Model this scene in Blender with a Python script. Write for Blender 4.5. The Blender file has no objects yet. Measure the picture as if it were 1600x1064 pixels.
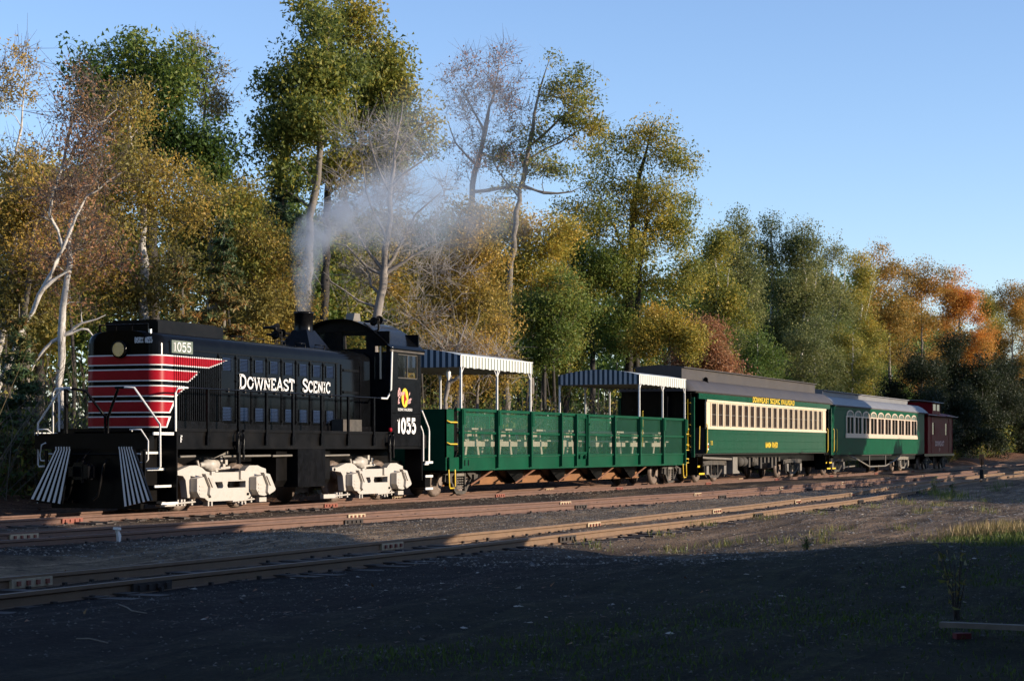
import bpy, math, random
import numpy as np

# World axes: X runs along the railway towards the rear of the train, Y points away from the
# photographer, across the tracks, Z is up; Z = 0 is the top of the rails.
SC = bpy.context.scene
COL = SC.collection
R = math.radians

# ---------------------------------------------------------------- camera
cam = bpy.data.cameras.new('camera')
cam.sensor_width = 36.0
cam.lens = 67.5
cam.shift_y = 0.105
cam.clip_start = 0.1
cam.clip_end = 4000
camo = bpy.data.objects.new('camera', cam)
camo.location = (0.0, -23.35, 1.35)
camo.rotation_euler = (R(90), 0, R(22.62 - 90))
COL.objects.link(camo)
SC.camera = camo

# ---------------------------------------------------------------- sky, sun, exposure
SUN_EL, SUN_AL = 11.5, 9.0            # elevation; swing from square-on to the train towards its rear
wd = bpy.data.worlds.new('World')
SC.world = wd
wd.use_nodes = True
wn = wd.node_tree.nodes
bg = wn['Background']
sky = wn.new('ShaderNodeTexSky')
sky.sky_type = 'NISHITA'
sky.sun_disc = False
sky.sun_elevation = R(SUN_EL)
sky.sun_rotation = R(180 - SUN_AL)
sky.altitude = 0
sky.air_density = 0.85
sky.dust_density = 0.25
sky.ozone_density = 2.7
tint = wn.new('ShaderNodeMix')          # the camera's white balance: a touch less green, over the whole sky alike
tint.data_type = 'RGBA'
tint.blend_type = 'MULTIPLY'
tint.inputs['Factor'].default_value = 1.0
tint.inputs[7].default_value = (1.03, .945, 1.0, 1)
wd.node_tree.links.new(sky.outputs[0], tint.inputs[6])
wd.node_tree.links.new(tint.outputs[2], bg.inputs['Color'])
bg.inputs['Strength'].default_value = 0.15
sun = bpy.data.lights.new('sun', 'SUN')
sun.energy = 4.0
sun.angle = R(0.5)
sun.color = (1.0, 0.86, 0.68)
suno = bpy.data.objects.new('sun', sun)
suno.rotation_euler = (R(90 - SUN_EL), 0, R(SUN_AL))
suno.location = (20, -60, 30)
COL.objects.link(suno)
SC.view_settings.view_transform = 'Standard'
SC.view_settings.look = 'None'
SC.view_settings.gamma = 1.0
SC.view_settings.use_curve_mapping = False
SC.view_settings.exposure = 0.85
SC.cycles.max_bounces = 6
SC.cycles.diffuse_bounces = 2
SC.cycles.glossy_bounces = 3
SC.cycles.transparent_max_bounces = 12
SC.cycles.volume_bounces = 0
SC.cycles.caustics_reflective = False
SC.cycles.caustics_refractive = False
SC.cycles.use_denoising = True

# ---------------------------------------------------------------- materials
MATS = {}


def M(name, col, rough=.6, metal=0., var=.18, scale=2.5, bump=0., bscale=30., spec=.5, col2=None, det=6., rv=.12, dirt=None, dscale=.8, damt=.5):
    m = bpy.data.materials.new(name)
    m.use_nodes = True
    nt = m.node_tree
    n, l = nt.nodes, nt.links
    b = n['Principled BSDF']
    tc = n.new('ShaderNodeTexCoord')
    no = n.new('ShaderNodeTexNoise')
    no.inputs['Scale'].default_value = scale
    no.inputs['Detail'].default_value = det
    no.inputs['Roughness'].default_value = .65
    l.new(tc.outputs['Object'], no.inputs['Vector'])
    rp = n.new('ShaderNodeValToRGB')
    rp.color_ramp.elements[0].position = .3
    rp.color_ramp.elements[1].position = .7
    a = [max(0, c * (1 - var)) for c in col]
    z = [c * (1 + var) for c in (col2 or col)]
    rp.color_ramp.elements[0].color = (*a, 1)
    rp.color_ramp.elements[1].color = (*z, 1)
    l.new(no.outputs['Fac'], rp.inputs['Fac'])
    out = rp.outputs[0]
    if dirt:
        n2 = n.new('ShaderNodeTexNoise')
        n2.inputs['Scale'].default_value = dscale
        n2.inputs['Detail'].default_value = 8
        n2.inputs['Roughness'].default_value = .75
        l.new(tc.outputs['Object'], n2.inputs['Vector'])
        r2 = n.new('ShaderNodeValToRGB')
        r2.color_ramp.elements[0].position = .48
        r2.color_ramp.elements[1].position = .75
        r2.color_ramp.elements[1].color = (damt, damt, damt, 1)
        l.new(n2.outputs['Fac'], r2.inputs['Fac'])
        mx = n.new('ShaderNodeMix')
        mx.data_type = 'RGBA'
        l.new(r2.outputs[0], mx.inputs['Factor'])
        l.new(out, mx.inputs[6])
        mx.inputs[7].default_value = (*dirt, 1)
        out = mx.outputs[2]
    l.new(out, b.inputs['Base Color'])
    mr = n.new('ShaderNodeMapRange')
    mr.inputs['To Min'].default_value = max(0.02, rough - rv)
    mr.inputs['To Max'].default_value = min(1, rough + rv)
    l.new(no.outputs['Fac'], mr.inputs['Value'])
    l.new(mr.outputs[0], b.inputs['Roughness'])
    b.inputs['Metallic'].default_value = metal
    b.inputs['Specular IOR Level'].default_value = spec
    if bump:
        n3 = n.new('ShaderNodeTexNoise')
        n3.inputs['Scale'].default_value = bscale
        n3.inputs['Detail'].default_value = 4
        l.new(tc.outputs['Object'], n3.inputs['Vector'])
        bp = n.new('ShaderNodeBump')
        bp.inputs['Strength'].default_value = bump
        bp.inputs['Distance'].default_value = .02
        l.new(n3.outputs['Fac'], bp.inputs['Height'])
        l.new(bp.outputs[0], b.inputs['Normal'])
    MATS[name] = m
    return m


def see_through(name, col, keep, rough=.3, gloss=.0):
    """woven screen or thin glass: part of the light goes straight through"""
    m = bpy.data.materials.new(name)
    m.use_nodes = True
    n, l = m.node_tree.nodes, m.node_tree.links
    b = n['Principled BSDF']
    b.inputs['Base Color'].default_value = (*col, 1)
    b.inputs['Roughness'].default_value = rough
    b.inputs['Specular IOR Level'].default_value = .5 + gloss
    t = n.new('ShaderNodeBsdfTransparent')
    mx = n.new('ShaderNodeMixShader')
    tc = n.new('ShaderNodeTexCoord')
    no = n.new('ShaderNodeTexNoise')
    no.inputs['Scale'].default_value = 1.3
    mr = n.new('ShaderNodeMapRange')
    mr.inputs['To Min'].default_value = keep - .12
    mr.inputs['To Max'].default_value = keep + .12
    l.new(tc.outputs['Object'], no.inputs['Vector'])
    l.new(no.outputs['Fac'], mr.inputs['Value'])
    l.new(mr.outputs[0], mx.inputs['Fac'])
    l.new(t.outputs[0], mx.inputs[1])
    l.new(b.outputs[0], mx.inputs[2])
    l.new(mx.outputs[0], n['Material Output'].inputs['Surface'])
    MATS[name] = m
    return m


def leafmat(name, cols, trans=.42):
    """colour of each leaf comes from its own stored value 'v'"""
    m = bpy.data.materials.new(name)
    m.use_nodes = True
    n, l = m.node_tree.nodes, m.node_tree.links
    b = n['Principled BSDF']
    at = n.new('ShaderNodeAttribute')
    at.attribute_name = 'v'
    rp = n.new('ShaderNodeValToRGB')
    els = rp.color_ramp.elements
    while len(els) < len(cols):
        els.new(.5)
    for i, c in enumerate(cols):
        els[i].position = i / (len(cols) - 1)
        els[i].color = (*c, 1)
    l.new(at.outputs['Fac'], rp.inputs['Fac'])
    l.new(rp.outputs[0], b.inputs['Base Color'])
    b.inputs['Roughness'].default_value = .55
    b.inputs['Specular IOR Level'].default_value = .3
    tr = n.new('ShaderNodeBsdfTranslucent')
    l.new(rp.outputs[0], tr.inputs['Color'])
    mx = n.new('ShaderNodeMixShader')
    mx.inputs['Fac'].default_value = trans
    l.new(b.outputs[0], mx.inputs[1])
    l.new(tr.outputs[0], mx.inputs[2])
    l.new(mx.outputs[0], n['Material Output'].inputs['Surface'])
    MATS[name] = m
    return m


M('black_paint', (.005, .005, .006), .24, var=.4, scale=5, rv=.07, spec=.12, dirt=(.018, .016, .014), dscale=1.6, damt=.16, bump=.04, bscale=14)
M('black_gloss', (.003, .0033, .004), .14, spec=.07, var=.3, scale=4, rv=.08, bump=.03, bscale=6)
M('louvre_paint', (.008, .011, .02), .2, rv=.05, spec=.75)
M('black_dull', (.006, .0055, .0055), .34, rv=.06, var=.4, spec=.1, dirt=(.022, .018, .014), dscale=3, damt=.25)
M('red_paint', (.31, .006, .014), .32, spec=.2, var=.12, scale=3)
M('white_paint', (.7, .68, .64), .4, var=.05, scale=4, dirt=(.5, .45, .38), dscale=3, damt=.25)
M('truck_white', (.46, .42, .37), .5, var=.08, scale=5, dirt=(.24, .18, .13), dscale=5, damt=.55, bump=.06, bscale=20)
M('print_white', (.7, .68, .65), .45, var=.03)
M('print_yellow', (.75, .5, .03), .45, var=.06)
M('print_pink', (.75, .42, .4), .5, var=.1)
M('board_green', (.12, .145, .11), .5, var=.12)
M('yellow_paint', (.72, .47, .03), .45, var=.12, scale=8)
M('green_paint', (.006, .06, .03), .3, rv=.06, var=.2, spec=.14, scale=1.2, dirt=(.02, .06, .035), dscale=1.5, damt=.35, bump=.04, bscale=9)
M('coach_green', (.005, .056, .03), .24, rv=.05, spec=.12, var=.12, scale=1.0, bump=.03, bscale=7)
M('wagon_green', (.006, .07, .034), .45, rv=.05, spec=.05, var=.22, scale=2, bump=.05, bscale=12)
M('cream_paint', (.62, .51, .36), .4, var=.05, scale=3)
M('pink_cream', (.56, .44, .33), .45, var=.06, scale=3)
M('roof_brown', (.05, .041, .035), .6, var=.2, scale=1.4, bump=.05, dirt=(.05, .045, .05), damt=.5)
M('roof_grey', (.17, .167, .17), .55, var=.14, scale=1.4, bump=.04, dirt=(.14, .14, .15), damt=.5)
M('caboose_red', (.16, .008, .012), .5, spec=.05, var=.2, scale=1.5)
M('canvas_white', (.62, .61, .57), .85, var=.05)
M('canvas_sage', (.2, .22, .19), .85, var=.06)
M('canvas_navy', (.012, .03, .05), .8, var=.15)
M('canvas_pale', (.33, .36, .38), .85, var=.06)
M('canvas_under', (.2, .17, .13), .9, var=.15)
M('pale_wood', (.5, .42, .32), .8, var=.16, scale=7)
M('rust', (.16, .065, .03), .8, var=.35, scale=4, bump=.1, dirt=(.25, .11, .05), damt=.6)
M('rust_orange', (.2, .088, .032), .8, var=.25, scale=2, dirt=(.2, .08, .03), damt=.6)
M('rail_rust', (.125, .066, .044), .62, var=.22, scale=5, dirt=(.12, .055, .035), dscale=6, damt=.6, bump=.06)
M('rail_tan', (.165, .1, .056), .62, var=.2, scale=5, dirt=(.17, .09, .05), dscale=6, damt=.6, bump=.06)
M('steel_worn', (.2, .15, .12), .5, metal=.3, var=.25, scale=8)
M('frame_grey', (.065, .058, .05), .75, spec=.25, var=.35, scale=6, dirt=(.13, .095, .065), damt=.5)
M('box_grey', (.17, .15, .125), .7, var=.15, scale=6)
M('tie_wood', (.065, .05, .042), .95, var=.4, scale=9, bump=.3)
M('joint_cream', (.42, .33, .21), .7, var=.25, scale=14)
M('joint_rust', (.22, .07, .045), .8, var=.3, scale=10)
M('joint_dark', (.03, .022, .018), .8, var=.3, scale=10)
M('bark_white', (.5, .46, .41), .85, var=.25, scale=3, dirt=(.045, .038, .033), dscale=4.5, damt=.85, bump=.4)
M('bark_grey', (.17, .145, .118), .9, var=.4, scale=5, bump=.6, bscale=12, dirt=(.035, .03, .025), dscale=4, damt=.95)
leafmat('leaf_shaded', [(.01, .016, .007), (.02, .03, .011), (.034, .042, .016), (.06, .05, .02)])  # shade is put into the leaf colour of the far right trees
M('bark_dark', (.04, .034, .029), .95, var=.4, scale=4, bump=.3)
M('bark_bare', (.22, .19, .165), .9, var=.35, scale=4, bump=.3)
M('twig', (.085, .065, .058), .9, var=.3)
M('twig_pale', (.28, .25, .22), .9, var=.3)
M('dark_glass', (.03, .017, .014), .2, var=.4, scale=1.2, rv=.06)
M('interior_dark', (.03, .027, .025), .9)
M('chrome', (.8, .78, .75), .3, metal=1., var=.06)
M('lamp_white', (.85, .83, .78), .4, var=.03)
M('shed_board', (.2, .17, .14), .85, var=.2)
M('litter_white', (.36, .31, .25), .9, var=.4, scale=1.5)
M('old_wood', (.17, .14, .11), .9, var=.3, scale=6)
M('red_dull', (.1, .012, .012), .8, var=.4, scale=12)
see_through('green_screen', (.007, .08, .04), .38, .5)
see_through('window_glass', (.03, .035, .04), .22, .06, .3)
leafmat('leaf_green', [(0.04, 0.077, 0.018), (0.092, 0.149, 0.028), (0.194, 0.227, 0.041), (0.389, 0.299, 0.054)])
leafmat('leaf_mix', [(0.06, 0.097, 0.025), (0.173, 0.199, 0.039), (0.409, 0.32, 0.05), (0.575, 0.336, 0.055)])
leafmat('leaf_gold', [(0.131, 0.133, 0.039), (0.307, 0.242, 0.055), (0.507, 0.32, 0.061), (0.536, 0.344, 0.087)])
leafmat('leaf_rust', [(0.142, 0.106, 0.058), (0.312, 0.185, 0.089), (0.426, 0.192, 0.089), (0.256, 0.121, 0.105)])
leafmat('leaf_grey', [(0.064, 0.095, 0.031), (0.15, 0.168, 0.053), (0.264, 0.251, 0.082), (0.37, 0.28, 0.063)])
leafmat('leaf_red', [(0.25, 0.183, 0.044), (0.5, 0.268, 0.05), (0.62, 0.244, 0.044), (0.575, 0.104, 0.031)])
leafmat('needle_green', [(0.018, 0.045, 0.029), (0.039, 0.079, 0.043), (0.071, 0.112, 0.048)], .15)
leafmat('needle_rust', [(0.033, 0.073, 0.034), (0.089, 0.129, 0.043), (0.231, 0.156, 0.048), (0.444, 0.173, 0.048)], .2)
leafmat('brush', [(.07, .05, .034), (.15, .11, .07), (.2, .16, .1), (.14, .11, .04)], .15)
leafmat('grass_blade', [(.05, .09, .016), (.1, .14, .022), (.2, .19, .05), (.36, .24, .12)], .3)
leafmat('fallen', [(.07, .03, .015), (.17, .07, .03), (.26, .11, .035), (.22, .15, .06)], .1)
leafmat('stone', [(.03, .026, .022), (.1, .083, .064), (.22, .18, .13), (.4, .34, .26)], 0.)


# ---------------------------------------------------------------- mesh building
class MB:
    def __init__(s):
        s.v, s.f, s.m, s.sm = [], [], [], []

    def add(s, vs, fs, mi=0, sm=False):
        k = len(s.v)
        s.v.extend(vs)
        for f in fs:
            s.f.append([i + k for i in f])
            s.m.append(mi)
            s.sm.append(sm)
        return s

    def box(s, x0, x1, y0, y1, z0, z1, mi=0):
        return s.add([(x0, y0, z0), (x1, y0, z0), (x1, y1, z0), (x0, y1, z0), (x0, y0, z1), (x1, y0, z1), (x1, y1, z1), (x0, y1, z1)],
                     [(0, 3, 2, 1), (4, 5, 6, 7), (0, 1, 5, 4), (1, 2, 6, 5), (2, 3, 7, 6), (3, 0, 4, 7)], mi)

    def prism(s, poly, ax, a, b, mi=0, sm=False):
        q = {'y': lambda u, v, w: (u, w, v), 'x': lambda u, v, w: (w, u, v), 'z': lambda u, v, w: (u, v, w)}[ax]
        n = len(poly)
        s.add([q(u, v, a) for u, v in poly] + [q(u, v, b) for u, v in poly], [tuple(range(n)), tuple(range(2 * n - 1, n - 1, -1))], mi)
        s.add([q(u, v, a) for u, v in poly] + [q(u, v, b) for u, v in poly], [(i, i + n, (i + 1) % n + n, (i + 1) % n) for i in range(n)], mi, sm)
        return s

    def tube(s, pts, r, n=6, mi=0, cap=True, sm=True):
        P = [np.array(p, float) for p in pts]
        k = len(P)
        rs = r if hasattr(r, '__len__') else [r] * k
        vs = []
        up = np.array((.13, .21, .97))
        for i in range(k):
            d = P[min(i + 1, k - 1)] - P[max(i - 1, 0)]
            d = d / (np.linalg.norm(d) + 1e-9)
            a = np.cross(d, up if abs(d @ up) < .93 else np.array((1., .1, 0)))
            a /= np.linalg.norm(a)
            b = np.cross(d, a)
            for j in range(n):
                t = 2 * math.pi * (j + .5) / n
                vs.append(tuple(P[i] + rs[i] * (a * math.cos(t) + b * math.sin(t))))
        fs = [(i * n + j, i * n + (j + 1) % n, (i + 1) * n + (j + 1) % n, (i + 1) * n + j) for i in range(k - 1) for j in range(n)]
        s.add(vs, fs, mi, sm)
        if cap:
            s.add(vs[:n], [tuple(range(n))], mi)
            s.add(vs[-n:], [tuple(range(n - 1, -1, -1))], mi)
        return s

    def lathe(s, prof, c, ax='y', n=20, mi=0, sm=True):
        """prof: (radius, distance along the axis)"""
        vs = []
        for r, h in prof:
            for j in range(n):
                t = 2 * math.pi * j / n
                u, v = r * math.cos(t), r * math.sin(t)
                vs.append({'y': (c[0] + u, c[1] + h, c[2] + v), 'x': (c[0] + h, c[1] + u, c[2] + v), 'z': (c[0] + u, c[1] + v, c[2] + h)}[ax])
        k = len(prof)
        s.add(vs, [(i * n + j, i * n + (j + 1) % n, (i + 1) * n + (j + 1) % n, (i + 1) * n + j) for i in range(k - 1) for j in range(n)], mi, sm)
        s.add(vs[:n], [tuple(range(n))], mi)
        s.add(vs[-n:], [tuple(range(n - 1, -1, -1))], mi)
        return s

    def panel(s, ax, p, th, us, vs, holes=(), mi=0):
        """flat wall with openings: ax 'y' (u = x) or 'x' (u = y); faces at p and p + th"""
        U = sorted({us[0], us[1], *[h[0] for h in holes], *[h[1] for h in holes]})
        V = sorted({vs[0], vs[1], *[h[2] for h in holes], *[h[3] for h in holes]})
        g = (lambda u, w, v: (u, w, v)) if ax == 'y' else (lambda u, w, v: (w, u, v))
        solid = lambda i, j: 0 <= i < len(U) - 1 and 0 <= j < len(V) - 1 and not any(
            h[0] <= (U[i] + U[i + 1]) / 2 <= h[1] and h[2] <= (V[j] + V[j + 1]) / 2 <= h[3] for h in holes)
        q = p + th
        for i in range(len(U) - 1):
            for j in range(len(V) - 1):
                if not solid(i, j):
                    continue
                a, b, c, d = U[i], U[i + 1], V[j], V[j + 1]
                for w in (p, q):
                    s.add([g(a, w, c), g(b, w, c), g(b, w, d), g(a, w, d)], [(0, 1, 2, 3)], mi)
                if not solid(i - 1, j):
                    s.add([g(a, p, c), g(a, q, c), g(a, q, d), g(a, p, d)], [(0, 1, 2, 3)], mi)
                if not solid(i + 1, j):
                    s.add([g(b, p, c), g(b, q, c), g(b, q, d), g(b, p, d)], [(0, 1, 2, 3)], mi)
                if not solid(i, j - 1):
                    s.add([g(a, p, c), g(b, p, c), g(b, q, c), g(a, q, c)], [(0, 1, 2, 3)], mi)
                if not solid(i, j + 1):
                    s.add([g(a, p, d), g(b, p, d), g(b, q, d), g(a, q, d)], [(0, 1, 2, 3)], mi)
        return s

    def mesh(s, name, mats, o=(0, 0, 0)):
        me = bpy.data.meshes.new(name)
        me.from_pydata([(x - o[0], y - o[1], z - o[2]) for x, y, z in s.v], [], s.f)
        for m in (mats if isinstance(mats, (list, tuple)) else [mats]):
            me.materials.append(MATS[m])
        me.polygons.foreach_set('material_index', s.m)
        me.polygons.foreach_set('use_smooth', s.sm)
        me.update()
        return me

    def build(s, name, mats, parent=None, at=None):
        """one mesh object; vertices are given in world metres, at = where its origin stands"""
        o = origin(parent) if parent else (at or (0, 0, 0))
        ob = bpy.data.objects.new(name, s.mesh(name, mats, o))
        if parent:
            ob.parent = parent
        else:
            ob.location = o
        COL.objects.link(ob)
        return ob


def origin(o):
    x = (0., 0., 0.)
    while o:
        x = tuple(a + b for a, b in zip(x, o.location))
        o = o.parent
    return x


def tag(o, label=None, cat=None, group=None, kind=None):
    for k, v in (('label', label), ('category', cat), ('group', group), ('kind', kind)):
        if v:
            o[k] = v
    return o


def thing(name, label, cat, loc, group=None):
    o = bpy.data.objects.new(name, None)
    o.location = loc
    o.empty_display_size = .3
    COL.objects.link(o)
    return tag(o, label, cat, group)


def holder(name, parent):
    """a part that is itself made of sub-parts"""
    o = bpy.data.objects.new(name, None)
    o.parent = parent
    o.empty_display_size = .2
    COL.objects.link(o)
    return o


def copy_tree(o, loc=None, parent=None, shift=None):
    c = o.copy()
    COL.objects.link(c)
    if parent:
        c.parent = parent
    if loc is not None:
        c.location = loc
    if shift is not None:
        c.location = tuple(a + b for a, b in zip(o.location, shift))
    for ch in list(o.children):
        copy_tree(ch, None, c)
    return c


def share(ob, name, parent, shift):
    """another piece alike, on the same mesh data"""
    c = ob.copy()
    c.name = name
    c.parent = parent
    c.location = tuple(a + b for a, b in zip(ob.location, shift))
    COL.objects.link(c)
    return c


# ---------------------------------------------------------------- lettering drawn with strokes
def arc(cx, cy, rx, ry, a, b, n=9):
    return [(cx + rx * math.cos(R(a + (b - a) * i / n)), cy + ry * math.sin(R(a + (b - a) * i / n))) for i in range(n + 1)]


_S = arc(.33, .74, .25, .2, 20, 200, 8) + [(.2, .58), (.33, .5), (.47, .42)] + arc(.33, .26, .27, .2, 20, -165, 9)
GL = {  # width, strokes, serif feet (x, y)
    'A': (.8, [[(.08, 0), (.4, 1), (.72, 0)], [(.2, .34), (.6, .34)]], [(.08, 0), (.72, 0)]),
    'C': (.7, [arc(.38, .5, .3, .45, 38, 322, 14), [(.63, .66), (.63, .95)]], []),
    'D': (.75, [[(.15, 0), (.15, 1)], [(.05, .95), (.33, .95)] + arc(.33, .5, .33, .45, 85, -85, 10) + [(.05, .05)]], []),
    'E': (.66, [[(.15, 0), (.15, 1)], [(.03, .95), (.58, .95), (.58, .76)], [(.15, .5), (.45, .5)], [(.03, .05), (.6, .05), (.6, .26)]], []),
    'I': (.36, [[(.18, 0), (.18, 1)]], [(.18, 0), (.18, 1)]),
    'F': (.62, [[(.15, 0), (.15, 1)], [(.05, .94), (.55, .94)], [(.15, .5), (.45, .5)]], []),
    'L': (.6, [[(.15, 0), (.15, 1)], [(.03, .05), (.55, .05), (.55, .25)]], [(.15, 1)]),
    'N': (.8, [[(.14, 0), (.14, 1)], [(.14, .96), (.66, .04)], [(.66, 0), (.66, 1)]], [(.14, 0), (.12, 1), (.66, 1)]),
    'O': (.76, [arc(.38, .5, .31, .45, 0, 360, 18)], []),
    'R': (.74, [[(.15, 0), (.15, 1)], [(.05, .95), (.35, .95)] + arc(.36, .73, .25, .22, 85, -85, 8) + [(.15, .5)], [(.36, .5), (.62, 0)]], [(.15, 0), (.64, 0)]),
    'S': (.66, [_S, [(.57, .72), (.57, .95)], [(.08, .05), (.08, .28)]], []),
    'T': (.7, [[(.35, 0), (.35, 1)], [(.06, .74), (.06, .95), (.64, .95), (.64, .74)]], [(.35, 0)]),
    'U': (.74, [[(.14, 1), (.14, .35)] + arc(.37, .33, .23, .28, 180, 360, 8) + [(.6, 1)]], [(.14, 1), (.6, 1)]),
    'V': (.76, [[(.06, 1), (.38, 0), (.7, 1)]], [(.06, 1), (.7, 1)]),
    'W': (1.1, [[(.06, 1), (.32, 0), (.55, .85), (.78, 0), (1.04, 1)]], [(.06, 1), (.55, 1), (1.04, 1)]),
    'X': (.74, [[(.08, 0), (.66, 1)], [(.08, 1), (.66, 0)]], [(.08, 0), (.66, 0), (.08, 1), (.66, 1)]),
    '0': (.66, [arc(.33, .5, .25, .45, 0, 360, 18)], []),
    '1': (.46, [[(.24, 0), (.24, 1), (.08, .8)]], [(.24, 0)]),
    '5': (.66, [[(.56, .95), (.15, .95), (.13, .54)] + arc(.31, .34, .26, .29, 120, -150, 12)], []),
}


def lettering(mb, text, place, h, w=.14, xs=1., gap=.06, big=None, serif=True, mi=0):
    """place(u, v) -> point on the surface; h: letter height; returns the length"""
    x = 0.
    for k, ch in enumerate(text):
        if ch == ' ':
            x += .45 * h * xs
            continue
        wd_, strokes, feet = GL[ch]
        hh = h * (big if (big and (k == 0 or text[k - 1] == ' ')) else 1.)
        st = [(p, w) for p in strokes]
        if serif:
            st += [([(fx - .15, .045 if fy == 0 else .955), (fx + .15, .045 if fy == 0 else .955)], w * .62) for fx, fy in feet]
        for pl, sw in st:
            P = np.array(pl, float)
            P[:, 0] = x + P[:, 0] * hh * xs
            P[:, 1] *= hh
            closed = np.linalg.norm(P[0] - P[-1]) < 1e-6
            L, Rr = [], []
            for i in range(len(P)):
                if closed:
                    a, b = P[i - 1 if i else -2], P[i + 1 if i < len(P) - 1 else 1]
                else:
                    a, b = P[max(i - 1, 0)], P[min(i + 1, len(P) - 1)]
                d = b - a
                d = d / (np.linalg.norm(d) + 1e-9)
                e = np.array((-d[1], d[0])) * sw * hh / 2
                if 0 < i < len(P) - 1:
                    d1 = P[i] - P[i - 1]
                    d1 = d1 / (np.linalg.norm(d1) + 1e-9)
                    e = e / max(.45, abs(d1 @ d))
                L.append(P[i] + e)
                Rr.append(P[i] - e)
            vs = [place(*p) for p in L] + [place(*p) for p in Rr]
            n = len(P)
            mb.add(vs, [(i, i + 1, n + i + 1, n + i) for i in range(n - 1)], mi)
        x += (wd_ + gap) * hh * xs
    return x


def side_text(name, text, x0, y, z0, h, mat, parent, length=None, **k):
    xs = k.pop('xs', 1.)
    if length:
        xs = xs * length / lettering(MB(), text, lambda u, v: (0, 0, 0), h, xs=xs, **k)
    mb = MB()
    lettering(mb, text, lambda u, v: (x0 + u, y, z0 + v), h, xs=xs, **k)
    return mb.build(name, mat, parent)

# ================================================================ ground and tracks
def sstep(a, b, x):
    t = np.clip((x - a) / (b - a), 0, 1)
    return t * t * (3 - 2 * t)


T2 = [(-60, -2.2), (-20, -2.9), (10, -4.1), (24, -4.85), (34, -5.45), (45, -6.2), (55, -6.6), (65, -6.6), (78, -6.4), (92, -6.0), (110, -5.4), (130, -4.8), (170, -4.0), (220, -3.5)]
T3 = [(-60, -9.0), (-20, -10.2), (0, -10.95), (14, -11.4), (24, -11.65), (35, -11.75), (48, -11.5), (60, -10.95), (72, -10.0), (84, -9.3), (98, -8.7), (115, -8.2), (140, -7.6), (180, -6.8), (230, -6)]
T1 = [(-80, 0), (135, 0), (160, .1), (190, .2), (230, .3)]


def smooth_path(pts, step=1.5):
    """Catmull-Rom through the control points"""
    P = np.array(pts, float)
    P = np.vstack([2 * P[0] - P[1], P, 2 * P[-1] - P[-2]])
    out = []
    for i in range(1, len(P) - 2):
        n = max(2, int((P[i + 1][0] - P[i][0]) / step))
        for k in range(n):
            t = k / n
            a, b, c, d = P[i - 1], P[i], P[i + 1], P[i + 2]
            out.append(.5 * (2 * b + (c - a) * t + (2 * a - 5 * b + 4 * c - d) * t * t + (3 * b - a - 3 * c + d) * t ** 3))
    out.append(P[-2])
    return np.array(out)


rg = np.random.default_rng(5)
_nz = [(rg.uniform(-1, 1, 2) * f, rg.uniform(0, 6.28), a) for f, a in [(.25, .04)] * 4 + [(.7, .022)] * 5 + [(1.9, .012)] * 6 + [(4.5, .006)] * 6]


def bumps(x, y):
    z = np.zeros_like(x)
    for (f, p, a) in _nz:
        z = z + a * np.sin(f[0] * x * 1.6 + f[1] * y * 2.4 + p)
    return z


PATHS = {k: smooth_path(v) for k, v in (('1', T1), ('2', T2), ('3', T3))}


def near_track(x, y):
    d = np.full_like(x, 9.)
    for p in PATHS.values():
        d = np.minimum(d, np.abs(y - np.interp(x, p[:, 0], p[:, 1])))
    return d


def gh(x, y):
    """height of the ground"""
    x, y = np.asarray(x, float), np.asarray(y, float)
    d = near_track(x, y)
    k = sstep(1.2, 2.4, d)
    z = -.13 + bumps(x, y) * (.18 + .5 * k) - .02 * k
    z = z + .1 * sstep(-16.5, -19, y) * sstep(60, 30, x)
    z = z + (.25 * sstep(2.2, 4, y) + .75 * sstep(3.5, 9, y)) * (1 + .3 * np.sin(x * .23))
    z = z + sstep(150, 260, x) * 1.2 + sstep(-22, -60, y) * .2
    return z


def axis(parts):
    return np.unique(np.concatenate([np.arange(a, b, s) for a, b, s in parts]).round(3))


gx = axis([(-900, -60, 60), (-60, 4, 3), (4, 14, .35), (14, 62, .2), (62, 110, .4), (110, 170, 1.5), (170, 320, 10), (320, 1500, 80)])
gy = axis([(-900, -60, 60), (-60, -24, 3), (-24, 3.6, .18), (3.6, 12, .5), (12, 60, 5), (60, 1200, 80)])
GX, GY = np.meshgrid(gx, gy, indexing='ij')
GZ = gh(GX, GY)
nx, ny = GX.shape
verts = np.stack([GX, GY, GZ], -1).reshape(-1, 3)
i0 = (np.arange(nx - 1)[:, None] * ny + np.arange(ny - 1)[None, :]).reshape(-1)
faces = np.stack([i0, i0 + ny, i0 + ny + 1, i0 + 1], -1)


def fast_mesh(name, verts, faces, v=None, mat=None, smooth=False):
    """faces: (n, k) array; v: one number per face kept as attribute 'v'"""
    me = bpy.data.meshes.new(name)
    n, k = faces.shape
    me.vertices.add(len(verts))
    me.vertices.foreach_set('co', np.ascontiguousarray(verts, np.float32).ravel())
    me.loops.add(n * k)
    me.loops.foreach_set('vertex_index', np.ascontiguousarray(faces, np.int32).ravel())
    me.polygons.add(n)
    me.polygons.foreach_set('loop_start', np.arange(0, n * k, k, dtype=np.int32))
    me.polygons.foreach_set('loop_total', np.full(n, k, np.int32))
    if smooth:
        me.polygons.foreach_set('use_smooth', np.ones(n, bool))
    if v is not None:
        at = me.attributes.new('v', 'FLOAT', 'FACE')
        at.data.foreach_set('value', np.ascontiguousarray(v, np.float32))
    if mat:
        me.materials.append(MATS[mat])
    me.update(calc_edges=True)
    return me


def link(name, me, parent=None, loc=(0, 0, 0)):
    o = bpy.data.objects.new(name, me)
    o.parent = parent
    o.location = loc
    COL.objects.link(o)
    return o


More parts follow.
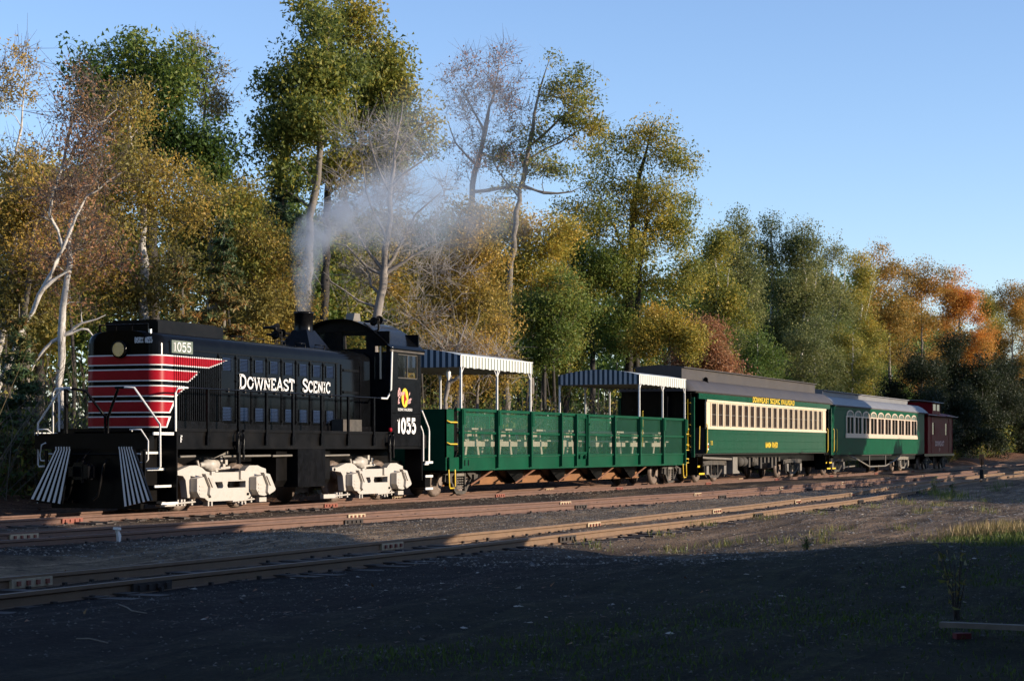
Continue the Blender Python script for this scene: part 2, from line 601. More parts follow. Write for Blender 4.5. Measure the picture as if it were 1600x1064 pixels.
# ground material: cinders, gravel, leaf litter and thin moss; shade is put into the cinder, sunlight into the soil
gm = bpy.data.materials.new('yard_ground')
gm.use_nodes = True
n_, l_ = gm.node_tree.nodes, gm.node_tree.links
bs = n_['Principled BSDF']
bs.inputs['Roughness'].default_value = .95
bs.inputs['Specular IOR Level'].default_value = .15
geo = n_.new('ShaderNodeNewGeometry')
sep = n_.new('ShaderNodeSeparateXYZ')
l_.new(geo.outputs['Position'], sep.inputs[0])


def g_noise(scale, det=6, rough=.65, stretch=None):
    t = n_.new('ShaderNodeTexNoise')
    t.inputs['Scale'].default_value = scale
    t.inputs['Detail'].default_value = det
    t.inputs['Roughness'].default_value = rough
    if stretch:
        mp = n_.new('ShaderNodeMapping')
        mp.inputs['Scale'].default_value = stretch
        l_.new(geo.outputs['Position'], mp.inputs[0])
        l_.new(mp.outputs[0], t.inputs['Vector'])
    else:
        l_.new(geo.outputs['Position'], t.inputs['Vector'])
    return t.outputs['Fac']


def g_ramp(src, stops):
    r = n_.new('ShaderNodeValToRGB')
    while len(r.color_ramp.elements) < len(stops):
        r.color_ramp.elements.new(.5)
    for e, (p, c) in zip(r.color_ramp.elements, stops):
        e.position = p
        e.color = (*c, 1) if hasattr(c, '__len__') else (c, c, c, 1)
    l_.new(src, r.inputs[0])
    return r.outputs[0]


def g_mix(f, a, b):
    m = n_.new('ShaderNodeMix')
    m.data_type = 'RGBA'
    l_.new(f, m.inputs['Factor'])
    l_.new(a, m.inputs[6])
    l_.new(b, m.inputs[7])
    return m.outputs[2]


def g_math(op, a, b):
    m = n_.new('ShaderNodeMath')
    m.operation = op
    m.use_clamp = op in ('MULTIPLY',)
    for i, x in enumerate((a, b)):
        if isinstance(x, (int, float)):
            m.inputs[i].default_value = x
        else:
            l_.new(x, m.inputs[i])
    return m.outputs[0]


def g_band(src, a, b, c, d, wob):
    """1 between b and c, falling to 0 at a and d, edges broken up by noise"""
    s2 = g_math('ADD', src, wob)
    up = n_.new('ShaderNodeMapRange')
    dn = n_.new('ShaderNodeMapRange')
    for m, (x, y) in ((up, (a, b)), (dn, (d, c))):
        l_.new(s2, m.inputs['Value'])
        m.inputs['From Min'].default_value = x
        m.inputs['From Max'].default_value = y
    return g_math('MULTIPLY', up.outputs[0], dn.outputs[0])


big = g_noise(.22, 5)
wob = g_math('MULTIPLY', g_math('SUBTRACT', g_noise(.45, 6), .5), 5.0)
fine = g_noise(26, 5, .7)
mid = g_noise(3.2, 8, .7)
streak = g_noise(1.0, 7, .6, (.16, 1.6, 1))
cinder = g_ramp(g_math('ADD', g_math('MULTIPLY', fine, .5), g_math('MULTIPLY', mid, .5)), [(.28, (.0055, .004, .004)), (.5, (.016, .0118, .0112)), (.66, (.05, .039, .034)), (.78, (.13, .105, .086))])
soil = g_ramp(g_math('ADD', g_math('MULTIPLY', fine, .45), g_math('MULTIPLY', streak, .55)), [(.3, (.03, .019, .012)), (.45, (.11, .073, .046)), (.57, (.22, .15, .096)), (.7, (.42, .31, .21))])
gravel = g_ramp(g_math('ADD', g_math('MULTIPLY', fine, .6), g_math('MULTIPLY', mid, .4)), [(.25, (.065, .044, .028)), (.5, (.18, .125, .078)), (.7, (.4, .295, .19))])
litter = g_ramp(g_math('ADD', g_math('MULTIPLY', fine, .5), g_math('MULTIPLY', mid, .5)), [(.3, (.04, .018, .01)), (.5, (.13, .06, .03)), (.7, (.24, .12, .06))])
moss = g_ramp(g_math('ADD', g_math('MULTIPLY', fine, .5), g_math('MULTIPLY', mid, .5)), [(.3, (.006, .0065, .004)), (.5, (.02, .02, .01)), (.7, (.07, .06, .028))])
Y, X = sep.outputs[1], sep.outputs[0]
c = g_mix(g_math('MULTIPLY', g_ramp(big, [(.4, .15), (.6, .6)]), g_band(X, 22, 30, 200, 300, wob)), cinder, soil)  # paler soil begins about at the shadow's edge, darker cinder fills the shaded side
c = g_mix(g_math('MULTIPLY', g_band(Y, -11.2, -9.8, -7.8, -6.6, g_math('MULTIPLY', wob, .5)), g_ramp(mid, [(.3, .35), (.5, 1.)])), c, gravel)
c = g_mix(g_math('MULTIPLY', g_band(X, 24, 31, 95, 120, wob), g_band(Y, -22, -20, -11.5, -10.5, wob)), c, soil)
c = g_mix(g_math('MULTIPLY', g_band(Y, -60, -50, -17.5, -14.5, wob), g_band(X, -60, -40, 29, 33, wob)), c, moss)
c = g_mix(g_band(Y, 2.4, 3.6, 400, 500, g_math('MULTIPLY', wob, .4)), c, litter)
ruts = g_noise(1.0, 4, .55, (.05, .9, 1))
rut = g_ramp(ruts, [(.44, 1.), (.5, 1.9), (.53, .75), (.6, 1.25)])
rm = n_.new('ShaderNodeMix')
rm.data_type = 'RGBA'
rm.blend_type = 'MULTIPLY'
rm.inputs['Factor'].default_value = 1.
l_.new(c, rm.inputs[6])
l_.new(rut, rm.inputs[7])
c = rm.outputs[2]
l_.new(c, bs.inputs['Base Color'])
bp = n_.new('ShaderNodeBump')
bp.inputs['Strength'].default_value = .9
bp.inputs['Distance'].default_value = .13
l_.new(g_math('ADD', g_math('MULTIPLY', fine, .6), mid), bp.inputs['Height'])
l_.new(bp.outputs[0], bs.inputs['Normal'])
me = fast_mesh('ground', verts, faces, smooth=True)
me.materials.append(gm)
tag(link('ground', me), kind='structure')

# --- tracks: rails on half buried ties
RP = [(-.036, 0), (.036, 0), (.036, -.035), (.012, -.05), (.012, -.12), (.07, -.138), (.07, -.155), (-.07, -.155), (-.07, -.138), (-.012, -.12), (-.012, -.05), (-.036, -.035)]


def railway(key, label, ext, mat, joints, tie_range, phase):
    P = PATHS[key]
    P = P[(P[:, 0] >= ext[0]) & (P[:, 0] <= ext[1])]
    root = thing('railway_track', label, 'railway track', (40, float(np.interp(40, P[:, 0], P[:, 1])), -.122), 'yard tracks')
    d = np.gradient(P, axis=0)
    d /= np.linalg.norm(d, axis=1)[:, None]
    nrm = np.stack([-d[:, 1], d[:, 0]], -1)
    for sg in (-1, 1):
        C = P + nrm * sg * .753
        mb = MB()
        k = len(RP)
        vs = [(C[i, 0] + nrm[i, 0] * u, C[i, 1] + nrm[i, 1] * u, w + .006 * math.sin(C[i, 0] * .5 + sg)) for i in range(len(C)) for u, w in RP]
        mb.add(vs, [(i * k + j, i * k + (j + 1) % k, (i + 1) * k + (j + 1) % k, (i + 1) * k + j) for i in range(len(C) - 1) for j in range(k)])
        mb.build('rail', mat, root)
        # joint bars
        for x, m in joints[sg]:
            y0 = float(np.interp(x, C[:, 0], C[:, 1]))
            sl = float(np.interp(x, P[:, 0], d[:, 1] / d[:, 0]))
            mb = MB()
            for s2 in (-1, 1):
                a, b = sorted((s2 * .014, s2 * .05))
                mb.prism([(x - .34, y0 - .34 * sl + a), (x + .34, y0 + .34 * sl + a), (x + .34, y0 + .34 * sl + b), (x - .34, y0 - .34 * sl + b)], 'z', -.125, -.028)
                for e in (-.24, -.08, .08, .24):
                    mb.box(x + e - .025, x + e + .025, y0 + e * sl + min(s2 * .05, s2 * .075), y0 + e * sl + max(s2 * .05, s2 * .075), -.1, -.05, 1)
            mb.build('joint_bar', [m, 'joint_rust' if m != 'joint_dark' else 'joint_dark'], root)
    # ties
    rgt = random.Random(int(key) + 3)
    base = None
    x = tie_range[0] + phase
    fx = MB()
    while x < tie_range[1]:
        y = float(np.interp(x, P[:, 0], P[:, 1]))
        if base is None:
            mb = MB().box(-.11, .11, -1.27, 1.27, -.17, 0)
            mb.box(-.112, .112, -.9, -.62, 0, .012)
            base = mb.mesh('tie', 'tie_wood')
        o = bpy.data.objects.new('tie', base)
        o.parent = root
        o.location = (x - root.location[0], y - root.location[1], rgt.uniform(-.03, .006))
        o.rotation_euler = (0, 0, rgt.uniform(-.05, .05))
        o.scale = (1, rgt.uniform(.95, 1.05), 1)
        COL.objects.link(o)
        for sg in (-1, 1):
            for s2 in (-1, 1):
                yy = y + sg * .753 + s2 * .085
                e = rgt.uniform(-.12, .12)
                if rgt.random() < .35:
                    continue
                fx.box(x + e - .022, x + e + .022, yy - .02, yy + .02, -.14, -.1 + rgt.uniform(-.012, .012))
        x += .53 + rgt.uniform(-.03, .03)
    tag(fx.build('spikes', 'joint_dark', root), kind='stuff')
    return root


def jl(xs, mats):
    return [(x, mats[i % len(mats)]) for i, x in enumerate(xs)]


railway('1', 'rusty track that the train stands on', (-75, 225), 'rail_rust',
        {-1: jl(np.arange(31.6, 200, 10.8), ['joint_rust']), 1: jl(np.arange(37.3, 200, 11.9), ['joint_cream'])}, (26, 78), 0)
railway('2', 'rusty middle track between the train and the nearest rails', (-55, 130), 'rail_rust',
        {-1: jl(np.arange(33.2, 125, 10.6), ['joint_dark']), 1: jl(np.arange(25.5, 125, 10.4), ['joint_cream'])}, (20, 76), .2)
railway('3', 'tan railed track nearest to the photographer', (-55, 150), 'rail_tan',
        {-1: jl(np.arange(16.9, 140, 11.4), ['joint_dark']), 1: jl(np.arange(16.9, 140, 8.3), ['joint_cream'])}, (10, 66), .1)

# --- loose stones, fallen leaves, wood chips, grass
OCT = np.array([(1, 0, -.3), (0, 1, -.3), (-1, 0, -.3), (0, -1, -.3), (.1, .1, .5)], float)     # lower half lies in the dirt
OF = np.array([(0, 1, 4), (1, 2, 4), (2, 3, 4), (3, 0, 4)])


def stones(name, mat, x, y, size, v, flat=1.):
    n = len(x)
    r = rg.uniform(.6, 1.4, (n, 5, 3))
    a = rg.uniform(0, 6.28, n)
    p = OCT[None] * r * size[:, None, None]
    p[:, 4, :2] += rg.normal(0, .35, (n, 2)) * size[:, None]
    p[..., 2] *= flat
    ca, sa = np.cos(a)[:, None], np.sin(a)[:, None]
    q = np.stack([p[..., 0] * ca - p[..., 1] * sa, p[..., 0] * sa + p[..., 1] * ca, p[..., 2]], -1)
    q += np.stack([x, y, gh(x, y) + size * .25 * flat], -1)[:, None]
    f = (np.arange(n)[:, None, None] * 5 + OF[None]).reshape(-1, 3)
    return tag(link(name, fast_mesh(name, q.reshape(-1, 3), f, np.repeat(v, 4), mat)), kind='stuff')


def scatter(n, x0, x1, y0, y1, near=1.0):
    u = rg.uniform(0, 1, n) ** near
    return x0 + (x1 - x0) * u, rg.uniform(y0, y1, n)


x1, y1 = scatter(24000, 22, 72, -17, 2.2, 1.2)
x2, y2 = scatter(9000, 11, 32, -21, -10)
x3, y3 = scatter(16000, 24, 62, -10.6, -6.9)
x = np.concatenate([x1, x2, x3])
y = np.concatenate([y1, y2, y3])
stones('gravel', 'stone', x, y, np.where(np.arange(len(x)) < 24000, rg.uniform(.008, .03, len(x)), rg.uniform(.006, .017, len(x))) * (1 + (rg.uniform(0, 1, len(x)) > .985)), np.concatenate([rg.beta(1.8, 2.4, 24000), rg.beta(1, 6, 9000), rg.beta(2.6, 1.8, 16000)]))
x, y = scatter(1500, 32, 62, -18.5, -12.6)
k = np.exp(-((x - 46) / 9) ** 2) > rg.uniform(0, 1, 1500) * 1.1
xa, ya = scatter(70, 14, 30, -20, -12)
x, y = np.concatenate([x[k], xa]), np.concatenate([y[k], ya])
stones('bark_debris', 'litter_white', x, y, rg.uniform(.015, .05, len(x)), rg.uniform(0, 1, len(x)), .3)


def cards(name, mat, c, d, up, ln, wd_, v, bend=0.):
    """diamond shaped leaves or blades: centre c, long axis d, side axis up"""
    p0 = c - d * (ln / 2)[:, None]
    p2 = c + d * (ln / 2)[:, None]
    s = up * (wd_ / 2)[:, None]
    q = np.stack([p0 - s, p2 - s * .1, p0 * .45 + p2 * .55 + s * 1.1], 1).reshape(-1, 3)
    return fast_mesh(name, q, np.arange(len(c) * 3).reshape(-1, 3), v, mat)


def unit(n, rng):
    a = rng.normal(0, 1, (n, 3))
    return a / np.linalg.norm(a, axis=1)[:, None]


def ground_leaves(name, n, x0, x1, y0, y1, mat, lo, hi):
    x, y = scatter(n, x0, x1, y0, y1, 1.3)
    d = unit(n, rg) * (1, 1, .25)
    d /= np.linalg.norm(d, axis=1)[:, None]
    s = np.cross(d, (0, 0, 1.))
    c = np.stack([x, y, gh(x, y) + .015], -1)
    l = rg.uniform(lo, hi, n)
    return tag(link(name, cards(name, mat, c, d, s, l, l * .6, rg.uniform(0, 1, n))), kind='stuff')


ground_leaves('fallen_leaves', 14000, 26, 120, 2.6, 9.5, 'fallen', .06, .14)
ground_leaves('fallen_leaves', 2600, 13, 75, -20, 2.4, 'fallen', .035, .085)


def grass(name, n, xy, hmin, hmax, vlo, vhi):
    x, y = xy
    n = len(x)
    h = rg.uniform(hmin, hmax, n)
    d = np.stack([rg.normal(0, .35, n), rg.normal(0, .35, n), np.ones(n)], -1)
    d /= np.linalg.norm(d, axis=1)[:, None]
    a = rg.uniform(0, 6.28, n)
    s = np.stack([np.cos(a), np.sin(a), 0 * a], -1)
    c = np.stack([x, y, gh(x, y)], -1) + d * (h / 2)[:, None]
    return tag(link(name, cards(name, 'grass_blade', c, d, s, h, .008 + .01 * rg.uniform(0, 1, n), rg.uniform(vlo, vhi, n))), kind='stuff')


def clumped(n, x0, x1, y0, y1, k, sig):
    cx, cy = rg.uniform(x0, x1, k), rg.uniform(y0, y1, k)
    i = rg.integers(0, k, n)
    return cx[i] + rg.normal(0, sig, n), cy[i] + rg.normal(0, sig, n)


def fgrass(n, x0, x1, edge, k, sig):
    """clumps to the right of the line y = edge(x)"""
    cx = rg.uniform(x0, x1, k)
    cy = edge(cx) - rg.uniform(0, 1, k) ** 1.5 * 5.5
    i = rg.integers(0, k, n)
    return cx[i] + rg.normal(0, sig, n), cy[i] + rg.normal(0, sig, n)


grass('grass', 0, fgrass(13000, 11, 27, lambda x: -15.2 - .2 * x, 150, .45), .02, .06, .0, .3)
grass('grass', 0, (lambda q: (q, -17.7 + .2 * (q - 32) + .5 * np.sin(q * 3.1) * np.sin(q * 1.3) - rg.uniform(0, 1, 7000) ** .8 * 3.6))(rg.uniform(25.8, 31.5, 7000)), .03, .13, .12, .5)
grass('dry_grass', 0, clumped(3600, 30, 33.5, -20.5, -17.9, 40, .2), .08, .32, .72, 1.)
grass('grass', 0, clumped(1500, 26, 60, -16.5, -12.6, 26, .14), .05, .2, .2, .9)
grass('weeds', 0, clumped(700, 55, 72, -14.5, -11, 8, .2), .1, .4, .05, .4)

# ================================================================ unseen shed added at the photographer's right, its outline shaped for the yard shadow
q_ = (-math.sin(R(SUN_AL)), math.cos(R(SUN_AL)))            # the way the light travels
e_ = (math.cos(R(SUN_AL)), math.sin(R(SUN_AL)))


def shed_pt(p, q, z):
    return (p * e_[0] + q * q_[0], p * e_[1] + q * q_[1], z)


SH = thing('shadow_shed', 'unseen board shed added beside the yard, its overhang shaped to cast the shadow', 'shed', (*shed_pt(5, -34, 0)[:2], -.2))


def shed_prism(name, poly, qa, qb, mat):
    mb = MB()
    n = len(poly)
    vs = [shed_pt(p, qa, z) for p, z in poly] + [shed_pt(p, qb, z) for p, z in poly]
    mb.add(vs, [tuple(range(n)), tuple(range(2 * n - 1, n - 1, -1))] + [(i, i + n, (i + 1) % n + n, (i + 1) % n) for i in range(n)])
    return mb.build(name, mat, SH)


SHEDQ = -28.0
TAN = math.tan(R(SUN_EL))


def edge_pt(s, t, z=-.05):
    """where the ray to a measured point of the shadow's edge passes the shed's front"""
    p = s * e_[0] + t * e_[1]
    q = s * q_[0] + t * q_[1]
    return p, z + (q - SHEDQ) * TAN


EDGE = [edge_pt(*a) for a in ((26.95, -17.7, -.2), (26.5, -12.4, 0), (26.6, -11.2, 0), (28.6, -7.2, 0), (29.3, -4.9, 0), (30.6, -.7, 0))]
shed_prism('wall', [(-22, -.3), (EDGE[0][0], -.3), (EDGE[0][0], EDGE[0][1]), (EDGE[1][0], EDGE[1][1]), (-22, EDGE[1][1])], SHEDQ - 9, SHEDQ, 'shed_board')
pe, ze = EDGE[-1]
roofp = [(-23, EDGE[1][1] + .004), (EDGE[1][0], EDGE[1][1] + .004)] + EDGE[2:] + [(pe + .9, ze + .35), (pe + .9, ze + .6), (18, ze + 2.6), (5, ze + 4.2), (-23, ze + 2.0)]
shed_prism('roof', roofp, SHEDQ - 1.2, SHEDQ + .001, 'shed_board')
shed_prism('roof', [(-23, EDGE[1][1] + .006), (20, EDGE[1][1] + .006), (18, ze + 2.58), (5, ze + 4.18), (-23, ze + 1.98)], SHEDQ - 9.5, SHEDQ - 1.21, 'roof_grey')

# ================================================================ small things lying about the yard
def on_ground(x, y):
    return float(gh(np.array([x]), np.array([y]))[0])


mb = MB()
a, b = np.array((15.03, -20.69)), np.array((14.95, -21.75))
d = (b - a) / np.linalg.norm(b - a)
s = np.array((-d[1], d[0])) * .045
z0 = on_ground(*a) + .05
vs = [(*(a - s), z0), (*(b - s), z0), (*(b + s), z0), (*(a + s), z0)]
vs = vs + [(x, y, z + .04) for x, y, z in vs]
mb.add(vs, [(0, 3, 2, 1), (4, 5, 6, 7), (0, 1, 5, 4), (1, 2, 6, 5), (2, 3, 7, 6), (3, 0, 4, 7)])
tag(mb.build('plank', 'old_wood', None, (*a, z0)), 'pale sawn wooden plank lying on the ground at the right edge', 'plank')
mb = MB()
x, y = 14.78, -20.9
mb.prism([(x, y), (x + .04, y - .06), (x + .09, y - .03), (x + .07, y + .04), (x + .02, y + .08), (x - .03, y + .04)], 'z', on_ground(x, y), on_ground(x, y) + .045)
tag(mb.build('red_scrap', 'red_dull', None, (14.78, -20.9, -.15)), 'small red scrap lying on the ground beside the pale plank', 'scrap')
zs = on_ground(14.3, -13.8) + .03
mb = MB().tube([(14.57, -13.45, zs + .02), (14.4, -13.66, zs + .01), (14.24, -13.81, zs), (14.08, -14.07, zs)], [.005, .006, .006, .004], 5)
tag(mb.build('stick', 'old_wood', None, (14.3, -13.8, zs)), 'thin pale curved stick lying on dark ground at lower left', 'stick')
zs = on_ground(11.9, -14.5) + .02
mb = MB().tube([(12.1, -14.75, zs), (11.98, -14.95, zs + .02), (11.93, -15.15, zs)], .005, 5)
tag(mb.build('stick', 'old_wood', None, (11.9, -14.5, zs)), 'short pale twig lying on dark ground at the bottom, below the stick', 'stick')
x, y = 25.6, -5.95
z = on_ground(x, y)
mb = MB().prism([(x - .02, z), (x + .03, z), (x + .05, z + .1), (x - .02, z + .2), (x - .07, z + .21), (x - .03, z + .1)], 'y', y - .02, y + .02)
mb.prism([(x - .08, z + .2), (x, z + .19), (x, z + .23), (x - .07, z + .24)], 'y', y - .05, y + .05)
tag(mb.build('marker_stake', 'white_paint', None, (x, y, z)), 'small bent white stake beside the middle track in shadow', 'stake')
# switch stand
x, y = 90.0, -9.3
z = on_ground(x, y)
st = thing('switch_stand', 'black switch stand with small orange target in the far shade', 'switch stand', (x, y, z))
mb = MB().box(x - .2, x + .2, y - .3, y + .3, z, z + .08)
mb.prism([(x - .12, z + .08), (x + .12, z + .08), (x + .05, z + .5), (x - .05, z + .5)], 'y', y - .08, y + .08)
mb.tube([(x, y, z + .6), (x, y, z + 1.0)], .03, 6)
mb.build('stand', 'black_dull', st)
mb = MB()
mb.lathe([(.01, -.01), (.13, -.01), (.13, .01), (.01, .01)], (x, y, z + 1.0), 'x', 12)
mb.box(x - .02, x + .02, y - .1, y + .1, z + .72, z + 1.2)
mb.build('target', 'rust_orange', st)


def weed(x, y, h, n, label, v0, v1, seed):
    r = np.random.default_rng(seed)
    z = on_ground(x, y)
    t = thing('weed', label, 'weed', (x, y, z), 'weeds in the yard')
    mb = MB()
    C = []
    for i in range(n):
        a, l = r.uniform(0, 6.28), r.uniform(.08, .3) * h
        top = (x + l * math.cos(a), y + l * math.sin(a), z + h * r.uniform(.6, 1.))
        m = (x + .4 * l * math.cos(a), y + .4 * l * math.sin(a), z + .5 * (top[2] - z))
        mb.tube([(x + .02 * r.normal(), y + .02 * r.normal(), z), m, top], [.008, .006, .002], 4)
        for k in range(9):
            u = r.uniform(.25, 1)
            C.append([x + (top[0] - x) * u, y + (top[1] - y) * u, z + (top[2] - z) * u])
    mb.build('stems', 'tie_wood', t)
    C = np.array(C) + r.normal(0, .025, (len(C), 3))
    l = r.uniform(.04, .11, len(C))
    me = cards('leaves', 'grass_blade', C - np.array((x, y, z)), unit(len(C), r), unit(len(C), r), l, l * .4, r.uniform(v0, v1, len(C)))
    link('leaves', me, t)


weed(16.6, -20.55, .75, 9, 'tall dark dock weed standing in shade near the pale plank', .5, .9, 1)
weed(26.9, -16.7, .17, 6, 'small green weed at the sunlit edge of the shadow', .05, .5, 2)
weed(61.0, -12.9, .45, 8, 'bushy green weed on the sunny dirt right of the nearest rails', .05, .4, 3)
weed(63.5, -11.9, .55, 8, 'taller green weed on the dirt close to the curving rails', .05, .4, 4)

# ================================================================ locomotive
LOCO = thing('locomotive', 'black diesel switcher locomotive with red and white nose stripes', 'locomotive', (40, 0, 0))


def hood_loft(sections, shape):
    mb = MB()
    n = len(shape)
    vs, fs = [], []
    for s_, hw in sections:
        vs += [(s_, t / .95 * hw, z) for t, z in shape]
    for i in range(len(sections) - 1):
        fs += [(i * n + j, i * n + j + 1, (i + 1) * n + j + 1, (i + 1) * n + j) for j in range(n - 1)]
    mb.add(vs, fs, 0, True)
    mb.add(vs[:n], [tuple(range(n))])
    return mb


half = [(.95, 1.7), (.95, 3.56), (.93, 3.66), (.87, 3.74), (.76, 3.795), (.5, 3.83), (0, 3.85)]
shape = [(-t, z) for t, z in half] + [(t, z) for t, z in half[::-1][1:]]
CR = .3
secs = [(34.72 - CR * math.sin(R(a)), .95 - CR * (1 - math.cos(R(a)))) for a in (90, 75, 60, 45, 30, 15, 0)] + [(44.33, .95)]
hood_loft(secs, shape).build('hood', 'black_gloss', LOCO)


def nose_path(off, near0):
    """walk round the nose from the camera side to the far side"""
    p = [(near0, -.95 - off)]
    for a in range(0, 91, 10):
        p.append((34.72 - (CR + off) * math.sin(R(a)), -.65 - (CR + off) * math.cos(R(a))))
    q = [(s_, -t) for s_, t in p[::-1]]
    return p + q


def stripe(name, zt, zb, st, sb, mat, off):
    a, b = nose_path(off, st), nose_path(off, sb)
    mb = MB()
    n = len(a)
    mb.add([(s_, t, zt) for s_, t in a] + [(s_, t, zb) for s_, t in b], [(i, i + 1, n + i + 1, n + i) for i in range(n - 1)], 0, True)
    return mb.build(name, mat, LOCO)


for zt, zb, st, sb in ((3.30, 3.125, 37.10, 36.36), (2.995, 2.79, 35.93, 35.54), (2.655, 2.465, 35.40, 35.03), (2.33, 2.12, 34.98, 34.82), (2.0, 1.81, 34.80, 34.70)):
    k = (st - sb) / (zt - zb)
    stripe('white_stripe', zt + .026, zb - .026, st + .026 * k + .09, sb - .026 * k + .06, 'print_white', .006)
    stripe('red_stripe', zt, zb, st, sb, 'red_paint', .011)

# nose fittings
mb = MB().lathe([(.175, .12), (.19, .02), (.185, -.1), (.155, -.12), (.15, -.06)], (34.42, -.02, 3.44), 'x', 24)
mb.build('headlight_housing', 'black_gloss', LOCO)
MB().lathe([(.001, .05), (.06, .045), (.11, .015), (.152, -.085)], (34.40, -.02, 3.44), 'x', 24).build('headlight_reflector', 'chrome', LOCO)
MB().lathe([(.001, .0), (.045, -.04), (.001, -.08)], (34.42, -.02, 3.44), 'x', 12).build('headlight_bulb', 'print_white', LOCO)
mb = MB()
lettering(mb, 'DSRX 1055', lambda u, v: (34.408, -.37 - u, 3.57 + v), .12, w=.2, xs=.56, gap=.1)
mb.build('nose_lettering', 'print_white', LOCO)
mb = MB().box(34.87, 35.70, -.992, -.94, 3.375, 3.645)
nb = mb.build('number_board', 'board_green', LOCO)
mb = MB()
L0 = lettering(MB(), '1055', lambda u, v: (0, 0, 0), .2, xs=1)
lettering(mb, '1055', lambda u, v: (34.93 + u, -.996, 3.41 + v), .2, w=.13, xs=.72 / L0)
mb.build('numerals', 'print_white', nb)
MB().tube([(34.5, -.7, 3.78), (34.5, -.7, 3.86)], .035, 8).build('marker_lamp', 'chrome', LOCO)
# radiator hatch on the roof with its grab rails
mb = MB().box(34.85, 37.5, -.66, .66, 3.8, 4.06)
mb.box(34.95, 37.4, -.56, .56, 4.06, 4.1)
mb.build('roof_hatch', 'black_dull', LOCO)
mb = MB()
for t in (-.6, -.2, .2, .6):
    mb.box(34.53, 34.56, t - .02, t + .02, 3.8, 3.97)
mb.tube([(34.545, -.62, 3.97), (34.545, .62, 3.97)], .018)
mb.build('roof_rail', 'black_paint', LOCO)
mb = MB()
for x in np.arange(37.9, 42.0, 1.0):
    mb.tube([(x, -.62, 3.8), (x, -.62, 3.9), (x + .5, -.62, 3.9), (x + .5, -.62, 3.8)], .014)
mb.build('roof_grab_iron', 'black_paint', LOCO)
# hood side: radiator shutters, door frames with rivets, louvres
STRIPES = ((3.30, 3.125, 37.10, 36.36), (2.995, 2.79, 35.93, 35.54), (2.655, 2.465, 35.40, 35.03))
for x in np.arange(35.0, 36.95, .085):
    mb = MB()
    zs = [1.95]
    for zt, zb, st, sb in STRIPES[::-1]:
        cut = lambda z: sb + (st - sb) * (z - zb) / (zt - zb) > x + .02
        if cut(zt):
            lo = zb if cut(zb) else zb + (zt - zb) * (x - sb) / (st - sb)
            for za, zz, m in ((lo - .026, lo, 2), (lo, zt, 1), (zt, zt + .026, 2)):
                mb.box(x, x + .04, -.978, -.955, za, zz, m)
            mb.box(x, x + .04, -.978, -.955, zs[-1], lo - .026, 0)
            zs.append(zt + .026)
    if zs[-1] < 3.32:
        mb.box(x, x + .04, -.978, -.955, zs[-1], 3.33, 0)
    mb.build('shutter_rib', ['black_paint', 'red_paint', 'print_white'], LOCO)
mb = MB().box(34.98, 37.0, -.978, -.949, 1.76, 1.93)
mb.box(34.98, 42.5, -.965, -.949, 3.44, 3.47)
mb.box(37.0, 44.3, -.972, -.949, 1.72, 1.9)
mb.build('hood_sill', 'black_paint', LOCO)
LV = [36.98, 37.72, 38.41, 39.10, 39.80, 40.50, 41.18, 41.86]
mb = MB()
for x in [v - .15 for v in LV] + [42.38]:
    mb.box(x - .035, x + .035, -.968, -.949, 1.9, 3.44)
    for z in np.arange(1.98, 3.4, .085):
        mb.box(x - .009, x + .009, -.977, -.968, z - .009, z + .009)
mb.build('door_frame', 'black_paint', LOCO)
for x in LV:
    for z0, z1 in ((3.08, 3.36), (1.96, 2.26)):
        mb = MB()
        n = 9
        for i in range(n):
            z = z0 + (z1 - z0) * (i + .1) / n
            d = (z1 - z0) / n
            mb.add([(x, -.953, z + d), (x + .37, -.953, z + d), (x + .37, -.967, z + .12 * d), (x, -.967, z + .12 * d)], [(0, 1, 2, 3)])
        for a in (x - .02, x + .37):
            mb.box(a, a + .02, -.972, -.95, z0 - .01, z1 + .01)
        mb.build('louvre', 'louvre_paint', LOCO)
for x in LV:
    for z in (1.97, 2.86, 3.38):
        MB().box(x - .19, x - .08, -.986, -.966, z - .02, z + .02).build('hinge', 'black_paint', LOCO)
    MB().box(x + .2, x + .24, -.99, -.95, 2.6, 2.68).build('latch', 'frame_grey', LOCO)
mb = MB()
for z in (2.0, 2.75, 3.3):
    mb.box(42.75, 43.6, -.975, -.95, z - .03, z + .03)
for x in (42.62, 43.66):
    mb.box(x, x + .05, -.97, -.949, 1.9, 3.44)
    for z in np.arange(1.98, 3.4, .08):
        mb.box(x + .016, x + .034, -.979, -.97, z - .009, z + .009)
mb.build('rear_hood_door', 'black_paint', LOCO)
MB().box(42.1, 43.1, -1.3, -.98, 1.765, 2.06).build('sand_box', 'frame_grey', LOCO)
side_text('hood_lettering', 'DOWNEAST', 37.66, -.982, 2.70, .268, 'print_white', LOCO, length=2.58, w=.175, gap=.05, big=1.17)
side_text('hood_lettering', 'SCENIC', 40.62, -.982, 2.70, .268, 'print_white', LOCO, length=1.42, w=.175, gap=.05, big=1.17)

# frame, deck
mb = MB().box(34.3, 46.2, -1.46, -1.40, 1.34, 1.76)
mb.box(34.3, 46.2, 1.40, 1.46, 1.34, 1.76)
mb.box(34.3, 46.2, -.6, .6, .95, 1.6)
mb.box(34.28, 46.22, -1.485, -1.46, 1.33, 1.37)
mb.build('frame', 'black_dull', LOCO)
mb = MB().box(34.3, 46.2, -1.49, 1.49, 1.70, 1.765)
mb.box(33.5, 34.35, -1.1, 1.1, 1.58, 1.66)
mb.build('walkway', 'black_dull', LOCO)
mb = MB()
mb.box(33.42, 33.6, -1.38, 1.45, 1.33, 1.655)
mb.box(33.45, 33.6, -1.15, 1.05, .1, 1.33)
mb.build('front_end_sill', 'black_dull', LOCO)
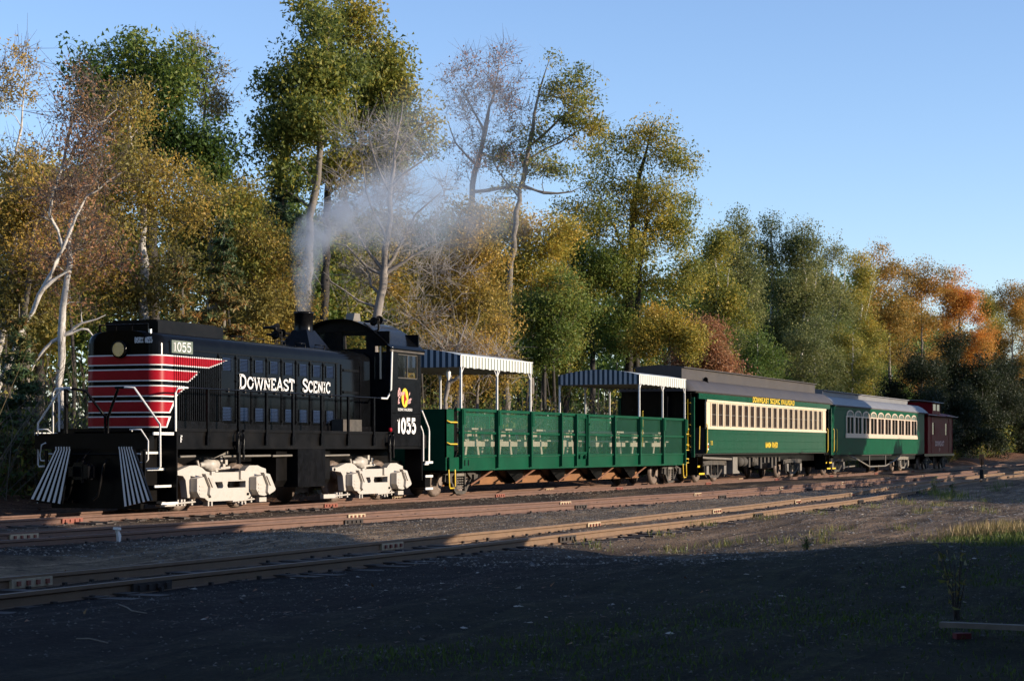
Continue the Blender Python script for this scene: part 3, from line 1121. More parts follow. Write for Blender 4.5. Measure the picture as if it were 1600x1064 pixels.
# stepwells at the two front corners
for sg in (-1, 1):
    mb = MB()
    mb.box(33.62, 34.28, sg * 1.05 - .015, sg * 1.05 + .015, .25, 1.62, 0)
    mb.box(34.26, 34.3, min(sg * 1.05, sg * 1.5), max(sg * 1.05, sg * 1.5), .2, 1.7, 0)
    for z, o in ((.2, 1.52), (.55, 1.36), (.9, 1.18), (1.24, 1.06)):
        mb.box(33.64, 34.24, min(sg * (o - .3), sg * o), max(sg * (o - .3), sg * o), z, z + .02, 0)
        mb.box(33.62, 34.25, sg * (o + .012) - .012, sg * (o + .012) + .012, z - .012, z + .035, 1)
        mb.box(33.62, 33.64, min(sg * (o - .3), sg * o), max(sg * (o - .3), sg * o), z - .012, z + .035, 0)
    mb.box(33.44, 34.2, sg * 1.46 - .012, sg * 1.46 + .012, 1.62, 1.68, 1)
    mb.build('front_steps', ['black_dull', 'white_paint'], LOCO)
# striped footboard plates hung from the end sill
def plate(name, quad, nst):
    """quad: four (t, z) corners, top inner, top outer, bottom outer, bottom inner; slanted stripes"""
    A, B, C, D = [np.array(p, float) for p in quad]
    mb = MB()
    mb.add([(33.12, *A), (33.12, *B), (32.98, *C), (32.98, *D)] + [(33.18, *A), (33.18, *B), (33.04, *C), (33.04, *D)],
           [(0, 1, 2, 3), (4, 7, 6, 5), (0, 4, 5, 1), (1, 5, 6, 2), (2, 6, 7, 3), (3, 7, 4, 0)], 0)
    for i in range(nst):
        a, b = (i + .2) / nst, (i + .68) / nst
        P = [A + (B - A) * a, A + (B - A) * b, D + (C - D) * b, D + (C - D) * a]
        mb.add([(33.115, *P[0]), (33.115, *P[1]), (32.975, *P[2]), (32.975, *P[3])], [(0, 1, 2, 3)], 1)
        mb.add([(33.10, *(P[0] + (0, .0))), (33.10, *P[1]), (33.10, *(P[1] + (0, .05))), (33.10, *(P[0] + (0, .05)))], [(0, 1, 2, 3)], 1)
    return mb.build(name, ['black_gloss', 'print_white'], LOCO)


plate('striped_footboard', [(.32, 1.33), (.72, 1.33), (1.26, .30), (.46, .20)], 6)
plate('striped_footboard', [(-.84, 1.33), (-1.2, 1.33), (-1.72, .30), (-1.06, .16)], 6)
for a, b, ts in ((.35, 1.25, (.5, 1.0)), (-1.7, -.95, (-1.4, -1.0))):
    MB().box(33.2, 33.4, a, b, .22, .27).build('footboard', 'black_dull', LOCO)
    for t in ts:
        MB().box(33.19, 33.23, t - .03, t + .03, .25, 1.3).build('footboard_bracket', 'black_dull', LOCO)
# coupler
mb = MB()
mb.box(33.1, 33.5, -.1, .1, .78, .98)
mb.prism([(-.17, .7), (.16, .7), (.19, .76), (.19, .98), (.13, 1.06), (-.08, 1.06), (-.17, 1.0)], 'x', 32.98, 33.2)
mb.prism([(-.28, .74), (-.16, .72), (-.16, 1.02), (-.28, .98)], 'x', 32.86, 33.12)
mb.prism([(.08, .77), (.19, .77), (.19, .97), (.08, .97)], 'x', 32.84, 33.0)
mb.tube([(32.96, -.08, .64), (32.96, -.08, 1.1)], .04, 8)
mb.build('coupler', 'black_paint', LOCO)
mb = MB()
for t in (-.36, .34):
    mb.tube([(33.42, t, 1.12), (33.3, t, 1.0), (33.2, t + .02, .6), (33.22, t + .1, .36), (33.2, t + .2, .28)], .028, 6)
mb.tube([(33.38, -1.0, 1.22), (33.38, .9, 1.22)], .018, 6)
mb.tube([(33.38, 0, 1.3), (33.2, 0, 1.22), (33.0, -.05, 1.12)], .016, 6)
mb.build('air_hose', 'black_dull', LOCO)
# handrails at the front: white at the corners, black in the middle
MB().tube([(33.45, 1.05, .98), (33.45, 1.36, .96), (33.45, 1.39, 1.0), (33.45, 1.39, 1.87), (33.45, .82, 2.57), (33.45, .76, 2.6), (33.45, .56, 2.61)], .022).build('white_handrail', 'white_paint', LOCO)
MB().tube([(33.5, 1.02, .96), (33.5, 1.05, 1.0), (33.5, 1.05, 2.5), (33.5, .98, 2.59), (33.5, .8, 2.61)], .02).build('white_handrail', 'white_paint', LOCO)
MB().tube([(33.45, -.76, 2.6), (33.45, -1.0, 2.59), (33.45, -1.62, 1.83), (33.45, -1.63, .97), (33.45, -1.58, .93), (33.45, -1.22, .92)], .022).build('white_handrail', 'white_paint', LOCO)
MB().tube([(34.29, -1.46, .93), (34.29, -1.46, 2.5), (34.36, -1.46, 2.6), (34.6, -1.46, 2.62), (34.75, -1.46, 2.62)], .022).build('white_handrail', 'white_paint', LOCO)
MB().tube([(34.29, 1.46, .93), (34.29, 1.46, 2.5), (34.36, 1.46, 2.6), (34.75, 1.46, 2.62)], .022).build('white_handrail', 'white_paint', LOCO)
MB().tube([(33.4, -.98, 1.7), (33.32, -.98, 1.73), (33.32, -1.25, 1.73), (33.32, -1.42, 1.5), (33.32, -1.42, 1.12), (33.32, -1.36, 1.06), (33.32, -1.18, 1.05)], .016).build('white_handrail', 'white_paint', LOCO)
MB().tube([(33.4, 1.0, 1.66), (33.32, 1.05, 1.74), (33.32, 1.3, 1.74), (33.4, 1.36, 1.62)], .016).build('white_handrail', 'white_paint', LOCO)
MB().tube([(33.32, .95, 1.08), (33.32, 1.22, 1.09), (33.32, 1.25, 1.2), (33.32, 1.2, 1.42), (33.32, 1.1, 1.46)], .016).build('white_handrail', 'white_paint', LOCO)
MB().tube([(33.3, .55, 1.22), (33.3, 1.05, 1.23)], .014).build('white_handrail', 'white_paint', LOCO)
MB().tube([(33.3, -.85, 1.24), (33.3, -1.25, 1.23)], .014).build('white_handrail', 'white_paint', LOCO)
MB().tube([(33.5, .6, 2.6), (33.6, .3, 2.55), (33.9, .02, 2.0), (33.9, .02, 1.66)], .03).build('black_handrail', 'black_paint', LOCO)
MB().tube([(33.5, -.55, 2.6), (33.6, -.5, 2.57), (33.9, -.05, 2.0), (33.9, -.05, 1.66)], .03).build('black_handrail', 'black_paint', LOCO)
MB().tube([(33.5, -.78, 2.6), (33.5, -.5, 2.6)], .025).build('black_handrail', 'black_paint', LOCO)
MB().tube([(33.5, .72, 2.58), (33.5, .72, 1.66)], .05, 4).build('black_handrail', 'black_paint', LOCO)
PO = [35.5, 36.78, 38.0, 39.22, 40.62, 42.0, 43.39]
for sg in (-1, 1):
    MB().tube([(34.72, sg * 1.46, 2.62), (43.9, sg * 1.46, 2.62)], .02).build('black_handrail', 'black_paint', LOCO)
    for x in PO:
        K = MB().box(x - .035, x + .035, sg * 1.49 - .025, sg * 1.49 + .025, 1.45, 2.62)
        K.box(x - .06, x + .06, sg * 1.5 - .02, sg * 1.5 + .02, 1.42, 1.62)
        K.build('stanchion', 'black_paint', LOCO)
    MB().tube([(43.85, sg * 1.46, 2.62), (44.2, sg * 1.46, 2.62), (44.32, sg * 1.46, 2.72), (44.36, sg * 1.5, 2.85), (44.36, sg * 1.53, 3.95)], .026).build('cab_handrail', 'white_paint', LOCO)

# underframe gear
mb = MB().box(39.5, 40.85, -1.47, -1.1, .44, 1.33)
mb.box(39.48, 40.87, -1.48, -1.46, .86, .88)
mb.build('battery_box', 'black_paint', LOCO)
mb = MB().prism([(-1.1, .45), (1.1, .45), (1.2, .6), (1.2, 1.3), (-1.2, 1.3), (-1.2, .6)], 'x', 38.95, 41.6)
mb.build('fuel_tank', 'black_dull', LOCO)
mb = MB()
for x0, x1 in ((34.6, 35.2), (36.3, 38.4), (38.5, 39.4), (41.0, 42.3)):
    mb.tube([(x0, -1.36, 1.17), (x1, -1.36, 1.18)], .025)
mb.add([(36.0, -1.3, 1.12), (36.7, -1.3, 1.3), (36.72, -1.3, 1.24), (36.7, -1.0, 1.2)], [(0, 1, 2, 3)])
mb.build('air_pipe', 'box_grey', LOCO)
for x in (36.75, 44.25):
    mb = MB()
    for dx in (-.13, .1):
        mb.tube([(x + dx, -1.56, 1.25), (x + dx, -1.56, 1.62), (x + dx + .07, -1.53, 1.74)], .035, 8)
    mb.box(x - .17, x + .17, -1.56, -1.48, 1.42, 1.5)
    mb.tube([(x - .02, -1.52, 1.0), (x - .02, -1.52, 1.4)], .05, 8)
    mb.tube([(x + .16, -1.54, 1.1), (x + .16, -1.54, 1.35)], .03, 6)
    mb.build('cooling_coil', 'black_paint', LOCO)
MB().lathe([(.001, -.02), (.05, -.02), (.055, .05), (.001, .06)], (44.3, -1.52, 1.82), 'y', 12).build('red_lamp', 'red_paint', LOCO)


# trucks: white cast side frames
def loco_truck(cx):
    T = holder('truck', LOCO)
    d = cx - 36.76
    for sg in (-1, 1):
        y0, y1 = sorted((sg * 1.06, sg * 1.22))
        mb = MB()
        P = [(34.50, .80), (34.50, .88), (34.77, .88), (34.99, .93), (35.21, .975), (35.50, .98), (35.70, .93), (35.86, .85), (36.08, .82), (37.28, .82),
             (37.50, .84), (37.58, .90), (37.71, .96), (38.08, .96), (38.22, .92), (38.44, .88), (38.46, .78), (38.30, .74), (38.04, .75), (37.90, .70), (37.85, .62),
             (37.86, .46), (37.83, .32), (37.72, .24), (37.56, .19), (35.98, .19), (35.85, .25), (35.79, .32), (35.98, .38), (35.98, .60), (35.72, .70), (35.24, .76),
             (35.22, .29), (35.13, .29), (35.05, .67), (34.95, .76)]
        # the casting is cut in three so that the two slots of the bolster opening stay open
        P2 = [(x + d, z) for x, z in P]
        top = [(x + d, z) for x, z in P[:21]] + [(37.85 + d, .62), (36.0 + d, .61)] + [(x + d, z) for x, z in P[30:]]
        mb.prism(top, 'y', y0, y1)
        mb.prism([(x + d, z) for x, z in [(37.85, .62), (37.86, .46), (37.83, .32), (37.72, .24), (37.56, .19), (35.98, .19), (35.85, .25), (35.79, .32), (35.98, .38), (35.98, .47), (37.55, .47), (37.55, .62)]], 'y', y0 + .004, y1 - .004)
        mb.prism([(x + d, z) for x, z in [(36.56, .46), (36.81, .46), (36.76, .52), (36.80, .63), (36.54, .63), (36.60, .52)]], 'y', y0 + .008, y1 - .008)
        mb.prism([(x + d, z) for x, z in [(35.95, .46), (36.05, .46), (36.02, .63), (35.95, .63)]], 'y', y0 + .008, y1 - .008)
        yo = y1 if sg > 0 else y0
        for x in (36.02, 37.25):
            mb.box(x + d, x + d + .14, min(yo, yo + sg * .05), max(yo, yo + sg * .05), .66, .845)
        mb.lathe([(.03, 0), (.03, sg * .03)], (36.0 + d, yo, .30), 'y', 8, 1)
        mb.lathe([(.03, 0), (.03, sg * .03)], (37.62 + d, yo, .32), 'y', 8, 1)
        mb.lathe([(.035, 0), (.035, sg * .02)], (34.6 + d, yo, .83), 'y', 8, 1)
        for x in (35.98, 36.12, 37.4, 37.55):
            mb.box(x + d, x + d + .05, y0 + .02, y1 - .02, .09, .2)
        mb.build('side_frame', ['truck_white', 'black_dull'], T)
        for e in (0, 2.49):
            ya, yb = sorted((sg * 1.0, sg * 1.40))
            mb = MB()
            q = [(35.22, .70), (35.52, .74), (35.66, .70), (35.90, .45), (35.72, .30), (35.58, .27), (35.34, .30), (35.22, .42)]
            mb.prism([(x + d + e, z) for x, z in q], 'y', ya, yb)
            q = [(35.46, .80), (35.72, .76), (35.99, .42), (35.95, .38), (35.70, .30), (35.63, .36), (35.66, .52)]
            mb.prism([(x + d + e, z) for x, z in q], 'y', min(sg * 1.36, sg * 1.46), max(sg * 1.36, sg * 1.46))
            q = [(35.55, .72), (35.66, .71), (35.80, .54), (35.72, .50)]
            mb.prism([(x + d + e, z) for x, z in q], 'y', min(sg * 1.45, sg * 1.49), max(sg * 1.45, sg * 1.49))
            for zz in (.36, .44, .52):
                mb.box(35.30 + d + e, 35.50 + d + e, min(sg * 1.40, sg * 1.412), max(sg * 1.40, sg * 1.412), zz, zz + .03)
            mb.build('journal_box', 'truck_white', T)
        # brake cylinder and rigging on top of the frame
        yc = sg * 1.0
        mb = MB()
        mb.lathe([(.03, -.36), (.05, -.34), (.06, -.22), (.1, -.2), (.115, -.1), (.15, -.08), (.15, .1), (.12, .12), (.12, .28), (.05, .3), (.04, .42)], (36.34 + d, yc, .99), 'x', 14)
        for x, z in ((36.62, 1.02), (36.74, 1.12), (36.55, .9), (36.86, .95), (36.95, 1.05)):
            mb.box(x + d - .05, x + d + .05, yc - .08, yc + .06, z - .07, z + .05)
        mb.tube([(36.9 + d, yc, .85), (36.92 + d, yc, 1.06), (36.98 + d, yc, 1.14)], .03, 6)
        mb.tube([(35.95 + d, yc, .84), (35.9 + d, yc, 1.0), (35.86 + d, yc, 1.08)], .03, 6)
        mb.tube([(36.3 + d, yc - .06, .88), (37.1 + d, yc - .06, .92)], .035, 6)
        mb.build('brake_cylinder', 'truck_white', T)
        for a, b in ((34.0, 34.62), (38.1, 38.42)):
            MB().box(a + d, b + d, sg * 1.2 - .05, sg * 1.2 + .05, .13, .23).build('brake_beam_end', 'truck_white', T)
        for e in (0, 2.49):
            mb = MB()
            mb.tube([(34.5 + e + d, sg * 1.2, .17), (35.45 + e + d, sg * 1.2, .2)], .022, 6)
            for x in (34.8, 34.95, 35.06, 35.36):
                mb.box(x + e + d - .03, x + e + d + .03, sg * 1.16 - .03, sg * 1.16 + .03, .13, .26)
            mb.build('brake_rigging', 'truck_white', T)
        mb = MB()
        for x in (36.3, 37.15):
            for k in range(4):
                z = .5 + .03 * k
                mb.lathe([(.09, -.008), (.11, 0), (.09, .008)], (x + d, sg * 1.0, z), 'z', 12)
        mb.build('spring', 'black_dull', T)
    for e in (-1.245, 1.245):
        for sg in (-1, 1):
            a = sg * .69
            mb = MB().lathe([(.07, sg * .1), (.12, sg * .06), (.36, sg * .03), (.42, sg * .07), (.505, sg * .06), (.508, 0), (.535, -sg * .02), (.535, -sg * .05), (.07, -sg * .06)], (cx + e, a, .508), 'y', 28)
            mb.build('wheel', 'steel_worn', T)
        MB().tube([(cx + e, -.7, .508), (cx + e, .7, .508)], .09, 8).build('axle', 'black_dull', T)
    MB().box(cx - .45, cx + .45, -1.05, 1.05, .55, .95).build('bolster', 'black_dull', T)


loco_truck(36.76)
loco_truck(43.94)

# cab
CW = 'black_paint'
mb = MB().panel('y', -1.5, .05, (44.36, 46.14), (1.40, 3.96), [(44.78, 45.98, 3.16, 3.80)])
mb.build('cab_side', CW, LOCO)
mb = MB().panel('y', 1.45, .05, (44.36, 46.14), (1.40, 3.96), [(44.78, 45.98, 3.16, 3.80)])
mb.build('cab_side', CW, LOCO)
arcp = [(1.47 * math.sin(R(a)), 3.96 + .72 * (math.cos(R(a)) - math.cos(R(75))) / (1 - math.cos(R(75)))) for a in range(-75, 76, 10)]
arcp[0], arcp[-1] = (-1.45, 3.96), (1.45, 3.96)
top_at = lambda t: 3.96 + .74 * (1 - (abs(t) / 1.5) ** 2.2)
for x, nm in ((44.36, 'cab_front'), (46.09, 'cab_rear')):
    hs = [(.07, .78, 3.92, 4.36), (-.78, -.07, 3.92, 4.36), (-1.36, -1.02, 3.12, 3.98), (1.02, 1.36, 3.12, 3.98)]
    mb = MB().panel('x', x, .05, (-1.448, 1.448), (1.76, 4.14), hs)
    tt = np.linspace(-1.15, 1.15, 15)
    poly = [(-1.15, 4.14)] + [(t, max(4.141, top_at(t) - .02)) for t in tt] + [(1.15, 4.14)]
    for a, b in zip(tt[:-1], tt[1:]):
        if any(h[0] - .01 < (a + b) / 2 < h[1] + .01 for h in hs[:2]):
            lo = 4.37
        else:
            lo = 4.14
        za, zb = max(lo, top_at(a) - .02), max(lo, top_at(b) - .02)
        if max(za, zb) > lo:
            mb.prism([(a, lo), (b, lo), (b, zb), (a, za)], 'x', x + .002, x + .048)
    mb.build(nm, CW, LOCO)
mb = MB()
tt = np.linspace(-1.56, 1.56, 25)
up = [(t, top_at(t) if abs(t) < 1.5 else 3.93) for t in tt]
prof = up + [(t, z - .045) for t, z in up[::-1]]
mb.prism(prof, 'x', 44.22, 46.28, 0, True)
mb.build('cab_roof', 'black_gloss', LOCO)
mb = MB()
for y in (-1.53, 1.53):
    mb.box(44.24, 46.26, y - .02, y + .02, 3.83, 3.93)
mb.build('roof_gutter', 'frame_grey', LOCO)
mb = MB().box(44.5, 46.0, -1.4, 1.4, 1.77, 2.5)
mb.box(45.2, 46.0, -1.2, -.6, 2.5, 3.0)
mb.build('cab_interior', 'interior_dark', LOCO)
for y in (-1.478, 1.472):
    mb = MB()
    for a in (44.78, 45.36, 45.95):
        mb.box(a, a + .035, y, y + .03, 3.16, 3.80)
    for z in (3.16, 3.77):
        mb.box(44.78, 45.98, y + .002, y + .028, z, z + .03)
    f = mb.build('window_frame', 'frame_grey', LOCO)
    MB().add([(44.8, y + .012, 3.18), (45.97, y + .012, 3.18), (45.97, y + .012, 3.79), (44.8, y + .012, 3.79)], [(0, 1, 2, 3)]).build('pane', 'window_glass', f)
mb = MB()
for t in (-1.2, ):
    mb.box(44.34, 44.37, t - .02, t + .02, 3.13, 3.97)
mb.build('door_window_bar', 'cream_paint', LOCO)
for a, b, c, e in ((.07, .78, 3.92, 4.36), (-.78, -.07, 3.92, 4.36), (-1.36, -1.02, 3.12, 3.98), (1.02, 1.36, 3.12, 3.98)):
    MB().add([(44.385, a, c), (44.385, b, c), (44.385, b, e), (44.385, a, e)], [(0, 1, 2, 3)]).build('front_pane', 'window_glass', LOCO)
mb = MB()
for z0 in (2.24, ):
    for x in np.arange(44.42, 46.1, .075):
        mb.box(x, x + .018, -1.51, -1.5, z0, z0 + .018)
for x in (44.42, 46.04):
    for z in np.arange(1.5, 3.9, .075):
        mb.box(x, x + .018, -1.51, -1.5, z, z + .018)
mb.build('rivets', CW, LOCO)
side_text('cab_number', '1055', 44.70, -1.512, 1.74, .38, 'print_white', LOCO, length=1.16, w=.24, serif=False, gap=.12)
mb = MB()
mb.add([(45.16 + .2 * math.cos(R(a)), -1.509, 2.66 + .25 * math.sin(R(a))) for a in range(0, 360, 15)], [tuple(range(24))])
lg = mb.build('oval_emblem', 'print_yellow', LOCO)
mb = MB()
mb.add([(45.16 + x, -1.513, 2.66 + z) for x, z in [(-.07, -.1), (-.06, -.02), (-.08, .02), (-.04, .06), (-.03, .15), (.01, .16), (.04, .03), (.1, -.02), (.08, -.06), (.02, -.08), (-.02, -.17), (-.05, -.19)]], [tuple(range(12))])
mb.build('state_map', 'red_paint', lg)
mb = MB()
_sl = lambda x0, z0: (lambda u, v: (x0 + u + .25 * v, -1.516, z0 + v + .12 * u))
for tx, x0, z0, h in (('D', 44.70, 2.69, .2), ('OWN', 44.86, 2.7, .1), ('E', 44.72, 2.5, .17)):
    lettering(mb, tx, _sl(x0, z0), h, w=.2, serif=False, xs=.9)
for tx, x0, z0, h in (('N', 45.38, 2.72, .09), ('AST', 45.28, 2.5, .12)):
    lettering(mb, tx, _sl(x0, z0), h, w=.18, serif=False, xs=.8)
mb.build('emblem_script', 'print_pink', lg)
mb = MB()
k = lettering(MB(), 'SCENIC RAILROAD', lambda u, v: (0, 0, 0), .06, xs=1)
lettering(mb, 'SCENIC RAILROAD', lambda u, v: (44.74 + u, -1.51, 2.32 + v), .065, w=.22, xs=.86 / k / 1.08)
mb.build('emblem_lettering', 'print_white', lg)
mb = MB()
lettering(mb, 'F', lambda u, v: (34.42 + u, -1.49, 1.47 + v), .14, w=.22, serif=False)
mb.build('front_letter', 'print_white', LOCO)
# exhaust stack, horns, bell box
mb = MB()
mb.add([(41.95, -.45, 3.84), (43.0, -.45, 3.84), (43.0, .45, 3.84), (41.95, .45, 3.84), (42.24, -.2, 4.3), (42.66, -.2, 4.3), (42.66, .2, 4.3), (42.24, .2, 4.3)],
       [(0, 1, 5, 4), (1, 2, 6, 5), (2, 3, 7, 6), (3, 0, 4, 7)])
mb.lathe([(.25, .2), (.25, .34), (.235, .36), (.235, .85), (.255, .86), (.255, .92), (.2, .92), (.2, .5)], (42.45, 0, 3.84), 'z', 24)
mb.build('exhaust_stack', 'black_paint', LOCO)


def horns(x, y, z, n):
    mb = MB()
    for i in range(n):
        a = x + .16 * (i % 3)
        zz = z + .1 * (i // 3) + .03 * i
        mb.lathe([(.03, .3), (.035, .15), (.05, .05), (.1, -.08), (.115, -.1), (.02, -.04)], (a, y + .09 * (i % 2), zz), 'x' if i % 2 == 0 else 'y', 10)
    mb.tube([(x + .2, y, z - .22), (x + .2, y, z + .1)], .03, 6)
    mb.box(x, x + .45, y - .03, y + .05, z - .05, z)
    return mb.build('air_horn', 'black_dull', LOCO)


horns(41.3, .1, 4.12, 4)
horns(44.55, -.95, 4.62, 3)
MB().prism([(44.9, 4.66), (45.35, 4.66), (45.3, 4.9), (45.0, 4.9)], 'y', -.12, .12).build('roof_vent', 'box_grey', LOCO)
# rear steps
for sg in (-1, 1):
    mb = MB()
    mb.box(46.2, 46.26, min(sg * 1.0, sg * 1.5), max(sg * 1.0, sg * 1.5), .5, 1.7)
    for k, z in enumerate((.25, .58, .95)):
        x0 = 46.4 + .0 * k
        mb.box(x0, x0 + .42, min(sg * 1.1, sg * 1.5), max(sg * 1.1, sg * 1.5), z, z + .02)
        mb.box(x0 - .02, x0 + .44, sg * 1.52 - .012, sg * 1.52 + .012, z - .01, z + .05, 1)
    mb.box(46.45, 46.78, min(sg * 1.05, sg * 1.48), max(sg * 1.05, sg * 1.48), .3, .58)
    mb.tube([(46.2, sg * 1.5, 2.35), (46.62, sg * 1.5, 1.9), (46.66, sg * 1.5, 1.8), (46.66, sg * 1.5, .98), (46.6, sg * 1.5, .92), (46.35, sg * 1.5, .92)], .025, 6, 1)
    mb.tube([(46.22, sg * 1.45, 1.95), (46.36, sg * 1.45, 1.8), (46.4, sg * 1.45, 1.7), (46.4, sg * 1.45, 1.0)], .022, 6, 1)
    mb.build('rear_steps', ['black_dull', 'white_paint'], LOCO)
mb = MB().box(46.1, 46.6, -1.45, 1.45, 1.35, 1.7)
mb.build('rear_end_sill', 'black_dull', LOCO)
MB().box(46.6, 47.3, -.16, .16, .7, 1.02).build('coupler', 'black_dull', LOCO)

# ================================================================ shared running gear
def freight_truck(parent, cx, mat='frame_grey', wb=1.75, wr=.46, y=1.02, cover=True):
    T = holder('truck', parent)
    for sg in (-1, 1):
        mb = MB()
        h = wb / 2
        P = [(-h - .2, .42), (-h - .16, .62), (-h + .1, .66), (-.45, .82), (.45, .82), (h - .1, .66), (h + .16, .62), (h + .2, .42), (h, .36), (h - .22, .42), (.42, .2), (.3, .14), (-.3, .14), (-.42, .2), (-h + .22, .42), (-h, .36)]
        top = [(-h - .2, .42), (-h - .16, .62), (-h + .1, .66), (-.45, .84), (.45, .84), (h - .1, .66), (h + .16, .62), (h + .2, .42), (h, .38), (h - .2, .5), (.4, .66), (-.4, .66), (-h + .2, .5), (-h, .38)]
        bot = [(-h + .16, .49), (-.44, .3), (-.3, .14), (.3, .14), (.44, .3), (h - .16, .49), (h - .24, .38), (.4, .12), (.3, .06), (-.3, .06), (-.4, .12), (-h + .24, .38)]
        a, b = sorted((sg * y, sg * (y + .1)))
        mb.prism([(cx + u, v) for u, v in top], 'y', a, b)
        mb.prism([(cx + u, v) for u, v in bot], 'y', a + .004, b - .004)
        for u in (-.36, .28):
            mb.box(cx + u, cx + u + .08, a + .008, b - .008, .12, .7)
        mb.build('side_frame', mat, T)
        mb = MB()
        for u in (-.16, 0, .16):
            for k in range(5):
                mb.lathe([(.05, -.015), (.075, 0), (.05, .015)], (cx + u, sg * (y + .03), .22 + .07 * k), 'z', 8)
        mb.box(cx - .28, cx + .28, sg * y - .08, sg * y + .08, .56, .7)
        mb.build('spring', 'box_grey', T)
        for u in (-h, h):
            mb = MB().box(cx + u - .13, cx + u + .13, min(sg * y, sg * (y + .17)), max(sg * y, sg * (y + .17)), .38, .6)
            mb.build('journal_box', mat, T)
            w = MB().lathe([(.06, sg * .1), (.11, sg * .06), (wr * .7, sg * .03), (wr * .82, sg * .07), (wr - .004, sg * .06), (wr, 0), (wr + .025, -sg * .02), (wr + .025, -sg * .05), (.06, -sg * .06)], (cx + u, sg * .69, wr), 'y', 24)
            w.build('wheel', 'steel_worn', T)
    for u in (-wb / 2, wb / 2):
        MB().tube([(cx + u, -.7, wr), (cx + u, .7, wr)], .08, 8).build('axle', 'black_dull', T)
    MB().box(cx - .3, cx + .3, -1.0, 1.0, .5, .8).build('bolster', 'black_dull', T)
    return T


def coach_truck(parent, cx, wb=2.45, mat='frame_grey'):
    T = holder('truck', parent)
    wr = .46
    for sg in (-1, 1):
        a, b = sorted((sg * 1.02, sg * 1.12))
        h = wb / 2
        mb = MB()
        mb.prism([(cx + u, v) for u, v in [(-h - .45, .62), (-h - .45, .82), (-.6, .86), (.6, .86), (h + .45, .82), (h + .45, .62), (h + .2, .66), (.6, .68), (-.6, .68), (-h - .2, .66)]], 'y', a, b)
        mb.prism([(cx + u, v) for u, v in [(-h, .52), (-h + .25, .5), (-.55, .26), (.55, .26), (h - .25, .5), (h, .52), (h - .2, .4), (.5, .16), (-.5, .16), (-h + .2, .4)]], 'y', a + .01, b - .01)
        for u in (-.5, .42):
            mb.box(cx + u, cx + u + .08, a + .006, b - .006, .2, .72)
        for u in (-h - .3, h + .3):
            mb.tube([(cx + u, sg * 1.13, .75), (cx + u * .93, sg * 1.13, .3), (cx + u * .8, sg * 1.13, .2)], .03, 6)
        mb.build('side_frame', mat, T)
        mb = MB()
        for k in range(5):
            mb.box(cx - .42 + .05 * k, cx + .42 - .05 * k, sg * 1.06 - .06, sg * 1.06 + .06, .36 + .045 * k, .395 + .045 * k)
        mb.build('leaf_spring', 'black_dull', T)
        for u in (-h, h):
            MB().box(cx + u - .16, cx + u + .16, min(sg * 1.0, sg * 1.2), max(sg * 1.0, sg * 1.2), .3, .64).build('journal_box', 'box_grey', T)
            MB().lathe([(.06, sg * .1), (.11, sg * .06), (wr * .7, sg * .03), (wr * .82, sg * .07), (wr - .004, sg * .06), (wr, 0), (wr + .025, -sg * .02), (wr + .025, -sg * .05), (.06, -sg * .06)], (cx + u, sg * .69, wr), 'y', 24).build('wheel', 'steel_worn', T)
    for u in (-wb / 2, wb / 2):
        MB().tube([(cx + u, -.7, wr), (cx + u, .7, wr)], .08, 8).build('axle', 'black_dull', T)
    MB().box(cx - .35, cx + .35, -1.0, 1.0, .5, .9).build('bolster', 'black_dull', T)
    return T


# ================================================================ open excursion gondola
G0, G1 = 47.8, 69.45
GON = thing('gondola_car', 'green open excursion car with screened sides and two striped canopies', 'rail car', (58.6, 0, 0))
mb = MB().box(G0 + .05, G1, -1.38, 1.38, 1.0, 1.08)
mb.build('floor', 'pale_wood', GON)
for y0, y1 in ((-1.5, -1.44), (1.44, 1.5)):
    mb = MB().box(G0 + .18, G1 + .05, y0, y1, .72, 1.10)
    mb.build('side_sill', 'green_paint', GON)
mb = MB()
mb.box(G0, G0 + .06, -1.47, 1.47, .74, 2.42)
mb.build('end_wall', 'green_paint', GON)
MB().box(G1, G1 + .06, -1.47, 1.47, .74, 2.42).build('end_wall', 'green_paint', GON)
STK = [48.68, 51.24, 53.80, 56.35, 57.68, 58.74, 61.34, 64.0, 66.61, 69.24]
for sg in (-1, 1):
    yo = sg * 1.5
    lo, hi = lambda a, b: min(sg * a, sg * b), lambda a, b: max(sg * a, sg * b)
    # solid corner panel
    MB().box(G0, 48.34, lo(1.44, 1.47), hi(1.44, 1.47), 1.1, 2.42).build('corner_panel', 'green_paint', GON)
    MB().box(48.341, 48.63, lo(1.42, 1.44), hi(1.42, 1.44), 1.1, 2.42).build('stake_recess', 'black_dull', GON)
    for x in STK:
        w = .05
        mb = MB().box(x - w, x + w, lo(1.47, 1.60), hi(1.47, 1.60), .78, 2.44)
        mb.build('stake', 'green_paint', GON)
    mb = MB().box(48.4, G1, lo(1.445, 1.535), hi(1.445, 1.535), 2.38, 2.46)
    mb.build('top_rail', 'green_paint', GON)
    MB().box(48.6, 69.3, lo(1.455, 1.525), hi(1.455, 1.525), 1.75, 1.81).build('middle_rail', 'green_paint', GON)
    MB().box(48.6, 69.3, lo(1.455, 1.54), hi(1.455, 1.54), 1.105, 1.16).build('bottom_rail', 'green_paint', GON)
    for a, b in zip(STK[:-1], STK[1:]):
        for z0, z1 in ((1.16, 1.75), (1.81, 2.38)):
            MB().add([(a + .05, sg * 1.46, z0), (b - .05, sg * 1.46, z0), (b - .05, sg * 1.46, z1), (a + .05, sg * 1.46, z1)], [(0, 1, 2, 3)]).build('side_screen', 'green_screen', GON)
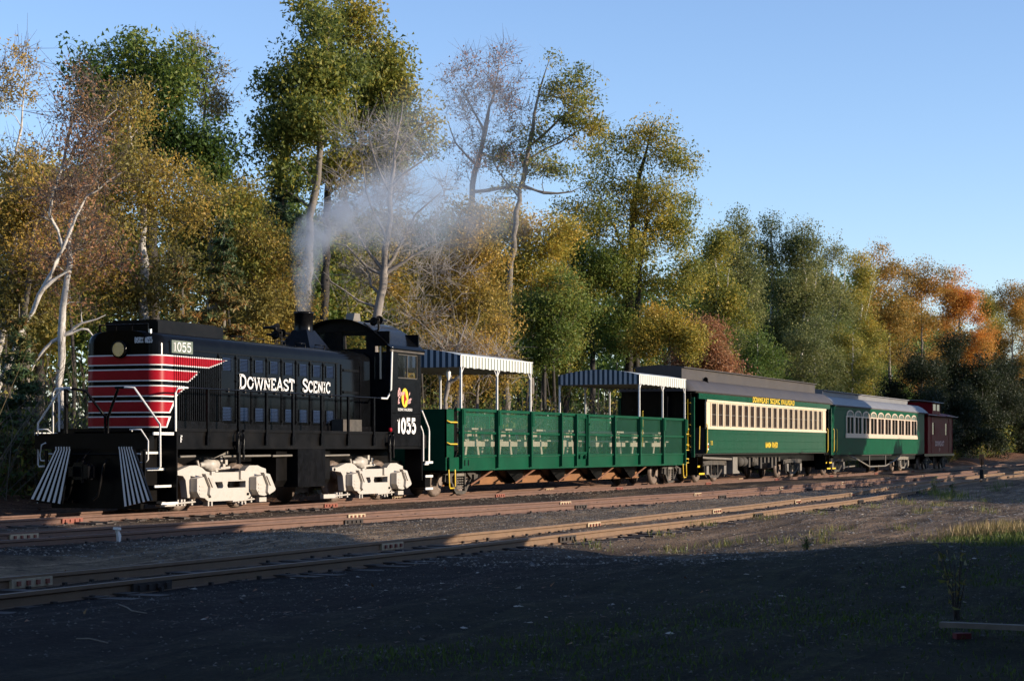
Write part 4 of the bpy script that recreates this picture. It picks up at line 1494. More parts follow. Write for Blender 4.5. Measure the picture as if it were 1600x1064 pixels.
# boarding gate of its own frame, hinges, ladder rungs, sill steps
mb = MB()
for x in (57.78, 58.64):
    mb.box(x - .03, x + .03, -1.56, -1.5, 1.2, 2.36)
for z in (1.2, 2.34):
    mb.box(57.78, 58.64, -1.555, -1.505, z - .025, z + .025)
for x in (57.95, 58.45):
    mb.box(x - .02, x + .02, -1.6, -1.5, 1.0, 1.14)
mb.box(58.72, 58.8, -1.64, -1.58, 2.1, 2.16)
mb.box(58.72, 58.8, -1.64, -1.58, 1.35, 1.4)
mb.build('boarding_gate', 'green_paint', GON)
mb = MB()
for z in (1.46, 2.06):
    mb.tube([(47.88, -1.47, z + .04), (47.9, -1.56, z), (48.36, -1.56, z), (48.38, -1.47, z + .02)], .022, 6)
    mb.tube([(69.3, -1.55, z + .02), (69.62, -1.58, z + .02), (69.62, -1.58, z - .18), (69.3, -1.55, z - .18)], .02, 6)
mb.build('grab_iron', 'yellow_paint', GON)
mb = MB()
for x in (48.12, 69.35):
    mb.tube([(x - .2, -1.5, .76), (x - .19, -1.52, .3), (x - .15, -1.52, .25), (x + .15, -1.52, .25), (x + .19, -1.52, .3), (x + .22, -1.5, .76)], .022, 6)
mb.tube([(69.3, -1.56, .95), (69.66, -1.56, .95), (69.66, -1.56, .8), (69.3, -1.56, .8)], .02, 6)
mb.tube([(64.62, -1.44, 2.1), (64.62, -1.44, 2.62), (64.7, -1.42, 2.66)], .025, 6)
mb.tube([(64.35, -1.44, 2.3), (64.62, -1.44, 2.32)], .02, 6)
mb.tube([(64.62, -1.44, 1.4), (64.62, -1.44, 2.1)], .02, 6)
mb.build('sill_step', 'yellow_paint', GON)
mb = MB()
for x in (49.0, 49.25):
    mb.box(x - .03, x + .03, -1.512, -1.5, .86, 1.02)
mb.prism([(48.3, 1.1), (48.36, 1.1), (48.5, 1.28), (48.44, 1.28)], 'y', -1.52, -1.47)
mb.build('stake_pocket', 'black_dull', GON)
# centre sill with cross bearers; hopper-like diagonal braces
mb = MB().box(49.6, 67.2, -.35, .35, .28, .68)
mb.box(49.6, 67.2, -.42, -.3, .26, .3)
mb.build('centre_sill', 'rust_orange', GON)
mb = MB().box(48.0, 69.2, -1.2, 1.2, .68, 1.0)
mb.build('underframe', 'black_dull', GON)
for x in (51.4, 54.7, 58.3, 61.9, 65.4):
    mb = MB().prism([(x - 1.0, .72), (x + .5, .72), (x + .36, .3), (x - .1, .28)], 'y', -.75, -.36)
    mb.build('cross_bearer', 'black_dull', GON)
    MB().tube([(x - 1.55, -1.3, .3), (x + .2, -1.3, .74)], .03, 6).build('brace_rod', 'rust', GON)
freight_truck(GON, 49.6, wb=1.79)
freight_truck(GON, 68.88, wb=2.24 * .8)
MB().box(47.2, 48.0, -.14, .14, .72, 1.0).build('coupler', 'black_dull', GON)
MB().box(69.4, 70.3, -.14, .14, .72, 1.0).build('coupler', 'black_dull', GON)


def canopy(x0, x1, posts):
    cz = lambda t: 3.93 + .20 * (1 - (abs(t) / 1.52) ** 2)
    C = holder('canopy', GON)
    tt = np.linspace(-1.52, 1.52, 15)
    poly = [(t, cz(t)) for t in tt] + [(t, cz(t) - .02) for t in tt[::-1]]
    MB().prism(poly, 'x', x0, x1, 0, True).build('canopy_roof', 'canvas_pale', C)
    MB().box(x0 + .03, x1 - .03, -1.48, 1.48, 3.62, 3.66).build('canopy_ceiling', 'canvas_under', C)
    for y in (-1.53, 1.53):
        mb = MB()
        n = int((x1 - x0) / .11) // 2 * 2
        for i in range(n):
            a, b = x0 + (x1 - x0) * i / n, x0 + (x1 - x0) * (i + 1) / n
            e = .012 * math.sin(i * 1.3)
            mb.add([(a, y, 3.60 + e), (b, y, 3.60 + e), (b, y, 3.935), (a, y, 3.935)], [(0, 1, 2, 3)], i % 2)
        mb.box(x0, x1, y - .01, y + .01, 3.925, 3.95, 0)
        mb.build('side_valance', ['canvas_white', 'canvas_sage'], C)
    for x in (x0 - .004, x1 + .004):
        mb = MB()
        n = 33
        for i in range(n):
            a, b = -1.52 + 3.04 * i / n, -1.52 + 3.04 * (i + 1) / n
            mb.add([(x, a, 3.60), (x, b, 3.60), (x, b, cz(b)), (x, a, cz(a))], [(0, 1, 2, 3)], i % 2)
        mb.build('end_valance', ['canvas_navy', 'canvas_pale'], C)
    for x in posts:
        for y in (-1.5, 1.5):
            MB().box(x - .027, x + .027, y - .027, y + .027, 2.30, 3.64).build('canopy_post', 'white_paint', C)
    for x in posts:
        for y in (-1.5, 1.5):
            for dx in (-.22, .22):
                if x0 < x + dx < x1:
                    MB().tube([(x, y, 3.4), (x + dx, y, 3.62)], .015, 5).build('post_brace', 'white_paint', C)
        MB().box(x - .07, x + .07, -1.62, -1.535, 2.0, 2.42).build('post_socket', 'green_paint', C)


canopy(48.66, 54.0, (48.74, 51.3, 53.88))
canopy(64.0, 69.45, (64.08, 66.7, 69.36))
mb = MB()
mb.lathe([(.02, .16), (.05, .12), (.07, .05), (.06, -.05), (.025, -.16), (.01, -.18)], (49.0, -1.0, 3.42), 'z', 12)
mb.tube([(49.0, -1.0, 3.56), (49.0, -1.0, 3.62)], .015, 5)
tag(mb.build('lantern', 'lamp_white', None, (49.0, -1.0, 3.2)), 'white teardrop lantern hanging under the striped canopy behind the cab', 'lantern')


# picnic tables standing in the open car
def picnic_table(x, label):
    t = thing('picnic_table', label, 'table', (x, 0, 1.08), 'picnic tables on the open car')
    for i in range(4):
        a = x - .37 + i * .19
        MB().box(a, a + .17, -1.0, 1.0, 1.88, 1.935).build('tabletop_plank', 'pale_wood', t)
    for sg in (-1, 1):
        for k in (0, 1):
            a = x + sg * .7 + (.01 if k else -.15)
            MB().box(a, a + .13, -1.0, 1.0, 1.56, 1.605).build('bench_plank', 'pale_wood', t)
    for y in (-.85, .81):
        mb = MB()
        for sg in (-1, 1):
            mb.prism([(x + sg * .2, 1.87), (x + sg * .31, 1.87), (x + sg * .56, 1.085), (x + sg * .43, 1.085)], 'y', y, y + .04)
        mb.build('leg', 'pale_wood', t)
        MB().box(x - .82, x + .82, y - .045, y - .005, 1.40, 1.555).build('bench_brace', 'pale_wood', t)
        MB().box(x - .37, x + .37, y + .045, y + .08, 1.70, 1.87).build('top_brace', 'pale_wood', t)
    return t


for x, l in ((51.0, 'pale picnic table nearest the black locomotive cab'),
             (53.5, 'pale picnic table under the rear posts of the first canopy'),
             (56.0, 'pale picnic table in the open, just past the first canopy'),
             (58.8, 'pale picnic table at the boarding gate in the middle of the car'),
             (63.5, 'pale picnic table beside the front posts of the second canopy'),
             (65.7, 'pale picnic table under the middle of the second canopy'),
             (68.1, 'pale picnic table at the coach end of the open car')):
    picnic_table(x, l)

# ================================================================ first coach
A0, A1 = 72.2, 92.15
CO = thing('passenger_coach', 'green coach with dark clerestory roof and twenty plain cream framed windows', 'passenger coach', (82, 0, 0))
N = 20
WX = [72.95 + i * .933 for i in range(N)]
ww = .62
for y, th in ((-1.5, .06), (1.5, -.06)):
    mb = MB().panel('y', y, th, (A0, A1), (2.10, 3.26), [(x, x + ww, 2.22, 3.12) for x in WX])
    mb.build('window_band', 'cream_paint', CO)
    s = 1 if th > 0 else -1
    mb = MB().box(A0, A1, min(y, y + th), max(y, y + th), 1.15, 2.10)
    mb.box(A0, A1, min(y - s * .012, y), max(y - s * .012, y), 1.15, 1.2)
    mb.box(A0, A1, min(y - s * .012, y), max(y - s * .012, y), 2.06, 2.1)
    for k in range(0, 17):
        for z in np.arange(1.26, 2.04, .1):
            xx = A0 + .3 + k * 1.2
            mb.box(xx, xx + .02, min(y - s * .008, y), max(y - s * .008, y), z, z + .02)
    for z in (1.3, 1.62, 1.92):
        for xx in np.arange(A0 + .15, A1 - .1, .18):
            mb.box(xx, xx + .02, min(y - s * .008, y), max(y - s * .008, y), z, z + .02)
    mb.build('lower_side', 'coach_green', CO)
    mb = MB().box(A0 - 1.0, A1 + .9, min(y, y + th), max(y, y + th), 3.26, 3.56)
    mb.box(A0, A1, min(y - s * .012, y), max(y - s * .012, y), 3.36, 3.375)
    mb.box(A0, A1, min(y - s * .03, y), max(y - s * .03, y), 3.25, 3.275)
    mb.box(78.2, 78.24, min(y - s * .01, y), max(y - s * .01, y), 3.28, 3.54)
    mb.build('letter_board', 'coach_green', CO)
    if y > 0:
        continue
    for x in WX:
        mb = MB().panel('y', y + .02, .03, (x, x + ww), (2.22, 3.12), [(x + .045, x + ww - .045, 2.27, 2.66), (x + .045, x + ww - .045, 2.70, 3.08)])
        w = mb.build('window', 'frame_grey' if x != WX[0] else 'frame_grey', CO)
        MB().add([(x + .03, y + .036, 2.24), (x + ww - .03, y + .036, 2.24), (x + ww - .03, y + .036, 3.1), (x + .03, y + .036, 3.1)], [(0, 1, 2, 3)]).build('pane', 'dark_glass', w)
mb = MB()
for x in [WX[0] - .16] + [v + ww + .157 for v in WX]:
    mb.box(x - .05, x + .05, -1.53, -1.5, 2.2, 3.14)
mb.box(A0, A1, -1.54, -1.5, 2.10, 2.17)
mb.box(A0, A1, -1.53, -1.5, 3.17, 3.25)
mb.build('window_pilaster', 'cream_paint', CO)
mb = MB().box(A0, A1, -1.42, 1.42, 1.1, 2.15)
mb.box(A0 + .1, A1 - .1, .2, .3, 2.15, 3.2)
mb.build('interior', 'interior_dark', CO)


def clerestory_roof(parent, x0, x1, mat, zc, ze, zt, hw, cw, hood=.9, z1=None):
    """lower deck from the eaves to the clerestory, then the raised deck with rounded ends"""
    z1 = z1 or zc
    tt = np.linspace(0, 1, 9)
    lower = [(-hw + (hw - cw) * t, ze + (z1 - ze) * math.sin(t * math.pi / 2) ** .9) for t in tt]
    mb = MB()
    pl = lower + [(-t, z) for t, z in lower[::-1]] + [(hw - .05, ze - .06), (-hw + .05, ze - .06)]
    mb.prism(pl, 'x', x0 + hood * .2, x1 - hood * .2, 0, False)
    for xe, sg in ((x0 + hood * .2, -1), (x1 - hood * .2, 1)):
        vs, fs = [], []
        for i in range(6):
            a = i / 5
            for t, z in lower + [(-t, z) for t, z in lower[::-1]]:
                vs.append((xe + sg * hood * .55 * math.sin(a * math.pi / 2), t * (1 - .12 * a * a), ze + (z - ze) * max(0, math.cos(a * math.pi / 2)) ** .8 - .02 * a))
        n = 2 * len(lower)
        for i in range(5):
            fs += [(i * n + j, i * n + j + 1, (i + 1) * n + j + 1, (i + 1) * n + j) for j in range(n - 1)]
        mb.add(vs, fs, 0, True)
    mb.build('lower_roof', mat, parent)
    mb = MB()
    dk = [(-cw + .02, z1 - .1), (-cw + .02, zt - .1), (-cw - .08, zt - .1), (-cw - .08, zt - .06), (-cw * .6, zt - .015), (0, zt + .02), (cw * .6, zt - .015), (cw + .08, zt - .06), (cw + .08, zt - .1), (cw - .02, zt - .1), (cw - .02, z1 - .1)]
    mb.prism(dk, 'x', x0 + hood * .3, x1 - hood * 1.3)
    mb.build('clerestory', mat, parent)


clerestory_roof(CO, 70.5, 93.6, 'roof_brown', 4.02, 3.54, 4.55, 1.56, .95, 1.0)
# vestibules
for x0, x1, s in ((70.5, 72.2, -1), (92.15, 93.2, 1)):
    xe = x0 if s < 0 else x1
    mb = MB().box(xe - .04, xe + .04, -1.4, 1.4, 1.1, 3.6)
    mb.box(min(xe + s * .04, xe + s * .35), max(xe + s * .04, xe + s * .35), -.55, .55, 1.0, 3.5)
    mb.build('end_wall', 'black_paint', CO)
    mb = MB().box(x0, x1, -1.42, 1.42, 1.02, 1.14)
    mb.box(x0 + .9 if s < 0 else x0, x1 if s < 0 else x1 - .9, -1.05, 1.05, 1.14, 3.5)
    mb.build('vestibule_floor', 'black_dull', CO)
    mb = MB()
    for y in (-1.48, 1.48):
        mb.box(xe - .05, xe + .05, y - .06, y + .06, 1.0, 3.3)
    mb.build('corner_post', 'coach_green', CO)
    xs_ = 71.2 if s < 0 else 92.4
    for sg in (-1, 1):
        mb = MB()
        mb.box(xs_ - .02, xs_, min(sg * .9, sg * 1.45), max(sg * .9, sg * 1.45), .3, 1.1)
        mb.box(xs_ + .7, xs_ + .72, min(sg * .9, sg * 1.45), max(sg * .9, sg * 1.45), .3, 1.1)
        for k, z in enumerate((.34, .62, .9)):
            yy = 1.5 - .18 * k
            mb.box(xs_, xs_ + .7, min(sg * (yy - .28), sg * yy), max(sg * (yy - .28), sg * yy), z, z + .025)
            mb.box(xs_, xs_ + .7, sg * yy - .012, sg * yy + .012, z - .02, z + .05, 1)
        mb.build('steps', ['black_dull', 'yellow_paint'], CO)
    mb = MB()
    mb.tube([(xe, -1.3, 1.3), (xe + s * .1, -1.3, 1.35), (xe + s * .1, -1.3, 3.2), (xe, -1.3, 3.25)], .02, 6)
    for z in np.arange(1.4, 3.4, .42):
        mb.tube([(xe + s * .1, -1.42, z), (xe + s * .1, -1.12, z)], .016, 6)
    xg = 72.12 if s < 0 else 92.35
    mb.tube([(xg, -1.52, 1.15), (xg, -1.56, 1.25), (xg, -1.56, 2.25), (xg, -1.52, 2.3)], .022, 6)
    mb.tube([(xg - s * .0 - .75, -1.46, 1.3), (xg - .75, -1.48, 2.2)], .022, 6)
    mb.build('grab_iron', 'yellow_paint', CO)
side_text('coach_lettering', 'DOWNEAST SCENIC RAILROAD', 78.8, -1.536, 3.30, .225, 'print_yellow', CO, length=7.1, w=.24)
side_text('coach_name', 'UNION', 80.95, -1.514, 1.38, .21, 'print_yellow', CO, length=.95, w=.28)
side_text('coach_name', 'RIVER', 82.05, -1.514, 1.38, .21, 'print_yellow', CO, length=.95, w=.28)
side_text('coach_number', '11', 72.72, -1.514, 1.48, .16, 'print_yellow', CO, length=.34, w=.26)
mb = MB()
for k in range(3):
    mb.box(72.24, 72.5, -1.506, -1.5, 1.28 + .1 * k, 1.34 + .1 * k, k % 2)
mb.build('small_placard', ['print_white', 'red_paint'], CO)
# under the floor
mb = MB()
mb.tube([(72.4, -1.25, .98), (73.0, -1.25, .96), (76.5, -1.25, .9)], .05, 8)
mb.build('brake_pipe', 'box_grey', CO)
MB().prism([(76.6, .98), (77.3, .98), (77.3, .45), (77.6, .36), (77.6, .3), (76.6, .3)], 'y', -1.3, -.7).build('equipment_box', 'box_grey', CO)
for x in (78.3, 78.9, 80.4):
    MB().lathe([(.02, -.25), (.2, -.22), (.22, 0), (.2, .22), (.02, .25)], (x, -1.05, .78), 'x', 12).build('reservoir', 'frame_grey', CO)
for x in np.arange(79.4, 84.5, .62):
    MB().box(x, x + .26, -1.2, -.9, .62 + .15 * math.sin(x * 3), .95).build('valve_box', 'frame_grey', CO)
MB().lathe([(.02, -1.1), (.28, -1.0), (.3, 0), (.28, 1.0), (.02, 1.1)], (83.2, -.75, .68), 'x', 14).build('air_tank', 'black_paint', CO)
MB().box(72.6, 91.8, -1.0, 1.0, .75, 1.1).build('underframe', 'black_dull', CO)
coach_truck(CO, 74.6)
coach_truck(CO, 87.2)
MB().box(93.2, 94.0, -.14, .14, .72, 1.0).build('coupler', 'black_dull', CO)
mb = MB()
for k in range(3):
    mb.tube([(71.6 + .5 * k, -1.3, 3.62), (71.9 + .5 * k, -1.15, 3.85), (72.3 + .4 * k, -1.2, 3.7)], .02, 5)
mb.lathe([(.02, .2), (.06, 0), (.1, -.12)], (73.6, -1.1, 3.95), 'x', 8)
mb.lathe([(.02, .2), (.06, 0), (.1, -.12)], (73.7, -1.05, 4.08), 'x', 8)
mb.tube([(73.7, -1.2, 3.6), (73.7, -1.08, 4.05)], .03, 6)
mb.build('roof_horn', 'black_dull', CO)

# ================================================================ second coach, arched windows
B0, B1 = 94.0, 117.9
CB = thing('passenger_coach', 'green wooden coach with pale grey roof and ten arched window pairs', 'passenger coach', (106, 0, 0))
AW = [96.75 + i * 1.893 for i in range(10)]
pw, pg = .72, .12
holes = []
for x in AW:
    holes += [(x, x + pw, 2.10, 2.95), (x + pw + .1, x + 2 * pw + .1, 2.10, 2.95)]
for y, th in ((-1.48, .06), (1.48, -.06)):
    s = 1 if th > 0 else -1
    mb = MB().panel('y', y, th, (B0, B1), (1.02, 3.54), holes)
    xx = B0
    while xx < B1:                                         # tongue and groove boards
        z0_, z1_ = 1.06, 1.88
        mb.box(xx, xx + .125, min(y - s * .012, y), max(y - s * .012, y), z0_, z1_)
        mb.box(xx, xx + .125, min(y - s * .012, y), max(y - s * .012, y), 3.27, 3.5)
        xx += .14
    mb.build('wooden_side', 'wagon_green', CB)
    if y > 0:
        continue
    mb = MB().box(96.45, 115.65, -1.53, -1.48, 1.88, 2.0)
    mb.box(96.5, 115.6, -1.515, -1.48, 2.0, 2.09)
    mb.build('window_sill', 'pink_cream', CB)
    mb = MB().box(96.55, 115.55, -1.51, -1.48, 2.955, 3.0)
    mb.build('window_head', 'pink_cream', CB)
    for x in AW:
        mb = MB().panel('y', -1.515, .034, (x - .16, x + 2 * pw + .26), (2.091, 2.954), [(x, x + pw + .01, 2.11, 2.94), (x + pw + .09, x + 2 * pw + .1, 2.11, 2.94)])
        w = mb.build('arched_window', 'pink_cream', CB)
        MB().add([(x - .02, -1.44, 2.08), (x + 2 * pw + .14, -1.44, 2.08), (x + 2 * pw + .14, -1.44, 2.97), (x - .02, -1.44, 2.97)], [(0, 1, 2, 3)]).build('pane', 'dark_glass', w)
        c = x + pw + .05
        n = 14
        o = [(c + .82 * math.cos(R(180 * i / n)), 3.0 + .30 * math.sin(R(180 * i / n)) ** .85) for i in range(n + 1)]
        q = [(c + .70 * math.cos(R(180 * i / n)), 3.0 + .23 * math.sin(R(180 * i / n)) ** .85) for i in range(n + 1)]
        mb = MB()
        for i in range(n):
            mb.prism([o[i], o[i + 1], q[i + 1], q[i]], 'y', -1.515, -1.481)
        mb.build('arch_trim', 'pink_cream', w)
        MB().add([(u, -1.492, v) for u, v in q], [tuple(range(n + 1))]).build('arch_light', 'board_green', w)
    for x, w_ in holes and [(h[0], h[1] - h[0]) for h in holes]:
        pass
for xe, s in ((B0, -1), (B1, 1)):
    mb = MB()
    vs, fs = [], []
    for i in range(7):                                     # rounded end corner
        a = R(90 * i / 6)
        for z in (1.02, 3.54):
            vs.append((xe + s * .55 * math.sin(a), -1.48 + .5 * (1 - math.cos(a)), z))
    fs = [(2 * i, 2 * i + 2, 2 * i + 3, 2 * i + 1) for i in range(6)]
    mb.add(vs, fs, 0, True)
    mb.add([(x, -y, z) for x, y, z in vs], fs, 0, True)
    mb.box(xe + s * .5 - .02, xe + s * .5 + .02, -1, 1, 1.02, 3.54)
    mb.build('rounded_end', 'wagon_green', CB)
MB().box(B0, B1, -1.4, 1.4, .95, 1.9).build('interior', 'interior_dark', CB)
clerestory_roof(CB, 93.4, 118.7, 'roof_grey', 3.95, 3.5, 4.3, 1.58, .9, 2.2)
mb = MB()
mb.tube([(97.8, -1.35, .98), (100.2, -1.35, .72), (102.8, -1.35, .36), (107.0, -1.35, .36), (109.4, -1.35, .62), (111.5, -1.35, .95)], .04, 6)
mb.tube([(97.0, -.9, .6), (98.6, -.9, .36), (101.2, -.9, .4)], .04, 6)
for x in (102.8, 107.0):
    mb.tube([(x, -1.35, 1.0), (x, -1.35, .36)], .035, 6)
mb.build('truss_rod', 'box_grey', CB)
MB().box(95.5, 117, -1.1, 1.1, .7, 1.0).build('underframe', 'black_dull', CB)
coach_truck(CB, 96.2)
coach_truck(CB, 113.2, mat='box_grey')
mb = MB()
for sg in (-1, 1):
    for k, z in enumerate((.34, .62, .9)):
        yy = 1.5 - .18 * k
        mb.box(93.5, 94.2, min(sg * (yy - .28), sg * yy), max(sg * (yy - .28), sg * yy), z, z + .025)
        mb.box(93.5, 94.2, sg * yy - .012, sg * yy + .012, z - .02, z + .05, 1)
mb.build('steps', ['black_dull', 'yellow_paint'], CB)
mb = MB()
for x in (93.75, 94.4):
    mb.tube([(x, -1.5, 1.15), (x, -1.54, 1.25), (x, -1.54, 2.25), (x, -1.5, 2.3)], .022, 6)
mb.build('grab_iron', 'yellow_paint', CB)
mb = MB()
mb.tube([(93.5, -.35, 4.1), (93.5, -.35, 4.55)], .07, 8)
mb.build('stove_pipe', 'black_dull', CB)

# ================================================================ caboose
K0, K1 = 119.4, 128.2
CA = thing('caboose', 'dark red caboose with roof cupola at the shaded rear of the train', 'caboose', (123.8, 0, 0))
mb = MB().panel('y', -1.42, .06, (K0, K1), (1.0, 3.4), [(121.0, 121.8, 2.2, 2.95), (125.6, 126.4, 2.2, 2.95)])
for z in (1.02, 1.75, 3.34):
    mb.box(K0, K1, -1.435, -1.42, z, z + .05)
for x in (K0, 120.6, 126.9, K1 - .06):
    mb.box(x, x + .06, -1.44, -1.42, 1.0, 3.4)
mb.build('side_wall', 'caboose_red', CA)
MB().panel('y', 1.36, .06, (K0, K1), (1.0, 3.4), [(121.0, 121.8, 2.2, 2.95), (125.6, 126.4, 2.2, 2.95)]).build('side_wall', 'caboose_red', CA)
mb = MB().box(K0, K0 + .06, -1.36, 1.36, 1.0, 3.4)
mb.box(K1 - .06, K1, -1.36, 1.36, 1.0, 3.4)
mb.build('end_wall', 'caboose_red', CA)
for x in (121.0, 125.6):
    MB().add([(x, -1.385, 2.2), (x + .8, -1.385, 2.2), (x + .8, -1.385, 2.95), (x, -1.385, 2.95)], [(0, 1, 2, 3)]).build('window_pane', 'dark_glass', CA)
tt = np.linspace(-1.62, 1.62, 13)
pl = [(t, 3.4 + .28 * (1 - (t / 1.62) ** 2)) for t in tt]
MB().prism(pl + [(t, z - .06) for t, z in pl[::-1]], 'x', K0 - .9, K1 + .9, 0, True).build('roof', 'caboose_red', CA)
mb = MB().box(121.6, 124.4, -1.3, 1.3, 3.5, 4.25)
mb.build('cupola', 'caboose_red', CA)
pl = [(t * .93, 4.25 + .15 * (1 - (t / 1.62) ** 2)) for t in tt]
MB().prism(pl + [(t, z - .05) for t, z in pl[::-1]], 'x', 121.4, 124.6, 0, True).build('cupola_roof', 'roof_grey', CA)
for x in (121.9, 123.2):
    MB().box(x, x + .85, -1.312, -1.3, 3.72, 4.12).build('cupola_pane', 'dark_glass', CA)
mb = MB()
for a, b in ((K0 - .9, 121.4), (124.9, K1 + .9)):
    mb.box(a, b, -1.66, -1.6, 3.38, 3.43)
mb.build('eave_trim', 'roof_grey', CA)
mb = MB().box(K0 - .9, K1 + .9, -1.4, 1.4, .85, 1.0)
for x in (K0 - .85, K1 + .85):
    for y in (-1.3, -.5, .5, 1.3):
        mb.tube([(x, y, 1.0), (x, y, 3.4)], .025, 5)
    mb.tube([(x, -1.3, 1.95), (x, 1.3, 1.95)], .025, 5)
mb.build('end_platform', 'black_dull', CA)
side_text('caboose_lettering', 'DOWNEAST', 121.9, -1.438, 1.50, .28, 'print_pink', CA, length=3.2, w=.26)
side_text('caboose_number', '15', 123.2, -1.438, 1.18, .16, 'print_pink', CA, length=.5, w=.2)
freight_truck(CA, 121.0)
freight_truck(CA, 126.8)

# ================================================================ trees
def tubes_mesh(segs, n=5):
    """segs: list of (points, radii) -> verts, quads"""
    V, F = [], []
    k = 0
    ang = np.arange(n) * 2 * math.pi / n
    ca, sa = np.cos(ang), np.sin(ang)
    for P, rr in segs:
        P = np.asarray(P, float)
        m = len(P)
        d = np.gradient(P, axis=0)
        d /= np.linalg.norm(d, axis=1)[:, None] + 1e-9
        up = np.where(np.abs(d[:, 2:3]) < .9, np.array([[0, 0, 1.]]), np.array([[1., 0, 0]]))
        a = np.cross(d, up)
        a /= np.linalg.norm(a, axis=1)[:, None] + 1e-9
        b = np.cross(d, a)
        r = np.asarray(rr)[:, None, None]
        v = P[:, None] + r * (a[:, None] * ca[None, :, None] + b[:, None] * sa[None, :, None])
        V.append(v.reshape(-1, 3))
        i, j = np.meshgrid(np.arange(m - 1), np.arange(n), indexing='ij')
        jn = (j + 1) % n
        F.append((k + np.stack([i * n + j, i * n + jn, (i + 1) * n + jn, (i + 1) * n + j], -1)).reshape(-1, 4))
        k += m * n
    return np.concatenate(V), np.concatenate(F)


def resample(P, step):
    P = np.asarray(P, float)
    if len(P) > 2:
        Q = np.vstack([2 * P[0] - P[1], P, 2 * P[-1] - P[-2]])
        out = []
        for i in range(1, len(Q) - 2):
            n = max(2, int(np.linalg.norm(Q[i + 1] - Q[i]) / step))
            t = (np.arange(n) / n)[:, None]
            a, b, c, d = Q[i - 1:i + 3]
            out.append(.5 * (2 * b + (c - a) * t + (2 * a - 5 * b + 4 * c - d) * t * t + (3 * b - a - 3 * c + d) * t ** 3))
        return np.vstack(out + [Q[-2][None]])
    n = max(3, int(np.linalg.norm(P[1] - P[0]) / step))
    t = np.linspace(0, 1, n)[:, None]
    return P[0] * (1 - t) + P[1] * t


def in_blobs(rng, blobs, n, shell=.5):
    """random points inside a union of ellipsoids (x, y, z, rx, ry, rz)"""
    B = np.array(blobs, float)
    w = B[:, 3] * B[:, 4] * B[:, 5]
    i = rng.choice(len(B), n, p=(w ** .8) / (w ** .8).sum())
    u = unit(n, rng) * (rng.uniform(0, 1, n) ** shell)[:, None]
    return B[i, :3] + u * B[i, 3:6]


